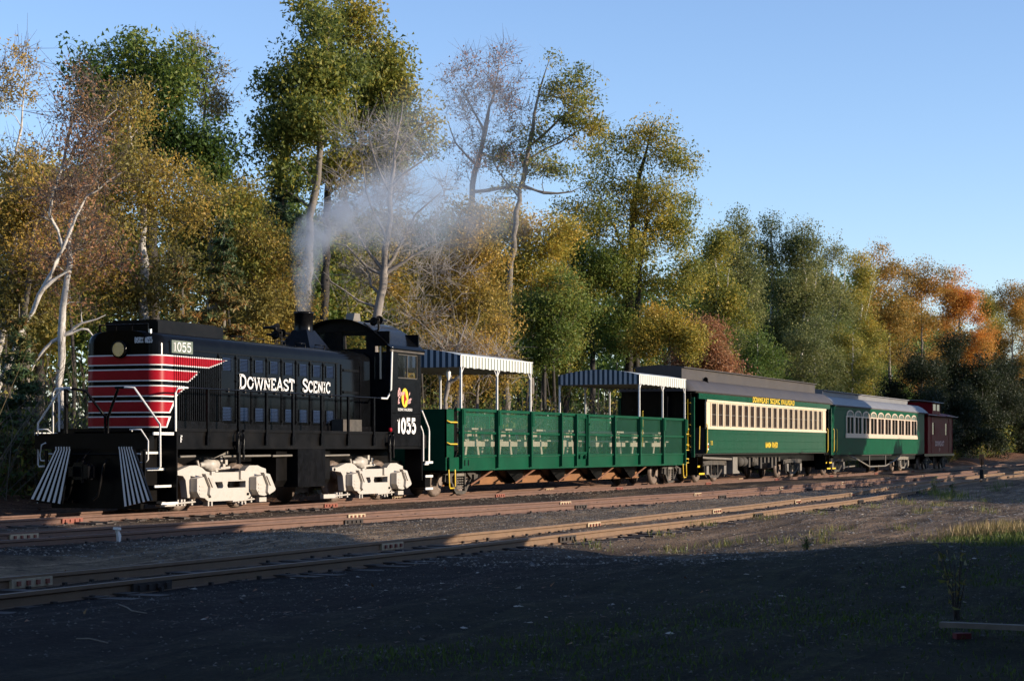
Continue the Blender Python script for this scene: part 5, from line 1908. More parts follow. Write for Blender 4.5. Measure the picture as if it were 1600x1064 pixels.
def tree(name, label, cat, base, stems, blobs, ncl, nleaf, lsize, sig, lmat, bmat, seed, group=None, twigs=0, vshift=0., droop=.0, limb=1., vspread=.1, flat=.75, tmat='twig'):
    """stems: polylines (dx, dy, z, radius) from the base; limbs are grown from them to leaf clusters inside the blobs"""
    rng = np.random.default_rng(seed)
    root = thing(name, label, cat, (base[0], base[1], on_ground(*base)), group)
    zg = root.location[2]
    segs, N, NR = [], [], []
    for st_ in stems:
        st_ = np.array(st_, float)
        P = resample(st_[:, :3], .5)
        s0 = np.linspace(0, 1, len(st_))
        # radius by arc length along the control points
        L = np.concatenate([[0], np.cumsum(np.linalg.norm(np.diff(st_[:, :3], axis=0), axis=1))])
        l = np.concatenate([[0], np.cumsum(np.linalg.norm(np.diff(P, axis=0), axis=1))])
        rr = np.interp(l / l[-1], L / L[-1], st_[:, 3])
        P[1:-1] += rng.normal(0, .035, (len(P) - 2, 3)) * (1, 1, 0)
        rr = rr * (1 + .09 * np.sin(np.arange(len(P)) * 1.9 + seed) + rng.normal(0, .04, len(P)))
        rr[0] *= 1.35 if P[0, 2] < 1 else 1.
        segs.append((P, rr))
        N.append(P)
        NR.append(rr)
    N, NR = np.vstack(N), np.concatenate(NR)
    ncl, nleaf, sig = int(ncl * 1.75), int(math.ceil(nleaf * .95)), sig * .7
    # every lobe of the crown carries smaller tufts, with gaps between them
    tufts = []
    for bx in blobs:
        bx = np.array(bx, float)
        for k in range(11):
            u = unit(1, rng)[0] * rng.uniform(.35, 1.08)
            tufts.append((*(bx[:3] + u * bx[3:6]), *(bx[3:6] * rng.uniform(.16, .42))))
        tufts.append((*bx[:3], *(bx[3:6] * .5)))
    C = in_blobs(rng, tufts, ncl, .6)
    order = np.argsort([np.min(np.linalg.norm(N - c, axis=1)) for c in C])
    tw = []
    for k in order:
        c = C[k]
        dv = c - N
        dist = np.linalg.norm(dv, axis=1)
        cost = dist + 1.6 * np.maximum(0, .25 * dist - dv[:, 2]) + 6 * (NR < .012) * (dist > 2)
        j = int(np.argmin(cost))
        l = dist[j]
        if l < .15:
            continue
        m = 5 if l > 2 else (4 if l > .8 else 3)
        t = np.linspace(0, 1, m)[:, None]
        bow = np.array((rng.normal(0, .1), rng.normal(0, .1), .16 - droop)) * l
        P = N[j] + dv[j] * t + bow * (4 * t * (1 - t)) * (1 - .3 * t)
        P[1:-1] += rng.normal(0, .05 * l, (m - 2, 3)) * .5
        r0 = min(.62 * NR[j], (.012 + .014 * l) * limb)
        rr = np.linspace(r0, max(.006, .32 * r0), m)
        segs.append((P, rr))
        N = np.vstack([N, P[1:]])
        NR = np.concatenate([NR, rr[1:]])
        for q in range(twigs):
            a = P[rng.integers(1, m)]
            dd = unit(1, rng)[0] + (dv[j] / l) * .8 + (0, 0, .25 - droop * 2)
            dd = dd / np.linalg.norm(dd) * rng.uniform(.4, 1.1)
            b = a + dd * .55 + rng.normal(0, .06, 3)
            tw.append((np.stack([a, a + dd]), np.array([.009, .003])))
    V, F = tubes_mesh(segs[:len(stems)], 7)
    Vb, Fb = tubes_mesh(segs[len(stems):], 4)
    F = np.vstack([F, Fb + len(V)])
    V = np.vstack([V, Vb])
    n1 = len(F)
    if tw:
        V2, F2 = tubes_mesh(tw, 3)
        F = np.vstack([F, F2 + len(V)])
        V = np.vstack([V, V2])
    V[:, 2] -= zg
    me = fast_mesh('trunk', V, F, None, bmat, True)
    me.materials.append(MATS[tmat])
    me.polygons.foreach_set('material_index', (np.arange(len(F)) >= n1).astype(np.int32))
    link('trunk', me, root)
    if nleaf:
        n = ncl * nleaf
        off = rng.normal(0, 1, (n, 3))
        off /= np.maximum(1, np.linalg.norm(off, axis=1) / 1.9)[:, None]
        off *= (sig * (rng.uniform(.6, 1.3, ncl)).repeat(nleaf))[:, None]
        off[:, 2] *= flat
        P = C.repeat(nleaf, 0) + off
        P[:, 2] -= zg
        nv = unit(n, rng) + (.08, -.5, .2)
        nv /= np.linalg.norm(nv, axis=1)[:, None]
        d = np.cross(nv, unit(n, rng))
        d /= np.linalg.norm(d, axis=1)[:, None] + 1e-9
        s = np.cross(nv, d)
        ln = .78 * lsize * rng.uniform(.45, 1.5, n)
        zr = (C[:, 2] - C[:, 2].min()) / (np.ptp(C[:, 2]) + .1)
        v = .42 + vshift + .1 * (zr - .5) + rng.normal(0, vspread, ncl)
        v = v + .17 * np.sin(1.25 * C[:, 0] + seed) * np.sin(1.1 * C[:, 2] + 2 * seed) + .08 * np.sin(2.9 * C[:, 2] + 2.3 * C[:, 1])
        v = np.clip(v.repeat(nleaf) + rng.normal(0, .075, n), 0, 1)
        link('crown', cards('crown', lmat, P, d, s, ln, ln * rng.uniform(.55, .8, n), v), root)
    return root


def conifer(name, label, base, h, rad, lmat, seed, group=None, z0=.6, dens=1., vshift=0., nlen=.16, lean=(0, 0)):
    rng = np.random.default_rng(seed)
    zg = on_ground(*base)
    root = thing(name, label, 'conifer tree', (*base, zg), group)
    P = np.array([(lean[0] * t, lean[1] * t, h * t) for t in np.linspace(0, 1, 10)])
    segs = [(P, np.linspace(.02 * h * .6 + .03, .012, 10))]
    C, D = [], []
    z = z0
    while z < h - .15:
        f = (h - z) / (h - z0)
        k = int(6 + 3 * rng.uniform())
        for i in range(k):
            a = rng.uniform(0, 6.28)
            L = rad * (f ** .75) * rng.uniform(.65, 1.12) + .12
            o = np.array((lean[0] * z / h, lean[1] * z / h, z + rng.uniform(-.15, .15)))
            tip = o + np.array((math.cos(a) * L, math.sin(a) * L, L * rng.uniform(-.28, .12) + .12 * (1 - f)))
            m = (o + tip) / 2 + (0, 0, -.05 * L)
            segs.append((np.stack([o, m, tip]), np.array([.008 + .008 * L, .006 + .004 * L, .004])))
            n = int(70 * L * dens) + 14
            u = rng.uniform(.15, 1, n)[:, None]
            c = o * (1 - u) + tip * u + rng.normal(0, .07 + .05 * L * .5, (n, 3)) * (1, 1, .55)
            C.append(c)
            dd = (tip - o)[None] / L * .6 + unit(n, rng) * .8 + (0, 0, -.1)
            D.append(dd)
        z += .33 + .1 * rng.uniform()
    V, F = tubes_mesh(segs, 5)
    link('trunk', fast_mesh('trunk', V, F, None, 'bark_grey', True), root)
    C, D = np.vstack(C), np.vstack(D)
    D /= np.linalg.norm(D, axis=1)[:, None]
    n = len(C)
    S = np.cross(D, unit(n, rng))
    S /= np.linalg.norm(S, axis=1)[:, None] + 1e-9
    l = nlen * rng.uniform(.7, 1.4, n)
    cl = np.sin(C[:, 0] * 1.7 + seed) * np.cos(C[:, 2] * 1.3) * .22
    link('crown', cards('crown', lmat, C, D, S, l, l * .26, np.clip(.45 + vshift + cl + rng.normal(0, .16, n), 0, 1)), root)
    return root


tree('birch_tree', 'sparse pale birch with thin golden leaves at the left picture edge', 'tree', (44.63, 11.00), [[(-0.07, 0.17, 1.71, 0.13), (0.0, 0.0, 3.89, 0.11), (0.1, -0.23, 5.52, 0.09), (0.18, -0.44, 6.79, 0.07), (0.17, -0.4, 8.6, 0.05), (0.22, -0.54, 10.42, 0.03), (0.29, -0.7, 12.05, 0.012)]], [(-0.09, -0.31, 11.51, 0.76, 0.72, 1.27), (0.31, -0.7, 12.05, 0.45, 0.43, 0.91), (0.02, -0.33, 9.33, 0.82, 0.78, 1.45), (0.14, -0.08, 7.52, 0.91, 0.86, 1.27), (0.15, -0.07, 5.88, 0.91, 0.86, 1.09)], 150, 26, 0.11, 0.42, 'leaf_gold', 'bark_white', 11, 'trees along the far side of the railway', twigs=3, limb=0.8)
tree('birch_tree', 'leaning white birch with forked stem and bare twiggy top, left of the locomotive', 'tree', (38.93, 6.50), [[(-0.19, 0.47, 1.67, 0.085), (0.01, -0.01, 3.17, 0.075), (0.21, -0.5, 4.32, 0.068), (0.35, -0.85, 5.11, 0.062), (0.51, -1.23, 5.93, 0.056), (0.57, -1.36, 6.28, 0.048), (0.52, -1.25, 6.72, 0.042), (0.44, -1.05, 7.12, 0.04), (0.49, -1.17, 7.67, 0.037), (0.57, -1.37, 8.27, 0.033), (0.62, -1.49, 9.02, 0.04), (0.66, -1.58, 9.65, 0.025), (0.63, -1.52, 10.28, 0.012)], [(0.55, -1.33, 6.17, 0.042), (0.66, -1.58, 6.76, 0.036), (0.75, -1.81, 7.39, 0.03), (0.89, -2.13, 7.72, 0.022), (1.13, -2.71, 8.15, 0.012)], [(0.6, -1.43, 8.27, 0.05), (0.71, -1.69, 8.75, 0.045), (0.8, -1.93, 9.22, 0.04), (0.95, -2.28, 9.44, 0.02), (1.08, -2.6, 9.7, 0.008)], [(0.34, -0.82, 5.11, 0.06), (0.46, -1.11, 5.46, 0.05), (0.61, -1.47, 5.7, 0.02)]], [(0.36, -1.84, 9.25, 0.87, 0.83, 1.11), (0.46, -2.31, 8.46, 0.95, 0.9, 0.95), (0.94, -1.42, 7.2, 0.95, 0.9, 0.95), (0.64, -1.89, 10.36, 0.55, 0.53, 0.47)], 150, 12, 0.1, 0.4, 'leaf_rust', 'bark_white', 12, 'trees along the far side of the railway', twigs=3, limb=0.6)
tree('birch_tree', 'upright white trunked birch with rough bark just left of the locomotive nose', 'tree', (42.62, 7.50), [[(-0.01, 0.03, 1.69, 0.12), (0.01, -0.03, 3.06, 0.108), (0.03, -0.06, 4.42, 0.1), (0.08, -0.19, 5.79, 0.08), (0.13, -0.32, 7.32, 0.07), (0.17, -0.41, 8.52, 0.03)], [(-0.29, 0.69, 3.36, 0.03), (-0.14, 0.35, 4.0, 0.045), (0.04, -0.09, 4.34, 0.05), (0.12, -0.28, 4.47, 0.05), (0.25, -0.6, 4.68, 0.03), (0.48, -1.15, 4.9, 0.012)], [(0.04, -0.09, 4.34, 0.04), (0.16, -0.38, 4.46, 0.04), (0.32, -0.76, 4.51, 0.03), (0.35, -0.85, 4.08, 0.012)]], [(-0.17, -0.41, 8.18, 1.19, 1.14, 1.19), (0.47, 0.42, 6.13, 1.19, 1.14, 1.19), (0.29, -0.77, 6.47, 1.02, 0.97, 1.19)], 150, 16, 0.11, 0.5, 'leaf_rust', 'bark_white', 13, 'trees along the far side of the railway', twigs=3)
tree('maple_tree', 'tall dark green maple with golden right edge standing behind the left birches', 'tree', (61.46, 17.00), [[(0.05, -0.11, 1.83, 0.3), (0.05, -0.11, 6.17, 0.26), (0.01, -0.02, 9.06, 0.22), (-0.05, 0.11, 11.95, 0.16), (-0.09, 0.22, 14.6, 0.08), (-0.14, 0.33, 16.28, 0.02)]], [(-0.6, 2.23, 15.92, 0.92, 0.87, 1.2), (-0.68, 1.54, 14.84, 1.32, 1.26, 1.2), (0.0, 0.52, 15.68, 1.45, 1.37, 1.2), (-0.1, -0.96, 15.08, 1.32, 1.26, 1.69), (0.36, -0.24, 13.15, 1.81, 1.72, 1.69), (1.09, -1.24, 12.43, 1.45, 1.37, 1.32), (0.94, -2.22, 12.07, 0.77, 0.73, 1.2), (-0.06, 0.89, 13.15, 1.2, 1.14, 1.45)], 330, 52, 0.2, 0.62, 'leaf_green', 'bark_dark', 14, 'trees along the far side of the railway', vshift=-0.06)
tree('aspen_tree', 'thin yellow leaved tree behind the right shoulder of the green maple', 'tree', (68.79, 19.00), [[(0.05, -0.12, 1.88, 0.16), (0.01, -0.02, 9.33, 0.12), (-0.07, 0.17, 14.12, 0.08), (-0.03, 0.07, 17.04, 0.03), (0.0, 0.0, 18.37, 0.01)]], [(0.04, 0.31, 17.04, 0.9, 0.86, 1.6), (-0.2, -0.37, 15.45, 0.74, 0.71, 1.33), (-0.1, 0.68, 17.84, 0.66, 0.63, 0.8)], 90, 24, 0.15, 0.5, 'leaf_gold', 'bark_white', 15, 'trees along the far side of the railway', twigs=3, vshift=0.05)
tree('birch_tree', 'broad golden brown birch crown above the locomotive nose', 'tree', (49.34, 9.50), [[(0.05, -0.13, 1.74, 0.18), (0.07, -0.16, 4.07, 0.16), (0.08, -0.2, 6.39, 0.13), (0.04, -0.09, 8.53, 0.09), (-0.07, 0.18, 10.66, 0.04), (-0.15, 0.36, 12.02, 0.01)]], [(-0.11, 0.48, 11.43, 0.93, 0.88, 1.07), (-0.38, 0.16, 9.88, 1.45, 1.38, 1.36), (-1.09, 0.49, 8.14, 1.75, 1.66, 1.36), (0.72, -0.44, 8.53, 1.36, 1.29, 1.36), (-0.3, 0.61, 6.39, 1.65, 1.57, 1.16), (0.46, -0.33, 6.59, 1.36, 1.29, 1.16)], 330, 58, 0.13, 0.6, 'leaf_gold', 'bark_white', 16, 'trees along the far side of the railway', twigs=2, vshift=-0.08)
tree('birch_tree', 'rusty leaved birch bush between the left edge and the white trunk', 'tree', (44.38, 10.00), [[(0.03, -0.08, 1.71, 0.12), (0.03, -0.08, 4.58, 0.1), (0.07, -0.17, 6.73, 0.07), (0.1, -0.25, 8.52, 0.02)]], [(0.34, 0.24, 7.98, 1.08, 1.02, 1.26), (0.39, -0.33, 6.19, 1.08, 1.02, 1.26), (0.21, 0.48, 5.47, 0.9, 0.85, 1.26), (0.09, -0.45, 8.52, 0.9, 0.85, 1.08)], 200, 48, 0.13, 0.55, 'leaf_gold', 'bark_grey', 17, 'trees along the far side of the railway', twigs=1, vshift=-0.05)
tree('oak_tree', 'shaggy golden olive tree above the middle of the locomotive hood', 'tree', (56.00, 11.00), [[(0.04, -0.1, 1.78, 0.2), (0.04, -0.1, 5.68, 0.17), (0.0, 0.0, 7.84, 0.12), (-0.04, 0.1, 9.79, 0.03)]], [(-0.0, 0.94, 9.36, 1.19, 1.13, 1.19), (0.06, -0.33, 9.57, 1.3, 1.23, 1.08), (0.89, -1.04, 9.14, 0.97, 0.92, 1.08), (0.48, 0.44, 7.84, 1.62, 1.54, 1.3), (0.18, -1.57, 7.62, 1.08, 1.03, 1.3)], 300, 58, 0.14, 0.62, 'leaf_mix', 'bark_grey', 18, 'trees along the far side of the railway', twigs=1, vshift=0.1)
tree('oak_tree', 'rust and gold leaved tree left of the smoke and exhaust stack', 'tree', (56.83, 9.00), [[(0.0, 0.0, 1.78, 0.15), (-0.02, 0.04, 4.81, 0.12), (0.0, 0.0, 6.76, 0.08), (0.02, -0.04, 8.06, 0.02)]], [(-0.35, -0.15, 7.84, 1.04, 0.99, 0.97), (-0.48, 0.27, 6.54, 1.19, 1.13, 1.19), (0.58, -0.23, 6.11, 0.97, 0.92, 1.19), (-0.31, 0.57, 5.24, 1.08, 1.03, 1.08)], 230, 60, 0.12, 0.55, 'leaf_gold', 'bark_grey', 19, 'trees along the far side of the railway', twigs=1, vshift=-0.02)
conifer('pine_tree', 'bushy green and rust needled pine above the locomotive hood', (49.38, 6.50), 7.79, 1.37, 'needle_rust', 20, 'conifers along the far side of the railway', z0=0.4, dens=2.4, nlen=0.2)
conifer('pine_tree', 'small green pine low beside the left edge under the leaning birch', (37.60, 5.00), 4.47, 0.73, 'needle_rust', 21, 'conifers along the far side of the railway', z0=0.1, dens=2.8, nlen=0.17, vshift=-0.05)
conifer('pine_tree', 'small rusty pine to the left of the taller hood side pine', (47.90, 7.00), 6.58, 0.93, 'needle_rust', 44, 'conifers along the far side of the railway', z0=0.3, dens=2.4, nlen=0.18, vshift=0.12)
conifer('spruce_tree', 'dark blue green spruce left of the tall maple trunks', (67.99, 15.00), 12.87, 2.02, 'needle_green', 22, 'conifers along the far side of the railway', z0=1, dens=2.4, nlen=0.2)
tree('maple_tree', 'tall green gold maple with pale trunk rising left of the smoke', 'tree', (64.75, 12.00), [[(-0.09, 0.23, 1.84, 0.2), (-0.06, 0.14, 5.75, 0.18), (-0.02, 0.05, 8.2, 0.165), (0.02, -0.05, 10.15, 0.15), (0.09, -0.23, 11.62, 0.13), (0.15, -0.36, 13.58, 0.12), (0.2, -0.47, 15.78, 0.06), (0.29, -0.7, 17.73, 0.02)], [(0.08, -0.18, 11.38, 0.08), (-0.15, 0.36, 12.16, 0.06), (-0.41, 0.99, 12.79, 0.03)], [(0.06, -0.14, 10.4, 0.05), (-0.23, 0.54, 11.01, 0.035), (-0.51, 1.22, 11.38, 0.012)]], [(0.29, -0.3, 17.49, 1.17, 1.12, 1.17), (-0.36, 0.22, 15.78, 1.22, 1.16, 1.22), (-0.41, 1.0, 14.56, 1.1, 1.05, 1.17), (-0.23, 0.01, 13.58, 1.83, 1.74, 1.35), (-0.72, 1.4, 12.97, 0.86, 0.81, 0.86), (0.45, -0.76, 15.29, 1.47, 1.39, 1.47), (-0.22, 0.81, 11.62, 1.22, 1.16, 0.61)], 330, 50, 0.2, 0.62, 'leaf_mix', 'bark_grey', 23, 'trees along the far side of the railway', vshift=-0.1)
tree('maple_tree', 'tall golden green maple with dark trunk, right of the pale trunked one', 'tree', (68.07, 13.00), [[(-0.07, 0.17, 1.86, 0.2), (-0.05, 0.12, 5.96, 0.18), (-0.04, 0.09, 9.03, 0.16), (0.01, -0.02, 11.59, 0.13), (0.13, -0.31, 14.15, 0.12), (0.32, -0.78, 16.46, 0.06), (0.37, -0.9, 18.76, 0.02)]], [(0.8, -0.58, 18.63, 1.28, 1.22, 1.08), (0.93, -1.64, 17.35, 1.28, 1.22, 1.28), (1.45, -2.11, 15.94, 1.23, 1.17, 1.28), (1.15, -0.85, 14.92, 2.05, 1.95, 1.79), (1.65, -2.45, 14.28, 1.18, 1.12, 1.08), (1.06, -1.72, 12.87, 1.84, 1.75, 1.02), (-0.2, -0.86, 12.36, 1.54, 1.46, 1.02), (1.6, -3.3, 14.66, 0.56, 0.54, 0.64)], 380, 52, 0.2, 0.62, 'leaf_mix', 'bark_dark', 24, 'trees along the far side of the railway', vshift=0)
tree('bare_tree', 'wide bare grey tree with spreading limbs behind the cab and smoke', 'tree', (57.55, 5.50), [[(-0.08, 0.2, 1.78, 0.18), (-0.06, 0.14, 4.35, 0.165), (-0.03, 0.08, 5.42, 0.155), (0.03, -0.08, 6.38, 0.14), (0.1, -0.24, 7.13, 0.13), (0.08, -0.2, 7.67, 0.12), (0.13, -0.32, 8.41, 0.1), (0.17, -0.41, 9.7, 0.085), (0.22, -0.53, 10.77, 0.06), (0.26, -0.63, 11.84, 0.035), (0.33, -0.79, 12.91, 0.012)], [(0.09, -0.22, 7.17, 0.08), (0.33, -0.79, 7.56, 0.06), (0.62, -1.48, 7.99, 0.035), (0.95, -2.27, 8.37, 0.01)], [(0.1, -0.24, 7.34, 0.075), (0.29, -0.69, 8.09, 0.06), (0.49, -1.19, 9.16, 0.04), (0.82, -1.98, 9.91, 0.012)], [(0.08, -0.2, 7.24, 0.07), (-0.08, 0.2, 7.77, 0.05), (-0.25, 0.59, 8.41, 0.035), (-0.37, 0.89, 9.27, 0.012)], [(0.08, -0.2, 7.13, 0.06), (-0.16, 0.4, 7.45, 0.04), (-0.41, 0.99, 8.09, 0.025), (-0.62, 1.48, 8.2, 0.008)], [(0.12, -0.28, 8.2, 0.06), (-0.02, 0.04, 9.06, 0.04), (-0.15, 0.36, 9.91, 0.03), (-0.21, 0.49, 10.98, 0.012)], [(0.18, -0.43, 9.81, 0.05), (0.0, 0.0, 10.77, 0.035), (-0.12, 0.3, 12.05, 0.012)], [(0.22, -0.53, 10.98, 0.04), (0.41, -0.99, 11.73, 0.03), (0.74, -1.78, 12.48, 0.01)], [(0.2, -0.47, 10.13, 0.04), (0.45, -1.09, 10.77, 0.03), (0.82, -1.98, 11.3, 0.01)], [(0.05, -0.12, 6.49, 0.05), (-0.08, 0.2, 6.81, 0.04), (-0.1, 0.24, 7.24, 0.025), (-0.2, 0.47, 7.56, 0.01)], [(0.0, 0.0, 6.06, 0.05), (-0.25, 0.59, 6.27, 0.035), (-0.58, 1.38, 6.92, 0.02), (-0.7, 1.68, 7.24, 0.008)]], [(1.0, 0.18, 9.91, 2.14, 2.03, 2.35), (0.76, 0.32, 7.34, 2.03, 1.93, 1.28), (0.66, -1.35, 8.84, 1.28, 1.22, 1.5), (0.54, -0.47, 11.41, 1.5, 1.42, 1.28), (-0.5, 0.49, 9.27, 0.96, 0.92, 1.5), (1.13, -1.61, 7.34, 1.28, 1.22, 1.07)], 420, 0, 0.1, 0.4, 'leaf_rust', 'bark_bare', 25, 'trees along the far side of the railway', twigs=4, limb=0.75, droop=0.03, tmat='twig_pale')
tree('bare_tree', 'low bare brushy tree leaning behind the first striped canopy', 'tree', (62.12, 5.00), [[(-0.09, 0.21, 1.81, 0.1), (0.0, 0.0, 3.62, 0.085), (0.11, -0.25, 4.76, 0.06), (0.26, -0.63, 5.9, 0.02)], [(0.0, 0.0, 3.62, 0.06), (0.31, -0.73, 4.19, 0.045), (0.79, -1.89, 4.81, 0.015)], [(0.04, -0.1, 4.08, 0.05), (-0.17, 0.42, 5.22, 0.03), (-0.44, 1.05, 5.9, 0.01)]], [(0.12, 0.05, 4.99, 1.82, 1.73, 1.14), (0.25, -1.37, 4.31, 1.36, 1.3, 0.91), (-0.99, 0.82, 5.9, 1.36, 1.3, 0.91)], 150, 2, 0.1, 0.4, 'leaf_rust', 'bark_bare', 26, 'trees along the far side of the railway', twigs=3, limb=0.6, tmat='twig_pale')
tree('poplar_tree', 'tall nearly bare poplar veiled by drifting smoke', 'tree', (81.66, 13.00), [[(-0.15, 0.36, 1.95, 0.24), (-0.07, 0.16, 6.71, 0.21), (0.0, 0.0, 10.29, 0.18), (0.08, -0.19, 12.37, 0.16), (0.17, -0.41, 14.16, 0.13), (0.33, -0.8, 16.09, 0.11), (0.48, -1.15, 17.73, 0.06), (0.6, -1.43, 19.37, 0.02)], [(0.08, -0.19, 13.27, 0.1), (0.37, -0.88, 13.32, 0.09), (0.82, -1.98, 13.5, 0.06), (1.4, -3.35, 13.27, 0.03), (1.74, -4.18, 13.21, 0.01)], [(0.33, -0.8, 16.09, 0.06), (0.08, -0.19, 17.29, 0.04), (-0.15, 0.36, 18.33, 0.012)], [(0.19, -0.47, 14.46, 0.06), (-0.15, 0.36, 15.5, 0.04), (-0.32, 0.77, 16.54, 0.012)]], [(0.96, -0.79, 18.78, 1.64, 1.56, 1.43), (0.69, 0.06, 17.14, 1.34, 1.27, 1.64), (0.2, -1.92, 17.44, 1.34, 1.27, 1.79), (0.16, 0.32, 18.92, 0.89, 0.85, 1.19), (0.05, -0.53, 15.05, 1.79, 1.7, 1.49), (0.39, -2.16, 15.05, 1.34, 1.27, 1.34)], 230, 9, 0.14, 0.5, 'leaf_rust', 'bark_bare', 27, 'trees along the far side of the railway', twigs=4, limb=0.9, vshift=0.1)
tree('maple_tree', 'tall open crowned maple with sparse yellow green leaves beside the smoky poplar', 'tree', (81.62, 10.50), [[(-0.17, 0.41, 1.94, 0.19), (-0.14, 0.33, 6.65, 0.17), (-0.09, 0.22, 9.3, 0.15), (0.01, -0.03, 11.66, 0.13), (0.14, -0.33, 13.72, 0.115), (0.26, -0.63, 15.49, 0.1), (0.4, -0.95, 17.26, 0.06), (0.6, -1.44, 19.17, 0.015)], [(0.14, -0.33, 13.43, 0.07), (0.51, -1.22, 13.07, 0.06), (0.96, -2.31, 13.13, 0.035), (1.25, -2.99, 13.43, 0.01)], [(0.23, -0.54, 15.19, 0.07), (0.62, -1.5, 16.08, 0.055), (1.13, -2.72, 17.26, 0.03), (1.42, -3.4, 17.84, 0.01)], [(0.19, -0.46, 14.6, 0.06), (0.74, -1.77, 15.34, 0.04), (1.42, -3.4, 16.37, 0.012)], [(0.08, -0.19, 12.84, 0.05), (-0.28, 0.68, 14.02, 0.035), (-0.51, 1.22, 15.19, 0.012)]], [(0.61, -1.75, 19.17, 0.53, 0.5, 0.65), (0.9, -1.44, 17.84, 1.03, 0.98, 1.18), (1.46, -2.58, 17.99, 0.94, 0.9, 1.03), (0.46, -2.84, 16.37, 1.47, 1.4, 1.12), (0.59, -1.03, 15.64, 1.33, 1.26, 1.18), (1.05, -3.39, 16.08, 0.74, 0.7, 0.88), (-0.09, 0.76, 14.9, 0.94, 0.9, 1.03), (0.23, -1.34, 14.16, 1.77, 1.68, 0.74), (0.36, 0.31, 13.28, 1.18, 1.12, 0.59)], 230, 26, 0.17, 0.42, 'leaf_mix', 'bark_grey', 28, 'trees along the far side of the railway', twigs=1, vshift=0.02)
tree('maple_tree', 'golden leaved tree above the first striped canopy, behind the smoke', 'tree', (70.10, 8.50), [[(-0.05, 0.12, 1.86, 0.14), (-0.03, 0.07, 4.94, 0.12), (0.0, 0.0, 7.25, 0.08), (0.03, -0.07, 8.79, 0.02)]], [(0.48, 0.62, 8.28, 1.41, 1.34, 1.28), (0.35, -0.83, 9.05, 1.28, 1.22, 1.28), (0.66, 0.41, 6.74, 1.54, 1.46, 1.15), (0.32, -1.4, 7.25, 1.28, 1.22, 1.28), (-0.04, -0.99, 10.33, 0.97, 0.93, 1.03), (-0.01, 0.41, 5.45, 1.54, 1.46, 0.9)], 330, 60, 0.14, 0.6, 'leaf_gold', 'bark_grey', 29, 'trees along the far side of the railway', twigs=1, vshift=0.02)
tree('maple_tree', 'yellow green round tree below the sparse tall maple', 'tree', (86.87, 12.00), [[(0.06, -0.14, 1.98, 0.16), (0.06, -0.14, 6.98, 0.13), (0.04, -0.09, 10.1, 0.08), (0.01, -0.03, 11.98, 0.02)]], [(-0.77, 0.02, 11.67, 1.5, 1.43, 1.31), (0.03, -1.17, 11.04, 1.41, 1.34, 1.56), (-0.45, 0.66, 9.79, 1.72, 1.63, 1.72), (0.62, -1.09, 9.17, 1.41, 1.34, 1.56), (-0.72, 0.89, 12.29, 0.94, 0.89, 0.94)], 280, 60, 0.16, 0.62, 'leaf_mix', 'bark_grey', 30, 'trees along the far side of the railway', vshift=0.22)
tree('shrub_oak', 'amber bushy shrub at the right end of the first canopy', 'shrub', (66.96, 6.00), [[(0.0, 0.0, 1.84, 0.07), (0.02, -0.04, 3.3, 0.06), (0.05, -0.11, 5.25, 0.02)]], [(-0.51, -0.08, 5.13, 1.1, 1.04, 0.97), (0.57, -0.55, 5.74, 0.85, 0.81, 0.97), (-0.4, 0.49, 4.03, 0.97, 0.93, 0.73), (0.74, -0.62, 4.27, 0.97, 0.93, 0.73)], 150, 54, 0.12, 0.5, 'leaf_gold', 'bark_grey', 31, 'trees along the far side of the railway', twigs=1, vshift=0.12)
tree('shrub_oak', 'dark green shrub mass between the two striped canopies', 'shrub', (78.92, 8.00), [[(0.0, 0.0, 1.92, 0.1), (0.0, 0.0, 4.18, 0.09), (0.02, -0.05, 7.01, 0.02)]], [(0.46, 0.5, 7.01, 1.56, 1.48, 1.42), (0.17, -0.85, 5.88, 1.42, 1.34, 1.13), (-0.37, 0.76, 5.31, 1.27, 1.21, 1.13), (0.46, -1.04, 7.58, 1.13, 1.08, 1.42)], 280, 64, 0.14, 0.6, 'leaf_green', 'bark_dark', 32, 'trees along the far side of the railway', vshift=0.14, twigs=1)
tree('oak_tree', 'dark olive tree filling the gap left of the dark double trunk', 'tree', (95.90, 12.00), [[(0.0, 0.0, 2.03, 0.16), (0.0, 0.0, 6.8, 0.13), (0.0, 0.0, 10.2, 0.06), (0.0, 0.0, 11.56, 0.02)]], [(0.03, 0.57, 10.2, 1.7, 1.62, 1.7), (0.53, -0.89, 10.54, 1.53, 1.46, 2.04), (0.18, -0.11, 7.82, 2.04, 1.94, 1.7), (-0.18, 0.85, 12.24, 1.36, 1.29, 1.36), (1.15, -0.81, 7.48, 1.7, 1.62, 1.7)], 300, 62, 0.16, 0.62, 'leaf_green', 'bark_dark', 33, 'trees along the far side of the railway', vshift=0.1)
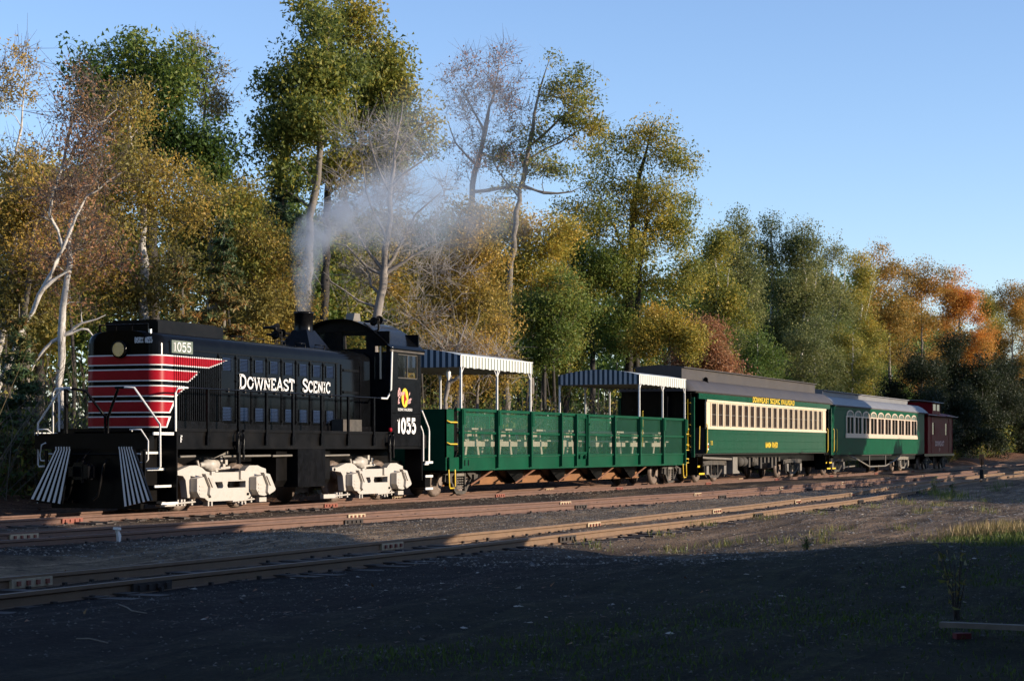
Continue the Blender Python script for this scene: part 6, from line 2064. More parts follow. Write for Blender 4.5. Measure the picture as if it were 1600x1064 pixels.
tree('ash_tree', 'tall green gold tree with dark double trunk behind the second canopy', 'tree', (97.80, 10.50), [[(-0.04, 0.1, 2.04, 0.27), (-0.03, 0.06, 6.86, 0.25), (-0.01, 0.03, 10.65, 0.22), (0.04, -0.1, 13.75, 0.17), (0.2, -0.48, 16.16, 0.12), (0.4, -0.95, 18.05, 0.05), (0.53, -1.27, 19.26, 0.015)], [(0.12, -0.29, 2.04, 0.2), (0.13, -0.32, 7.55, 0.18), (0.2, -0.48, 10.99, 0.14), (0.36, -0.86, 13.75, 0.08), (0.73, -1.75, 15.12, 0.03)], [(-0.01, 0.03, 11.68, 0.1), (-0.23, 0.54, 12.37, 0.07), (-0.33, 0.79, 13.4, 0.04)]], [(0.47, -1.11, 18.39, 1.45, 1.37, 1.17), (0.73, -1.93, 17.36, 1.03, 0.98, 1.03), (0.34, 0.14, 17.36, 1.65, 1.57, 1.38), (-0.95, 1.28, 16.5, 1.45, 1.37, 1.72), (-0.34, -0.7, 15.12, 2.93, 2.78, 1.89), (1.79, -2.24, 14.43, 1.65, 1.57, 1.72), (-0.76, 1.92, 13.75, 1.58, 1.5, 1.65), (0.34, -0.42, 12.2, 3.27, 3.11, 1.55), (0.54, -3.13, 10.99, 1.45, 1.37, 1.55), (0.73, -2.12, 12.71, 1.72, 1.64, 1.72), (-0.26, 1.01, 10.65, 1.89, 1.8, 1.89), (-0.11, -2.1, 9.79, 1.89, 1.8, 1.55), (-0.83, 2.45, 11.68, 1.55, 1.47, 1.72)], 470, 56, 0.18, 0.62, 'leaf_mix', 'bark_dark', 34, 'trees along the far side of the railway', vshift=0.06)
tree('shrub_maple', 'bright yellow bushy young maple in front of the tree line, left of the coach roof', 'shrub', (95.22, 7.50), [[(0.0, 0.0, 2.02, 0.09), (0.0, 0.0, 4.68, 0.08), (0.0, 0.0, 8.0, 0.02)]], [(0.15, 0.24, 7.67, 1.73, 1.64, 1.5), (-0.02, -1.09, 6.67, 1.0, 0.95, 1.5), (-0.31, 1.13, 6.67, 1.16, 1.11, 1.33)], 200, 62, 0.14, 0.55, 'leaf_mix', 'bark_grey', 35, 'trees along the far side of the railway', vshift=0.25)
tree('aspen_tree', 'olive aspen nearest the golden ash, over the first coach end', 'tree', (118.81, 12.00), [[(-0.06, 0.15, 2.17, 0.15), (-0.03, 0.08, 7.1, 0.13), (0.03, -0.08, 11.62, 0.1), (0.0, 0.0, 13.68, 0.05), (0.06, -0.15, 15.53, 0.01)], [(0.02, -0.04, 8.75, 0.07), (0.22, -0.53, 10.8, 0.05), (0.35, -0.83, 12.86, 0.02)]], [(-0.03, -0.01, 14.58, 1.04, 0.99, 1.23), (0.22, 0.27, 12.65, 1.7, 1.62, 2.05), (-0.13, -0.41, 10.39, 1.89, 1.8, 2.26), (0.28, 0.39, 8.13, 1.98, 1.89, 2.05), (0.43, -0.09, 6.28, 1.51, 1.44, 1.64)], 330, 54, 0.19, 0.66, 'leaf_mix', 'bark_white', 50, 'trees along the far side of the railway', vshift=0.0)
tree('aspen_tree', 'grey green slender aspen with a rusty right side above the first coach', 'tree', (128.55, 13.20), [[(-0.07, 0.16, 2.23, 0.15), (-0.03, 0.08, 7.54, 0.13), (0.03, -0.08, 12.41, 0.1), (0.0, 0.0, 15.37, 0.05), (0.07, -0.16, 17.37, 0.01)], [(0.02, -0.04, 9.31, 0.07), (0.24, -0.57, 11.53, 0.05), (0.37, -0.9, 13.74, 0.02)]], [(-0.43, -0.18, 16.35, 0.97, 0.92, 1.33), (-0.71, -0.11, 14.27, 1.59, 1.51, 2.21), (0.42, -0.21, 11.84, 1.77, 1.68, 2.43), (0.69, 0.58, 9.4, 1.86, 1.77, 2.21), (-0.22, -0.38, 7.41, 1.42, 1.34, 1.77)], 330, 54, 0.19, 0.66, 'leaf_grey', 'bark_white', 51, 'trees along the far side of the railway', vshift=0.0)
tree('aspen_tree', 'tall dark grey green aspen above the first coach lettering', 'tree', (141.56, 14.40), [[(-0.07, 0.18, 2.32, 0.15), (-0.04, 0.09, 8.13, 0.13), (0.04, -0.09, 13.45, 0.1), (0.0, 0.0, 17.08, 0.05), (0.07, -0.18, 19.26, 0.01)], [(0.02, -0.04, 10.06, 0.07), (0.26, -0.63, 12.48, 0.05), (0.41, -0.98, 14.9, 0.02)]], [(-0.05, -0.02, 18.14, 1.17, 1.11, 1.45), (0.09, 0.25, 15.87, 1.92, 1.82, 2.42), (-0.2, -0.5, 13.21, 2.13, 2.02, 2.66), (-0.39, 0.15, 10.55, 2.24, 2.12, 2.42), (-0.18, -0.39, 8.37, 1.7, 1.62, 1.94)], 330, 54, 0.19, 0.66, 'leaf_grey', 'bark_white', 52, 'trees along the far side of the railway', vshift=-0.12)
tree('aspen_tree', 'grey green aspen with pale forked stem above the far half of the first coach', 'tree', (141.83, 12.00), [[(-0.07, 0.18, 2.31, 0.15), (-0.04, 0.09, 8.09, 0.13), (0.04, -0.09, 13.39, 0.1), (0.0, 0.0, 16.28, 0.05), (0.07, -0.18, 18.45, 0.01)], [(0.02, -0.04, 10.02, 0.07), (0.26, -0.62, 12.43, 0.05), (0.41, -0.98, 14.84, 0.02)]], [(-0.14, -0.06, 17.34, 1.17, 1.11, 1.45), (0.09, 0.25, 15.08, 1.91, 1.81, 2.41), (-0.24, -0.52, 12.43, 2.12, 2.01, 2.65), (-0.36, 0.16, 9.78, 2.23, 2.11, 2.41), (0.54, -0.09, 7.61, 1.7, 1.61, 1.93)], 330, 54, 0.19, 0.66, 'leaf_grey', 'bark_white', 53, 'trees along the far side of the railway', vshift=-0.02)
tree('aspen_tree', 'lighter green aspen above the gap between the two green coaches', 'tree', (156.35, 13.20), [[(-0.08, 0.19, 2.41, 0.15), (-0.04, 0.1, 8.74, 0.13), (0.04, -0.1, 14.55, 0.1), (0.0, 0.0, 16.03, 0.05), (0.08, -0.19, 18.4, 0.01)], [(0.02, -0.05, 10.85, 0.07), (0.28, -0.68, 13.49, 0.05), (0.45, -1.07, 16.13, 0.02)]], [(-0.53, -0.22, 17.19, 1.22, 1.16, 1.58), (0.05, 0.25, 14.71, 2.0, 1.9, 2.64), (0.64, -0.19, 11.8, 2.22, 2.11, 2.9), (-0.53, 0.12, 8.9, 2.33, 2.21, 2.64), (-0.33, -0.48, 6.52, 1.77, 1.69, 2.11)], 330, 54, 0.19, 0.66, 'leaf_grey', 'bark_white', 54, 'trees along the far side of the railway', vshift=0.1)
tree('aspen_tree', 'thin topped olive aspen above the second coach front', 'tree', (172.80, 14.40), [[(-0.09, 0.21, 2.51, 0.15), (-0.04, 0.11, 9.47, 0.13), (0.04, -0.11, 15.85, 0.1), (0.0, 0.0, 16.72, 0.05), (0.09, -0.21, 19.33, 0.01)], [(0.02, -0.05, 11.79, 0.07), (0.31, -0.75, 14.69, 0.05), (0.49, -1.18, 17.59, 0.02)]], [(0.3, 0.13, 18.0, 1.08, 1.03, 1.74), (-0.52, 0.04, 15.27, 1.78, 1.69, 2.9), (-0.39, -0.67, 12.08, 1.97, 1.87, 3.19), (-0.26, 0.27, 8.89, 2.07, 1.97, 2.9), (0.42, -0.2, 6.28, 1.58, 1.5, 2.32)], 330, 54, 0.19, 0.66, 'leaf_mix', 'bark_white', 55, 'trees along the far side of the railway', vshift=0.12)
tree('understory_tree', 'rusty undergrowth tree directly over the first coach roof end', 'tree', (103.12, 8.00), [[(0.0, 0.0, 2.06, 0.09), (0.03, -0.07, 4.92, 0.08), (0.04, -0.1, 7.79, 0.02)]], [(-0.59, -0.25, 7.25, 1.61, 1.53, 1.43), (-0.51, 0.64, 5.46, 1.29, 1.22, 1.43), (0.13, -0.87, 5.82, 1.29, 1.22, 1.61)], 220, 56, 0.16, 0.6, 'leaf_rust', 'bark_white', 70, 'trees along the far side of the railway', vshift=0.1)
tree('understory_tree', 'dark leafy tree low behind the first coach clerestory', 'tree', (116.35, 8.70), [[(0.0, 0.0, 2.15, 0.09), (0.03, -0.07, 5.34, 0.08), (0.05, -0.11, 8.53, 0.02)]], [(0.61, 0.26, 7.14, 2.0, 1.9, 1.6), (-0.43, 0.77, 5.14, 1.6, 1.52, 1.6), (0.89, -0.67, 5.54, 1.6, 1.52, 1.8)], 220, 56, 0.16, 0.6, 'leaf_green', 'bark_white', 71, 'trees along the far side of the railway', vshift=0)
tree('understory_tree', 'grey green leafy tree low behind the first coach rear', 'tree', (134.18, 9.40), [[(0.0, 0.0, 2.26, 0.09), (0.03, -0.08, 5.9, 0.08), (0.05, -0.13, 9.54, 0.02)]], [(-0.76, -0.32, 8.4, 2.5, 2.38, 1.82), (-0.69, 0.8, 6.13, 2.0, 1.9, 1.82), (0.7, -0.89, 6.58, 2.0, 1.9, 2.05)], 220, 56, 0.16, 0.6, 'leaf_grey', 'bark_white', 72, 'trees along the far side of the railway', vshift=-0.1)
tree('understory_tree', 'overhanging olive tree behind the second coach roof', 'tree', (149.63, 10.10), [[(0.0, 0.0, 2.36, 0.09), (0.04, -0.09, 6.38, 0.08), (0.06, -0.14, 10.41, 0.02)]], [(0.89, 0.37, 9.65, 2.52, 2.39, 2.01), (-0.52, 0.98, 7.14, 2.01, 1.91, 2.01), (-0.05, -1.33, 7.64, 2.01, 1.91, 2.26)], 220, 56, 0.16, 0.6, 'leaf_mix', 'bark_white', 73, 'trees along the far side of the railway', vshift=0)
tree('oak_tree', 'tawny gold tree left of the orange maples', 'tree', (179.36, 13.00), [[(0.0, 0.0, 2.55, 0.16), (-0.05, 0.11, 9.73, 0.13), (0.0, 0.0, 16.31, 0.03)]], [(-0.92, 0.07, 17.51, 2.15, 2.05, 2.03), (0.26, -0.41, 14.52, 2.87, 2.73, 2.99), (-1.28, 0.9, 13.32, 2.69, 2.56, 2.99), (1.03, -0.09, 10.93, 2.99, 2.84, 2.99), (-0.09, 1.26, 19.0, 1.2, 1.14, 1.68)], 300, 52, 0.22, 0.75, 'leaf_red', 'bark_grey', 80, 'trees along the far side of the railway', vshift=-0.32)
tree('maple_tree', 'orange topped maple left of the brightest red maple', 'tree', (200.02, 14.00), [[(0.0, 0.0, 2.68, 0.16), (0.0, 0.0, 10.64, 0.12), (0.0, 0.0, 18.6, 0.02)]], [(-0.91, 0.34, 18.93, 2.26, 2.14, 1.99), (-0.11, -1.12, 17.6, 2.39, 2.27, 2.39), (0.78, 0.68, 14.62, 3.18, 3.02, 3.32), (0.67, -0.44, 10.64, 3.18, 3.02, 3.32)], 300, 54, 0.22, 0.75, 'leaf_red', 'bark_grey', 81, 'trees along the far side of the railway', vshift=-0.22)
tree('maple_tree', 'brightest orange red maple near the right picture edge', 'tree', (211.56, 12.00), [[(0.0, 0.0, 2.74, 0.16), (0.0, 0.0, 9.71, 0.12), (-0.05, 0.13, 18.76, 0.02)]], [(0.31, 1.48, 18.41, 2.79, 2.65, 2.37), (-0.03, -0.77, 16.67, 2.09, 1.98, 2.51), (-0.19, -1.96, 13.19, 2.51, 2.38, 3.13), (-0.4, -0.54, 11.1, 2.79, 2.65, 3.13), (0.76, 0.31, 16.67, 2.79, 2.65, 2.79)], 360, 56, 0.22, 0.72, 'leaf_red', 'bark_grey', 82, 'trees along the far side of the railway', vshift=0.08)
tree('oak_tree', 'shade dark tree standing in front of the red maple near the caboose', 'tree', (190.64, 9.00), [[(0.0, 0.0, 2.61, 0.13), (0.0, 0.0, 7.63, 0.1), (0.0, 0.0, 13.28, 0.02)]], [(-0.5, -0.07, 11.08, 2.14, 2.03, 2.83), (-0.69, 0.53, 7.63, 2.83, 2.68, 2.83), (0.1, -0.84, 5.75, 2.83, 2.68, 2.51)], 260, 58, 0.2, 0.7, 'leaf_shaded', 'bark_dark', 83, 'trees along the far side of the railway')
tree('oak_tree', 'shade dark thick tree directly behind the red caboose', 'tree', (167.89, 8.00), [[(0.0, 0.0, 2.46, 0.13), (0.0, 0.0, 6.92, 0.1), (0.0, 0.0, 10.26, 0.02)]], [(-0.42, 0.43, 8.03, 2.78, 2.64, 2.78), (0.11, -0.86, 5.8, 2.51, 2.38, 2.51), (0.12, 2.46, 5.8, 2.51, 2.38, 2.51)], 260, 58, 0.2, 0.7, 'leaf_shaded', 'bark_dark', 84, 'trees along the far side of the railway')
tree('oak_tree', 'tawny orange tree at the right picture edge', 'tree', (235.93, 10.00), [[(0.06, -0.14, 2.89, 0.15), (0.06, -0.14, 10.57, 0.12), (0.0, 0.0, 20.57, 0.02)]], [(-0.93, 0.45, 19.03, 2.0, 1.9, 2.31), (-0.84, -1.35, 16.72, 2.61, 2.48, 3.46), (0.54, 1.89, 13.65, 2.77, 2.63, 3.46), (1.52, -0.61, 10.57, 3.07, 2.92, 3.84), (1.78, -1.34, 19.03, 2.31, 2.19, 2.31)], 420, 56, 0.22, 0.7, 'leaf_red', 'bark_grey', 85, 'trees along the far side of the railway', vshift=-0.3)
tree('oak_tree', 'shaded dark tree low at the right, beneath the tawny orange one', 'tree', (196.53, 6.00), [[(0.0, 0.0, 2.63, 0.1), (0.0, 0.0, 6.49, 0.09), (0.0, 0.0, 9.7, 0.02)]], [(-0.42, 0.52, 7.77, 2.89, 2.75, 2.57), (1.82, -0.98, 5.85, 2.89, 2.75, 2.57), (0.15, 2.5, 5.2, 2.57, 2.44, 2.25)], 260, 56, 0.18, 0.65, 'leaf_shaded', 'bark_dark', 86, 'trees along the far side of the railway')
tree('oak_tree', 'thin olive sapling tree right of the red maple crown', 'tree', (252.99, 15.00), [[(0.0, 0.0, 3.01, 0.1), (0.0, 0.0, 12.94, 0.08), (0.0, 0.0, 21.21, 0.02)]], [(-0.61, 0.02, 19.56, 1.99, 1.89, 2.81), (0.86, -0.27, 15.42, 2.81, 2.67, 3.31)], 230, 54, 0.22, 0.7, 'leaf_mix', 'bark_grey', 87, 'trees along the far side of the railway', vshift=0.1)
tree('hazel_shrub', 'dark shrub at the foot of the trees just past the caboose', 'shrub', (167.93, 4.60), [[(0.0, 0.0, 1.35, 0.08), (0.0, 0.0, 4.11, 0.06), (0.0, 0.0, 6.32, 0.02)]], [(0.44, 0.6, 4.67, 1.88, 1.78, 2.21), (0.62, -0.7, 3.01, 1.88, 1.78, 1.77), (-0.0, 0.12, 1.9, 2.21, 2.1, 1.38)], 220, 60, 0.2, 0.6, 'leaf_shaded', 'bark_dark', 90, 'trees along the far side of the railway')
tree('hazel_shrub', 'dark shrub at the foot of the trees beside the orange switch target', 'shrub', (185.21, 5.50), [[(0.0, 0.0, 1.35, 0.08), (0.0, 0.0, 4.38, 0.06), (0.0, 0.0, 6.81, 0.02)]], [(-0.54, 0.1, 4.38, 2.18, 2.08, 2.43), (-0.02, -0.86, 2.26, 2.18, 2.08, 1.82), (-0.75, 0.34, 1.96, 2.06, 1.96, 1.52)], 220, 60, 0.22, 0.65, 'leaf_shaded', 'bark_dark', 91, 'trees along the far side of the railway')
tree('hazel_shrub', 'dark brownish shrub at the foot of the trees at the right picture edge', 'shrub', (207.64, 6.00), [[(0.0, 0.0, 1.35, 0.08), (0.0, 0.0, 4.73, 0.06), (0.0, 0.0, 7.44, 0.02)]], [(-1.23, 0.22, 5.41, 2.44, 2.31, 3.04), (0.59, -0.85, 3.38, 2.44, 2.31, 2.37), (-0.61, -0.25, 1.89, 3.11, 2.96, 1.49)], 240, 60, 0.26, 0.7, 'leaf_shaded', 'bark_dark', 92, 'trees along the far side of the railway', vshift=0.3)
tree('hazel_shrub', 'dark shrub low behind the caboose platform', 'shrub', (156.83, 4.80), [[(0.0, 0.0, 1.35, 0.08), (0.0, 0.0, 3.94, 0.06), (0.0, 0.0, 6.02, 0.02)]], [(0.42, 0.57, 4.46, 1.97, 1.87, 2.07), (-0.48, -0.93, 2.39, 1.76, 1.68, 1.56)], 200, 60, 0.18, 0.6, 'leaf_shaded', 'bark_dark', 93, 'trees along the far side of the railway')
tree('hazel_shrub', 'very dark shrub low between the caboose and the orange switch target', 'shrub', (188.97, 7.00), [[(0.0, 0.0, 1.35, 0.08), (0.0, 0.0, 5.07, 0.06), (0.0, 0.0, 8.17, 0.02)]], [(0.92, 0.72, 6.93, 2.79, 2.65, 2.79), (0.92, -0.96, 8.17, 2.48, 2.36, 2.48), (0.62, 1.6, 3.83, 2.79, 2.65, 2.48)], 240, 60, 0.24, 0.7, 'leaf_shaded', 'bark_dark', 94, 'trees along the far side of the railway')
tree('hazel_shrub', 'very dark shrub at the right picture edge under the tawny orange tree', 'shrub', (226.89, 8.00), [[(0.0, 0.0, 1.35, 0.08), (0.0, 0.0, 5.78, 0.06), (0.0, 0.0, 9.47, 0.02)]], [(0.79, 1.53, 8.73, 3.32, 3.16, 3.32), (1.51, -0.17, 7.26, 3.32, 3.16, 3.32), (-0.33, 1.46, 4.3, 3.32, 3.16, 2.95)], 240, 60, 0.28, 0.8, 'leaf_shaded', 'bark_dark', 95, 'trees along the far side of the railway')
tree('forest_tree', 'dull olive tree deep in the wood behind the left birches', 'tree', (57.28, 19.00), [[(0.0, 0.0, 1.81, 0.2), (0.03, -0.06, 5.5, 0.16), (-0.02, 0.04, 10.34, 0.08), (0.0, 0.0, 11.49, 0.02)]], [(-0.5, -0.21, 10.8, 1.11, 1.05, 0.92), (0.18, 0.45, 9.42, 1.38, 1.31, 1.38), (-0.26, -0.56, 8.04, 1.38, 1.31, 1.38), (-0.26, -0.11, 6.65, 1.38, 1.31, 1.15), (0.03, 0.51, 5.5, 1.38, 1.31, 1.04)], 300, 58, 0.22, 0.8, 'leaf_mix', 'bark_dark', 100, 'trees deeper in the wood', vshift=-0.02)
tree('forest_tree', 'dark tree deep in the wood below the green maple', 'tree', (63.70, 21.00), [[(0.0, 0.0, 1.86, 0.2), (0.03, -0.07, 5.9, 0.16), (-0.02, 0.05, 11.46, 0.08), (0.0, 0.0, 12.73, 0.02)]], [(0.03, 0.01, 11.97, 1.42, 1.35, 1.01), (-0.29, 0.29, 10.45, 1.77, 1.68, 1.52), (0.89, -0.12, 8.94, 1.77, 1.68, 1.52), (0.18, 0.08, 7.42, 1.77, 1.68, 1.26), (-0.45, 0.36, 6.15, 1.77, 1.68, 1.14)], 300, 58, 0.22, 0.8, 'leaf_green', 'bark_dark', 101, 'trees deeper in the wood', vshift=-0.02)
tree('forest_tree', 'olive tree deep in the wood between maple and spruce', 'tree', (78.70, 23.00), [[(0.0, 0.0, 1.95, 0.2), (0.03, -0.08, 6.78, 0.16), (-0.02, 0.06, 12.06, 0.08), (0.0, 0.0, 13.56, 0.02)]], [(-0.28, -0.11, 12.66, 1.21, 1.15, 1.21), (0.33, 0.63, 10.85, 1.51, 1.43, 1.81), (0.18, -0.51, 9.04, 1.51, 1.43, 1.81), (0.39, 0.16, 7.23, 1.51, 1.43, 1.51), (-0.44, 0.47, 5.72, 1.51, 1.43, 1.36)], 300, 58, 0.22, 0.8, 'leaf_mix', 'bark_dark', 102, 'trees deeper in the wood', vshift=-0.02)
tree('forest_tree', 'dark tree deep in the wood behind the exhaust stack', 'tree', (76.73, 19.00), [[(0.0, 0.0, 1.93, 0.2), (0.03, -0.08, 6.58, 0.16), (-0.02, 0.05, 10.21, 0.08), (0.0, 0.0, 11.66, 0.02)]], [(-0.39, -0.16, 10.79, 1.39, 1.32, 1.16), (-0.11, 0.43, 9.04, 1.74, 1.66, 1.74), (0.71, -0.27, 7.3, 1.74, 1.66, 1.74), (-0.53, -0.22, 5.56, 1.74, 1.66, 1.45), (0.25, 0.73, 4.11, 1.74, 1.66, 1.31)], 300, 58, 0.22, 0.8, 'leaf_green', 'bark_dark', 103, 'trees deeper in the wood', vshift=-0.02)
tree('forest_tree', 'dull green tree deep in the wood behind the bare tree', 'tree', (85.97, 21.00), [[(0.0, 0.0, 1.99, 0.2), (0.04, -0.09, 7.13, 0.16), (-0.02, 0.06, 11.15, 0.08), (0.0, 0.0, 12.76, 0.02)]], [(0.65, 0.27, 11.79, 1.67, 1.59, 1.29), (0.4, 0.69, 9.87, 2.09, 1.98, 1.93), (0.85, -0.27, 7.94, 2.09, 1.98, 1.93), (-0.95, -0.4, 6.01, 2.09, 1.98, 1.61), (0.0, 0.7, 4.4, 2.09, 1.98, 1.45)], 300, 58, 0.22, 0.8, 'leaf_mix', 'bark_dark', 104, 'trees deeper in the wood', vshift=-0.02)
tree('forest_tree', 'dark green tree deep in the wood right of the bare tree', 'tree', (96.84, 23.00), [[(0.0, 0.0, 2.06, 0.2), (0.04, -0.1, 7.78, 0.16), (-0.03, 0.07, 12.25, 0.08), (0.0, 0.0, 14.04, 0.02)]], [(0.62, 0.26, 12.96, 1.86, 1.77, 1.43), (-1.17, 0.09, 10.82, 2.32, 2.21, 2.14), (-0.24, -0.8, 8.68, 2.32, 2.21, 2.14), (-0.5, -0.21, 6.53, 2.32, 2.21, 1.79), (-0.22, 0.68, 4.75, 2.32, 2.21, 1.61)], 300, 58, 0.22, 0.8, 'leaf_green', 'bark_dark', 105, 'trees deeper in the wood', vshift=-0.02)
tree('forest_tree', 'olive tree deep in the wood behind the golden ones', 'tree', (98.39, 19.00), [[(0.0, 0.0, 2.06, 0.2), (0.04, -0.1, 7.78, 0.16), (-0.03, 0.07, 11.88, 0.08), (0.0, 0.0, 13.67, 0.02)]], [(-0.12, -0.05, 12.6, 1.71, 1.63, 1.43), (-0.26, 0.47, 10.45, 2.14, 2.04, 2.14), (0.79, -0.37, 8.31, 2.14, 2.04, 2.14), (-0.99, -0.41, 6.17, 2.14, 2.04, 1.79), (-1.15, 0.29, 4.38, 2.14, 2.04, 1.61)], 300, 58, 0.22, 0.8, 'leaf_mix', 'bark_dark', 106, 'trees deeper in the wood', vshift=-0.02)
tree('forest_tree', 'yellow olive tree deep in the wood left of the ash', 'tree', (115.55, 21.00), [[(0.0, 0.0, 2.17, 0.2), (0.05, -0.11, 8.77, 0.16), (-0.03, 0.08, 13.72, 0.08), (0.0, 0.0, 15.78, 0.02)]], [(-0.63, -0.26, 14.55, 1.81, 1.72, 1.65), (-1.02, 0.24, 12.07, 2.27, 2.15, 2.47), (-0.62, -1.06, 9.6, 2.27, 2.15, 2.47), (0.99, 0.41, 7.12, 2.27, 2.15, 2.06), (0.42, 1.07, 5.06, 2.27, 2.15, 1.86)], 300, 58, 0.22, 0.8, 'leaf_mix', 'bark_dark', 107, 'trees deeper in the wood', vshift=-0.02)
tree('forest_tree', 'dark tree deep in the wood between ash and aspens', 'tree', (153.38, 23.00), [[(0.0, 0.0, 2.41, 0.2), (0.06, -0.15, 10.91, 0.16), (-0.04, 0.1, 14.9, 0.08), (0.0, 0.0, 17.56, 0.02)]], [(-0.81, -0.34, 15.96, 2.13, 2.02, 2.13), (-0.3, 0.74, 12.77, 2.66, 2.52, 3.19), (-0.08, -1.07, 9.59, 2.66, 2.52, 3.19), (-0.45, -0.19, 6.4, 2.66, 2.52, 2.66), (-0.77, 0.83, 3.74, 2.66, 2.52, 2.39)], 300, 58, 0.22, 0.8, 'leaf_green', 'bark_dark', 108, 'trees deeper in the wood', vshift=-0.02)
tree('forest_tree', 'dark tree deep in the wood behind the aspens', 'tree', (155.73, 19.00), [[(0.0, 0.0, 2.42, 0.2), (0.06, -0.15, 10.95, 0.16), (-0.04, 0.1, 13.09, 0.08), (0.0, 0.0, 15.75, 0.02)]], [(0.35, 0.14, 14.15, 2.56, 2.43, 2.13), (-0.05, 0.85, 10.95, 3.2, 3.04, 3.2), (-0.04, -1.06, 7.75, 3.2, 3.04, 3.2), (-0.91, -0.38, 4.55, 3.2, 3.04, 2.67), (-0.92, 0.77, 1.88, 3.2, 3.04, 2.4)], 300, 58, 0.22, 0.8, 'leaf_green', 'bark_dark', 109, 'trees deeper in the wood', vshift=-0.02)
tree('forest_tree', 'dark tree deep in the wood behind the two coaches', 'tree', (186.98, 21.00), [[(0.0, 0.0, 2.61, 0.2), (0.07, -0.18, 12.73, 0.16), (-0.05, 0.12, 13.99, 0.08), (0.0, 0.0, 17.15, 0.02)]], [(-1.05, -0.44, 15.26, 3.03, 2.88, 2.53), (-0.17, 0.96, 11.46, 3.79, 3.6, 3.79), (1.19, -0.74, 7.67, 3.79, 3.6, 3.79), (-0.42, -0.17, 3.88, 3.79, 3.6, 3.16), (-1.96, 0.55, 0.72, 3.79, 3.6, 2.84)], 300, 58, 0.22, 0.8, 'leaf_green', 'bark_dark', 110, 'trees deeper in the wood', vshift=-0.02)
tree('forest_tree', 'olive tree deep in the wood behind the dark spruce', 'tree', (81.11, 23.00), [[(0.0, 0.0, 1.97, 0.2), (0.04, -0.09, 6.91, 0.16), (-0.02, 0.06, 11.86, 0.08), (0.0, 0.0, 13.4, 0.02)]], [(-0.33, -0.14, 12.47, 1.11, 1.06, 1.24), (-0.34, 0.36, 10.62, 1.39, 1.32, 1.85), (0.35, -0.46, 8.77, 1.39, 1.32, 1.85), (0.36, 0.15, 6.91, 1.39, 1.32, 1.54), (-0.39, 0.51, 5.37, 1.39, 1.32, 1.39)], 300, 58, 0.22, 0.8, 'leaf_mix', 'bark_dark', 111, 'trees deeper in the wood', vshift=-0.02)
tree('forest_tree', 'olive tree deep in the wood behind the two tall maple trunks', 'tree', (79.49, 19.00), [[(0.0, 0.0, 1.95, 0.2), (0.03, -0.08, 6.73, 0.16), (-0.02, 0.06, 11.06, 0.08), (0.0, 0.0, 12.56, 0.02)]], [(0.33, 0.14, 11.66, 1.2, 1.14, 1.2), (-0.0, 0.48, 9.87, 1.49, 1.42, 1.79), (0.11, -0.54, 8.07, 1.49, 1.42, 1.79), (-0.18, -0.07, 6.28, 1.49, 1.42, 1.49), (-0.24, 0.55, 4.79, 1.49, 1.42, 1.34)], 300, 58, 0.22, 0.8, 'leaf_mix', 'bark_dark', 112, 'trees deeper in the wood', vshift=-0.02)
tree('forest_tree', 'dull gold tree deep in the wood behind the bare tree limbs', 'tree', (89.96, 21.00), [[(0.0, 0.0, 2.02, 0.2), (0.04, -0.09, 7.36, 0.16), (-0.03, 0.06, 11.86, 0.08), (0.0, 0.0, 13.53, 0.02)]], [(0.25, 0.1, 12.53, 1.33, 1.27, 1.33), (-0.31, 0.41, 10.53, 1.67, 1.58, 2.0), (0.53, -0.43, 8.52, 1.67, 1.58, 2.0), (-0.06, -0.03, 6.52, 1.67, 1.58, 1.67), (-0.65, 0.45, 4.85, 1.67, 1.58, 1.5)], 300, 58, 0.22, 0.8, 'leaf_gold', 'bark_dark', 113, 'trees deeper in the wood', vshift=-0.02)
tree('forest_tree', 'olive tree deep in the wood behind the smoky poplar', 'tree', (101.57, 23.00), [[(0.0, 0.0, 2.09, 0.2), (0.04, -0.1, 8.04, 0.16), (-0.03, 0.07, 12.51, 0.08), (0.0, 0.0, 14.37, 0.02)]], [(0.05, 0.02, 13.25, 1.49, 1.41, 1.49), (0.12, 0.65, 11.02, 1.86, 1.77, 2.23), (-0.48, -0.92, 8.79, 1.86, 1.77, 2.23), (-0.13, -0.05, 6.56, 1.86, 1.77, 1.86), (-0.41, 0.63, 4.7, 1.86, 1.77, 1.67)], 300, 58, 0.22, 0.8, 'leaf_mix', 'bark_dark', 114, 'trees deeper in the wood', vshift=-0.02)
tree('forest_tree', 'olive tree deep in the wood behind the slender aspens', 'tree', (147.11, 19.00), [[(0.0, 0.0, 2.36, 0.2), (0.06, -0.14, 10.48, 0.16), (-0.04, 0.09, 14.02, 0.08), (0.0, 0.0, 16.56, 0.02)]], [(0.71, 0.3, 15.04, 2.03, 1.93, 2.03), (0.73, 1.13, 12.0, 2.53, 2.41, 3.04), (0.06, -0.96, 8.95, 2.53, 2.41, 3.04), (0.93, 0.39, 5.91, 2.53, 2.41, 2.53), (0.29, 1.22, 3.38, 2.53, 2.41, 2.28)], 300, 58, 0.22, 0.8, 'leaf_mix', 'bark_dark', 115, 'trees deeper in the wood', vshift=-0.02)
tree('forest_tree', 'grey green tree deep in the wood behind the forked aspen', 'tree', (174.30, 21.00), [[(0.0, 0.0, 2.54, 0.2), (0.07, -0.16, 12.03, 0.16), (-0.05, 0.11, 15.88, 0.08), (0.0, 0.0, 18.85, 0.02)]], [(-0.52, -0.22, 17.07, 2.37, 2.25, 2.37), (-0.44, 0.78, 13.51, 2.97, 2.82, 3.56), (-0.62, -1.42, 9.95, 2.97, 2.82, 3.56), (0.86, 0.36, 6.39, 2.97, 2.82, 2.97), (-0.01, 1.28, 3.43, 2.97, 2.82, 2.67)], 300, 58, 0.22, 0.8, 'leaf_grey', 'bark_dark', 116, 'trees deeper in the wood', vshift=-0.02)
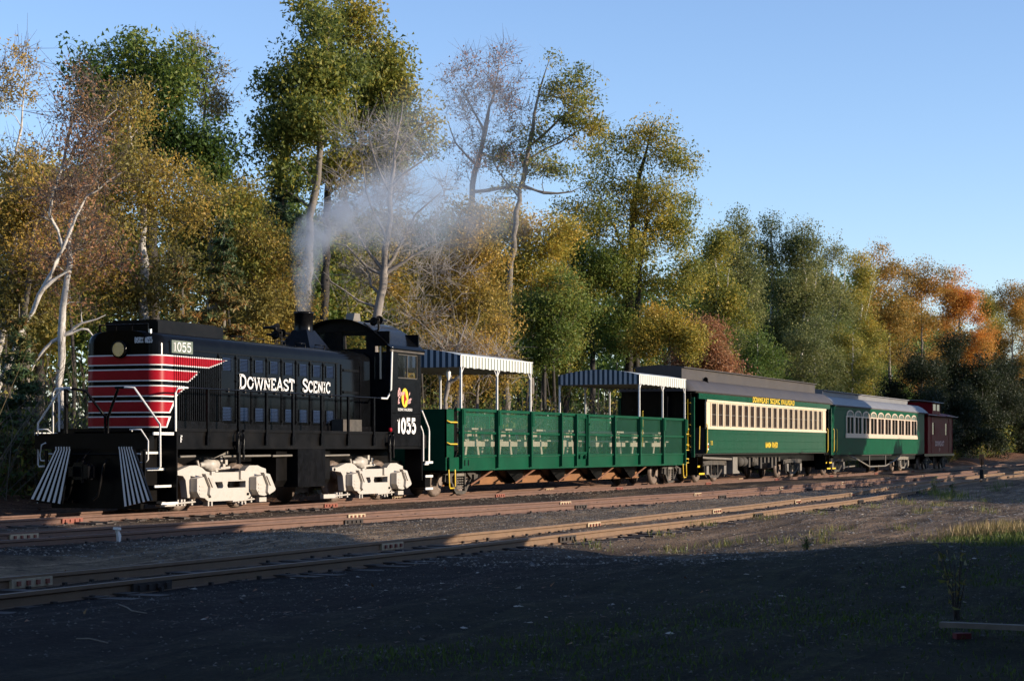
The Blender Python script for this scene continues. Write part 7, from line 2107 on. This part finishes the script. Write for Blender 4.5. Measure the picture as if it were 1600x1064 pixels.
tree('forest_tree', 'olive tree deep in the wood behind the thin topped aspen', 'tree', (212.16, 23.00), [[(0.0, 0.0, 2.77, 0.2), (0.08, -0.2, 14.17, 0.16), (-0.05, 0.13, 15.59, 0.08), (0.0, 0.0, 19.16, 0.02)]], [(1.02, 0.42, 17.02, 2.85, 2.71, 2.85), (0.55, 1.39, 12.75, 3.56, 3.38, 4.27), (1.04, -0.95, 8.47, 3.56, 3.38, 4.27), (0.77, 0.32, 4.2, 3.56, 3.38, 3.56), (-0.34, 1.4, 0.64, 3.56, 3.38, 3.21)], 300, 58, 0.22, 0.8, 'leaf_mix', 'bark_dark', 117, 'trees deeper in the wood', vshift=-0.02)
tree('forest_tree', 'dull olive tree deep in the wood at the right picture edge', 'tree', (286.65, 19.00), [[(0.0, 0.0, 3.22, 0.2), (0.11, -0.26, 18.2, 0.16), (-0.07, 0.17, 17.74, 0.08), (0.0, 0.0, 22.42, 0.02)]], [(-1.23, -0.51, 19.61, 3.37, 3.2, 3.75), (-0.2, 1.44, 13.99, 4.21, 4.0, 5.62), (-1.28, -2.36, 8.37, 4.21, 4.0, 5.62), (-1.39, -0.58, 2.75, 4.21, 4.0, 4.68), (0.35, 2.17, -1.93, 4.21, 4.0, 4.21)], 300, 58, 0.22, 0.8, 'leaf_mix', 'bark_dark', 118, 'trees deeper in the wood', vshift=-0.02)
tree('forest_tree', 'olive tree deep in the wood, half cut off by the right picture edge', 'tree', (336.40, 21.00), [[(0.0, 0.0, 3.53, 0.2), (0.13, -0.3, 21.01, 0.16), (-0.08, 0.2, 19.91, 0.08), (0.0, 0.0, 25.37, 0.02)]], [(-1.65, -0.69, 22.1, 3.93, 3.73, 4.37), (-2.48, 0.74, 15.55, 4.91, 4.67, 6.55), (-1.06, -2.57, 8.99, 4.91, 4.67, 6.55), (1.73, 0.72, 2.44, 4.91, 4.67, 5.46), (-2.3, 1.41, -3.02, 4.91, 4.67, 4.91)], 300, 58, 0.22, 0.8, 'leaf_mix', 'bark_dark', 119, 'trees deeper in the wood', vshift=-0.02)
tree('forest_tree', 'dull orange tree deep in the wood behind the brightest red maple', 'tree', (266.99, 23.00), [[(0.0, 0.0, 3.11, 0.2), (0.1, -0.24, 17.21, 0.16), (-0.07, 0.16, 16.33, 0.08), (0.0, 0.0, 20.73, 0.02)]], [(-1.55, -0.65, 18.09, 3.52, 3.35, 3.52), (0.88, 1.8, 12.8, 4.4, 4.18, 5.29), (-0.93, -2.11, 7.52, 4.4, 4.18, 5.29), (1.4, 0.58, 2.23, 4.4, 4.18, 4.4), (0.03, 1.92, -2.17, 4.4, 4.18, 3.96)], 300, 58, 0.22, 0.8, 'leaf_red', 'bark_dark', 120, 'trees deeper in the wood', vshift=-0.02)

# far trees off to the right whose shade falls on the rear of the train
for i, (x, y, h, r, l) in enumerate((
        (57.5, -24.0, 1.9, 2.0, 'lowest leafy bush at the near end of the hedge right of the yard'),
        (61.5, -24.5, 2.9, 2.2, 'second leafy bush of the hedge right of the yard'),
        (66.5, -25.0, 3.6, 2.6, 'third leafy bush of the hedge right of the yard'),
        (72.5, -25.0, 4.1, 2.8, 'fourth taller bush of the hedge right of the yard'),
        (79, -25.0, 4.4, 3.0, 'fifth tall bush of the hedge right of the yard'),
        (85.5, -25.5, 4.6, 3.0, 'sixth tall bush of the hedge right of the yard'),
        (92, -25.5, 5.0, 3.2, 'last and tallest bush of the hedge right of the yard'))):
    tree('hedge_bush', l, 'bush', (x, y), [[(0, 0, -.3, .12), (.1, 0, h * .5, .08), (0, .1, h * .9, .02)]], [(0, 0, h * .5, r * 1.2, r, h * .5), (1.5, .5, h * .4, r, r, h * .42), (-1.4, -.4, h * .38, r, r, h * .4)], 170, 60, .4, .6, 'leaf_mix', 'bark_dark', 200 + i, 'hedge right of the yard')
for i, (x, y, h, r, z0, l) in enumerate((
        (101.5, -24.5, 12.5, 3.0, 5.5, 'slim shade tree right of the yard beside the second coach'),
        (113.5, -25.5, 5.6, 1.0, 2.5, 'young narrow tree right of the yard by the second coach'),
        (124.5, -24.5, 13, 3.6, 3.5, 'broad shade tree right of the yard opposite the caboose'),
        (128, -29, 12, 4.6, 2.5, 'dense shade tree right of the yard standing behind the broad one'),
        (131, -25.5, 15, 4.4, 3.5, 'tallest shade tree right of the yard past the caboose'),
        (140, -25.5, 14, 4.8, 3.5, 'wide shade tree far right of the yard'),
        (150, -25.5, 14, 5.0, 3.5, 'fifth wide shade tree far right of the yard'),
        (163, -25.0, 15, 6.0, 3.0, 'sixth very wide shade tree far right of the yard'),
        (178, -25.0, 15, 6.5, 3.0, 'farthest shade tree right of the yard'))):
    zc = (h + z0) / 2
    tree('shade_tree', l, 'tree', (x, y), [[(0, 0, -.3, .25), (.1, 0, zc, .16), (0, .1, h * .95, .03)]], [(0, 0, zc, r, r, (h - z0) / 2), (.4 * r, .3 * r, zc - .1 * h, r * .8, r * .8, (h - z0) * .4), (-.4 * r, -.2 * r, zc - .12 * h, r * .8, r * .8, (h - z0) * .38)], 230, 62, .62, .95, 'leaf_mix', 'bark_dark', 220 + i, 'shade trees right of the yard')

# undergrowth: brush and low leaves at the foot of the trees, one tangled mass
rng = np.random.default_rng(77)
n = 5200
x = 32 + 150 * rng.uniform(0, 1, n) ** 1.25
y = rng.uniform(3.6, 8.5, n) + .012 * np.maximum(0, x - 100)
z = gh(x, y)
segs = []
for i in range(n):
    L = rng.uniform(.7, 3.4)
    d = np.array((rng.normal(0, .5), rng.normal(0, .4), 1.)) * L
    p = np.array((x[i], y[i], z[i]))
    segs.append((np.stack([p, p + d * .5 + rng.normal(0, .12, 3), p + d + rng.normal(0, .3, 3)]), np.array([.014, .01, .004])))
V, F = tubes_mesh(segs, 3)
tag(link('brush', fast_mesh('brush', V, F, np.repeat(rng.uniform(0, .75, n), 6), 'brush')), kind='stuff')
n = 80000
x = 30 + 260 * rng.uniform(0, 1, n) ** 1.5
y = rng.uniform(3.8, 9.5, n) + .012 * np.maximum(0, x - 100)
w = .5 + .5 * np.sin(x * .8 + 2 * np.sin(y)) * np.cos(x * .31)
z = gh(x, y) + rng.uniform(0, 1, n) ** 1.4 * (.5 + 2.2 * w) * (1 + .004 * x)
d, u = unit(n, rng), unit(n, rng)
l = rng.uniform(.09, .2, n) * (1 + x / 160)
tag(link('undergrowth', cards('undergrowth', 'leaf_mix', np.stack([x, y, z], -1), d, np.cross(d, u), l, l * .6, np.clip(rng.normal(.3, .2, n) + .2 * np.sin(x * .5), 0, 1))), kind='stuff')
# the depth of the wood, seen only between the front trees
n = 170000
x = 30 + 420 * rng.uniform(0, 1, n) ** 1.3
y = rng.uniform(24, 34, n) + .05 * np.maximum(0, x - 60)
top = 1.3 + .09 * np.minimum(x, 260) + 3.0 * (x < 115) + 1.2 * np.sin(x * .33) + .9 * np.sin(x * .9 + 1)
z = .2 + (top - .2) * rng.uniform(0, 1, n) ** 1.15
d, u = unit(n, rng), unit(n, rng)
l = rng.uniform(.3, .5, n) * (1 + x / 300)
tag(link('far_wood', cards('far_wood', 'leaf_green', np.stack([x, y, z], -1), d, np.cross(d, u), l, l * .65, np.clip(rng.normal(.25, .2, n), 0, 1))), kind='stuff')
segs = []
for i in range(150):
    a, b = 30 + 230 * rng.uniform(), rng.uniform(15, 26)
    h = rng.uniform(5, 8.5)
    p = np.array((a, b + .05 * max(0, a - 60), .3))
    segs.append((np.stack([p, p + (rng.normal(0, .2), 0, h * .5), p + (rng.normal(0, .5), 0, h)]), np.array([.13, .1, .04]) * rng.uniform(.5, 1.2)))
V, F = tubes_mesh(segs, 5)
tag(link('far_trunks', fast_mesh('far_trunks', V, F, None, 'bark_dark', True)), kind='stuff')

# unseen wood added behind the photographer to block low sky light and reflections
n = 60000
x = rng.uniform(-120, 320, n)
y = rng.uniform(-125, -100, n)
z = 12.5 * rng.uniform(0, 1, n) ** .9 * (1 + .12 * np.sin(x * .21) + .1 * np.sin(x * .7))
d, u = unit(n, rng), unit(n, rng)
l = rng.uniform(1., 1.7, n)
tag(link('unseen_wood', cards('unseen_wood', 'leaf_green', np.stack([x, y, z], -1), d, np.cross(d, u), l, l * .7, np.clip(rng.normal(.3, .2, n), 0, 1))), kind='stuff')

# ================================================================ exhaust smoke
sm = bpy.data.materials.new('exhaust_smoke')
sm.use_nodes = True
n_, l_ = sm.node_tree.nodes, sm.node_tree.links
n_.remove(n_['Principled BSDF'])
pv = n_.new('ShaderNodeVolumePrincipled')
pv.inputs['Color'].default_value = (.62, .7, .82, 1)
pv.inputs['Anisotropy'].default_value = .1
l_.new(pv.outputs[0], n_['Material Output'].inputs['Volume'])
geo = n_.new('ShaderNodeNewGeometry')
sep = n_.new('ShaderNodeSeparateXYZ')
l_.new(geo.outputs['Position'], sep.inputs[0])


def curve(src, a, b, stops):
    """piecewise smooth function of one coordinate; stops (position, value 0..1)"""
    mr = n_.new('ShaderNodeMapRange')
    mr.inputs['From Min'].default_value = a
    mr.inputs['From Max'].default_value = b
    l_.new(src, mr.inputs['Value'])
    r = n_.new('ShaderNodeValToRGB')
    r.color_ramp.interpolation = 'EASE' if len(stops) < 3 else 'LINEAR'
    while len(r.color_ramp.elements) < len(stops):
        r.color_ramp.elements.new(.5)
    for e, (p, v) in zip(r.color_ramp.elements, stops):
        e.position = (p - a) / (b - a)
        e.color = (v, v, v, 1)
    l_.new(mr.outputs[0], r.inputs[0])
    return r.outputs[0]


def mth(op, a, b=0., clamp=False):
    m = n_.new('ShaderNodeMath')
    m.operation = op
    m.use_clamp = clamp
    for i, x in enumerate((a, b)):
        if isinstance(x, (int, float)):
            m.inputs[i].default_value = x
        else:
            l_.new(x, m.inputs[i])
    return m.outputs[0]


def puff(along, a, b, c1, c2, centre1, centre2, rad, dens):
    """soft tube round an axis that is a function of one coordinate"""
    e1 = mth('SUBTRACT', c1, mth('MULTIPLY', curve(along, a, b, centre1[0]), centre1[1]))
    e2 = mth('SUBTRACT', c2, mth('MULTIPLY', curve(along, a, b, centre2[0]), centre2[1]))
    r = mth('MULTIPLY', curve(along, a, b, rad[0]), rad[1])
    q = mth('DIVIDE', mth('ADD', mth('MULTIPLY', e1, e1), mth('MULTIPLY', e2, e2)), mth('MULTIPLY', r, r))
    return mth('MULTIPLY', mth('POWER', mth('SUBTRACT', 1., q, True), 1.3), curve(along, a, b, dens))


X, Y, Z = sep.outputs
tn = n_.new('ShaderNodeTexNoise')
tn.inputs['Scale'].default_value = 1.35
tn.inputs['Detail'].default_value = 5
tn.inputs['Roughness'].default_value = .62
tn.inputs['Distortion'].default_value = .5
l_.new(geo.outputs['Position'], tn.inputs['Vector'])
nz = curve(tn.outputs['Fac'], 0, 1, [(.4, 0.), (.66, 1.)])

# unseen trees added round the photographer to shut off low sky light
p0 = tree('shade_tree', 'broad unseen tree added behind the photographer left of the yard', 'tree', (-16, -30), [[(0, 0, -.3, .3), (.1, 0, 6, .2), (0, .1, 14, .03)]], [(0, 0, 8.5, 5.5, 5, 6), (3, 1, 6.5, 4, 4, 4.5), (-3, -1, 6.5, 4, 4, 4.5)], 110, 70, .5, 1.1, 'leaf_mix', 'bark_dark', 240, 'trees behind the photographer')
for i, (x, y, r, s_, l) in enumerate(((-26, -20, .7, 1.1, 'tall unseen tree beside the line left of the photographer'), (-30, -8, 1.9, 1.15, 'unseen tree by the track far left of the photographer'), (-6, -40, 2.5, 1.1, 'unseen tree close behind the photographer'), (8, -46, 3.3, 1.2, 'unseen tree behind the shadow shed roof'), (-24, -44, 4.2, 1.2, 'farthest unseen tree behind the photographer'), (22, 11, 5.1, .95, 'tree of the far side wood just left of the picture'), (12, 9, .4, 1.0, 'second tree of the far side wood left of the picture'), (0, 12, 1.3, 1.1, 'third tree of the far side wood left of the picture'), (-14, 9, 2.9, 1.1, 'fourth tree of the far side wood left of the picture'))):
    c = copy_tree(p0, loc=(x, y, -.2))
    c.rotation_euler = (0, 0, r)
    c.scale = (s_, s_, s_)
    c['label'] = l
xr = mth('SUBTRACT', X, 42.45)
stem = puff(Z, 4.6, 8.4, xr, Y, ([(4.6, .0), (5.6, .03), (6.45, .11), (7.2, .30), (7.8, .56), (8.4, .9)], 5.0),
            ([(4.6, .0), (8.4, .3)], 1.0), ([(4.6, .2), (5.3, .32), (6.2, .48), (7.0, .75), (7.8, 1.)], 1.0),
            [(4.6, 1.), (5.4, .95), (6.4, .6), (7.3, .32), (7.9, .12), (8.4, .0)])
stem = mth('MULTIPLY', stem, 15.0)
drift = puff(X, 43.2, 60.0, Z, Y, ([(43.2, .66), (44.5, .71), (46.0, .77), (48.0, .81), (51.0, .84), (55.0, .90), (60.0, .98)], 10.0),
             ([(43.2, .1), (60.0, .6)], 1.0), ([(43.2, .3), (44.5, .45), (46.0, .66), (48.0, .85), (52.0, .97), (60.0, 1.)], 1.75),
             [(43.2, .0), (44.3, .5), (46.0, .5), (48.5, .36), (52.0, .22), (55.0, .10), (60.0, .0)])
drift = mth('MULTIPLY', drift, 3.2)
veil = puff(X, 49.0, 64.0, Z, Y, ([(49.0, .62), (52.0, .72), (57.0, .85), (64.0, 1.)], 14.5),
            ([(49.0, .5), (64.0, .9)], 3.0), ([(49.0, .3), (52.0, .75), (64.0, 1.)], 2.6),
            [(49.0, .0), (52.0, .12), (56.0, .22), (60.0, .12), (64.0, .0)])
den = mth('MULTIPLY', mth('ADD', mth('ADD', stem, drift), veil), mth('ADD', mth('MULTIPLY', nz, 1.), .1))
l_.new(mth('MULTIPLY', den, .55), pv.inputs['Density'])
mb = MB()
sec = [(42.0, -.7, .7, 4.62, 6.0), (43.2, -.9, 1.6, 4.62, 9.0), (45.0, -1.6, 3.2, 5.0, 10.5), (49.0, -2.6, 5.0, 5.4, 13.5), (54.0, -2.6, 6.2, 5.8, 17.5), (64.0, -2.4, 6.6, 7.0, 19.5)]
vs = []
for x, y0, y1, z0, z1 in sec:
    vs += [(x, y0, z0), (x, y1, z0), (x, y1, z1), (x, y0, z1)]
fs = [(0, 3, 2, 1), tuple(range(4 * len(sec) - 4, 4 * len(sec)))]
for i in range(len(sec) - 1):
    fs += [(4 * i + j, 4 * i + (j + 1) % 4, 4 * i + 4 + (j + 1) % 4, 4 * i + 4 + j) for j in range(4)]
mb.add(vs, fs)
me = bpy.data.meshes.new('smoke')
me.from_pydata(mb.v, [], mb.f)
me.materials.append(sm)
tag(link('smoke', me), kind='stuff')
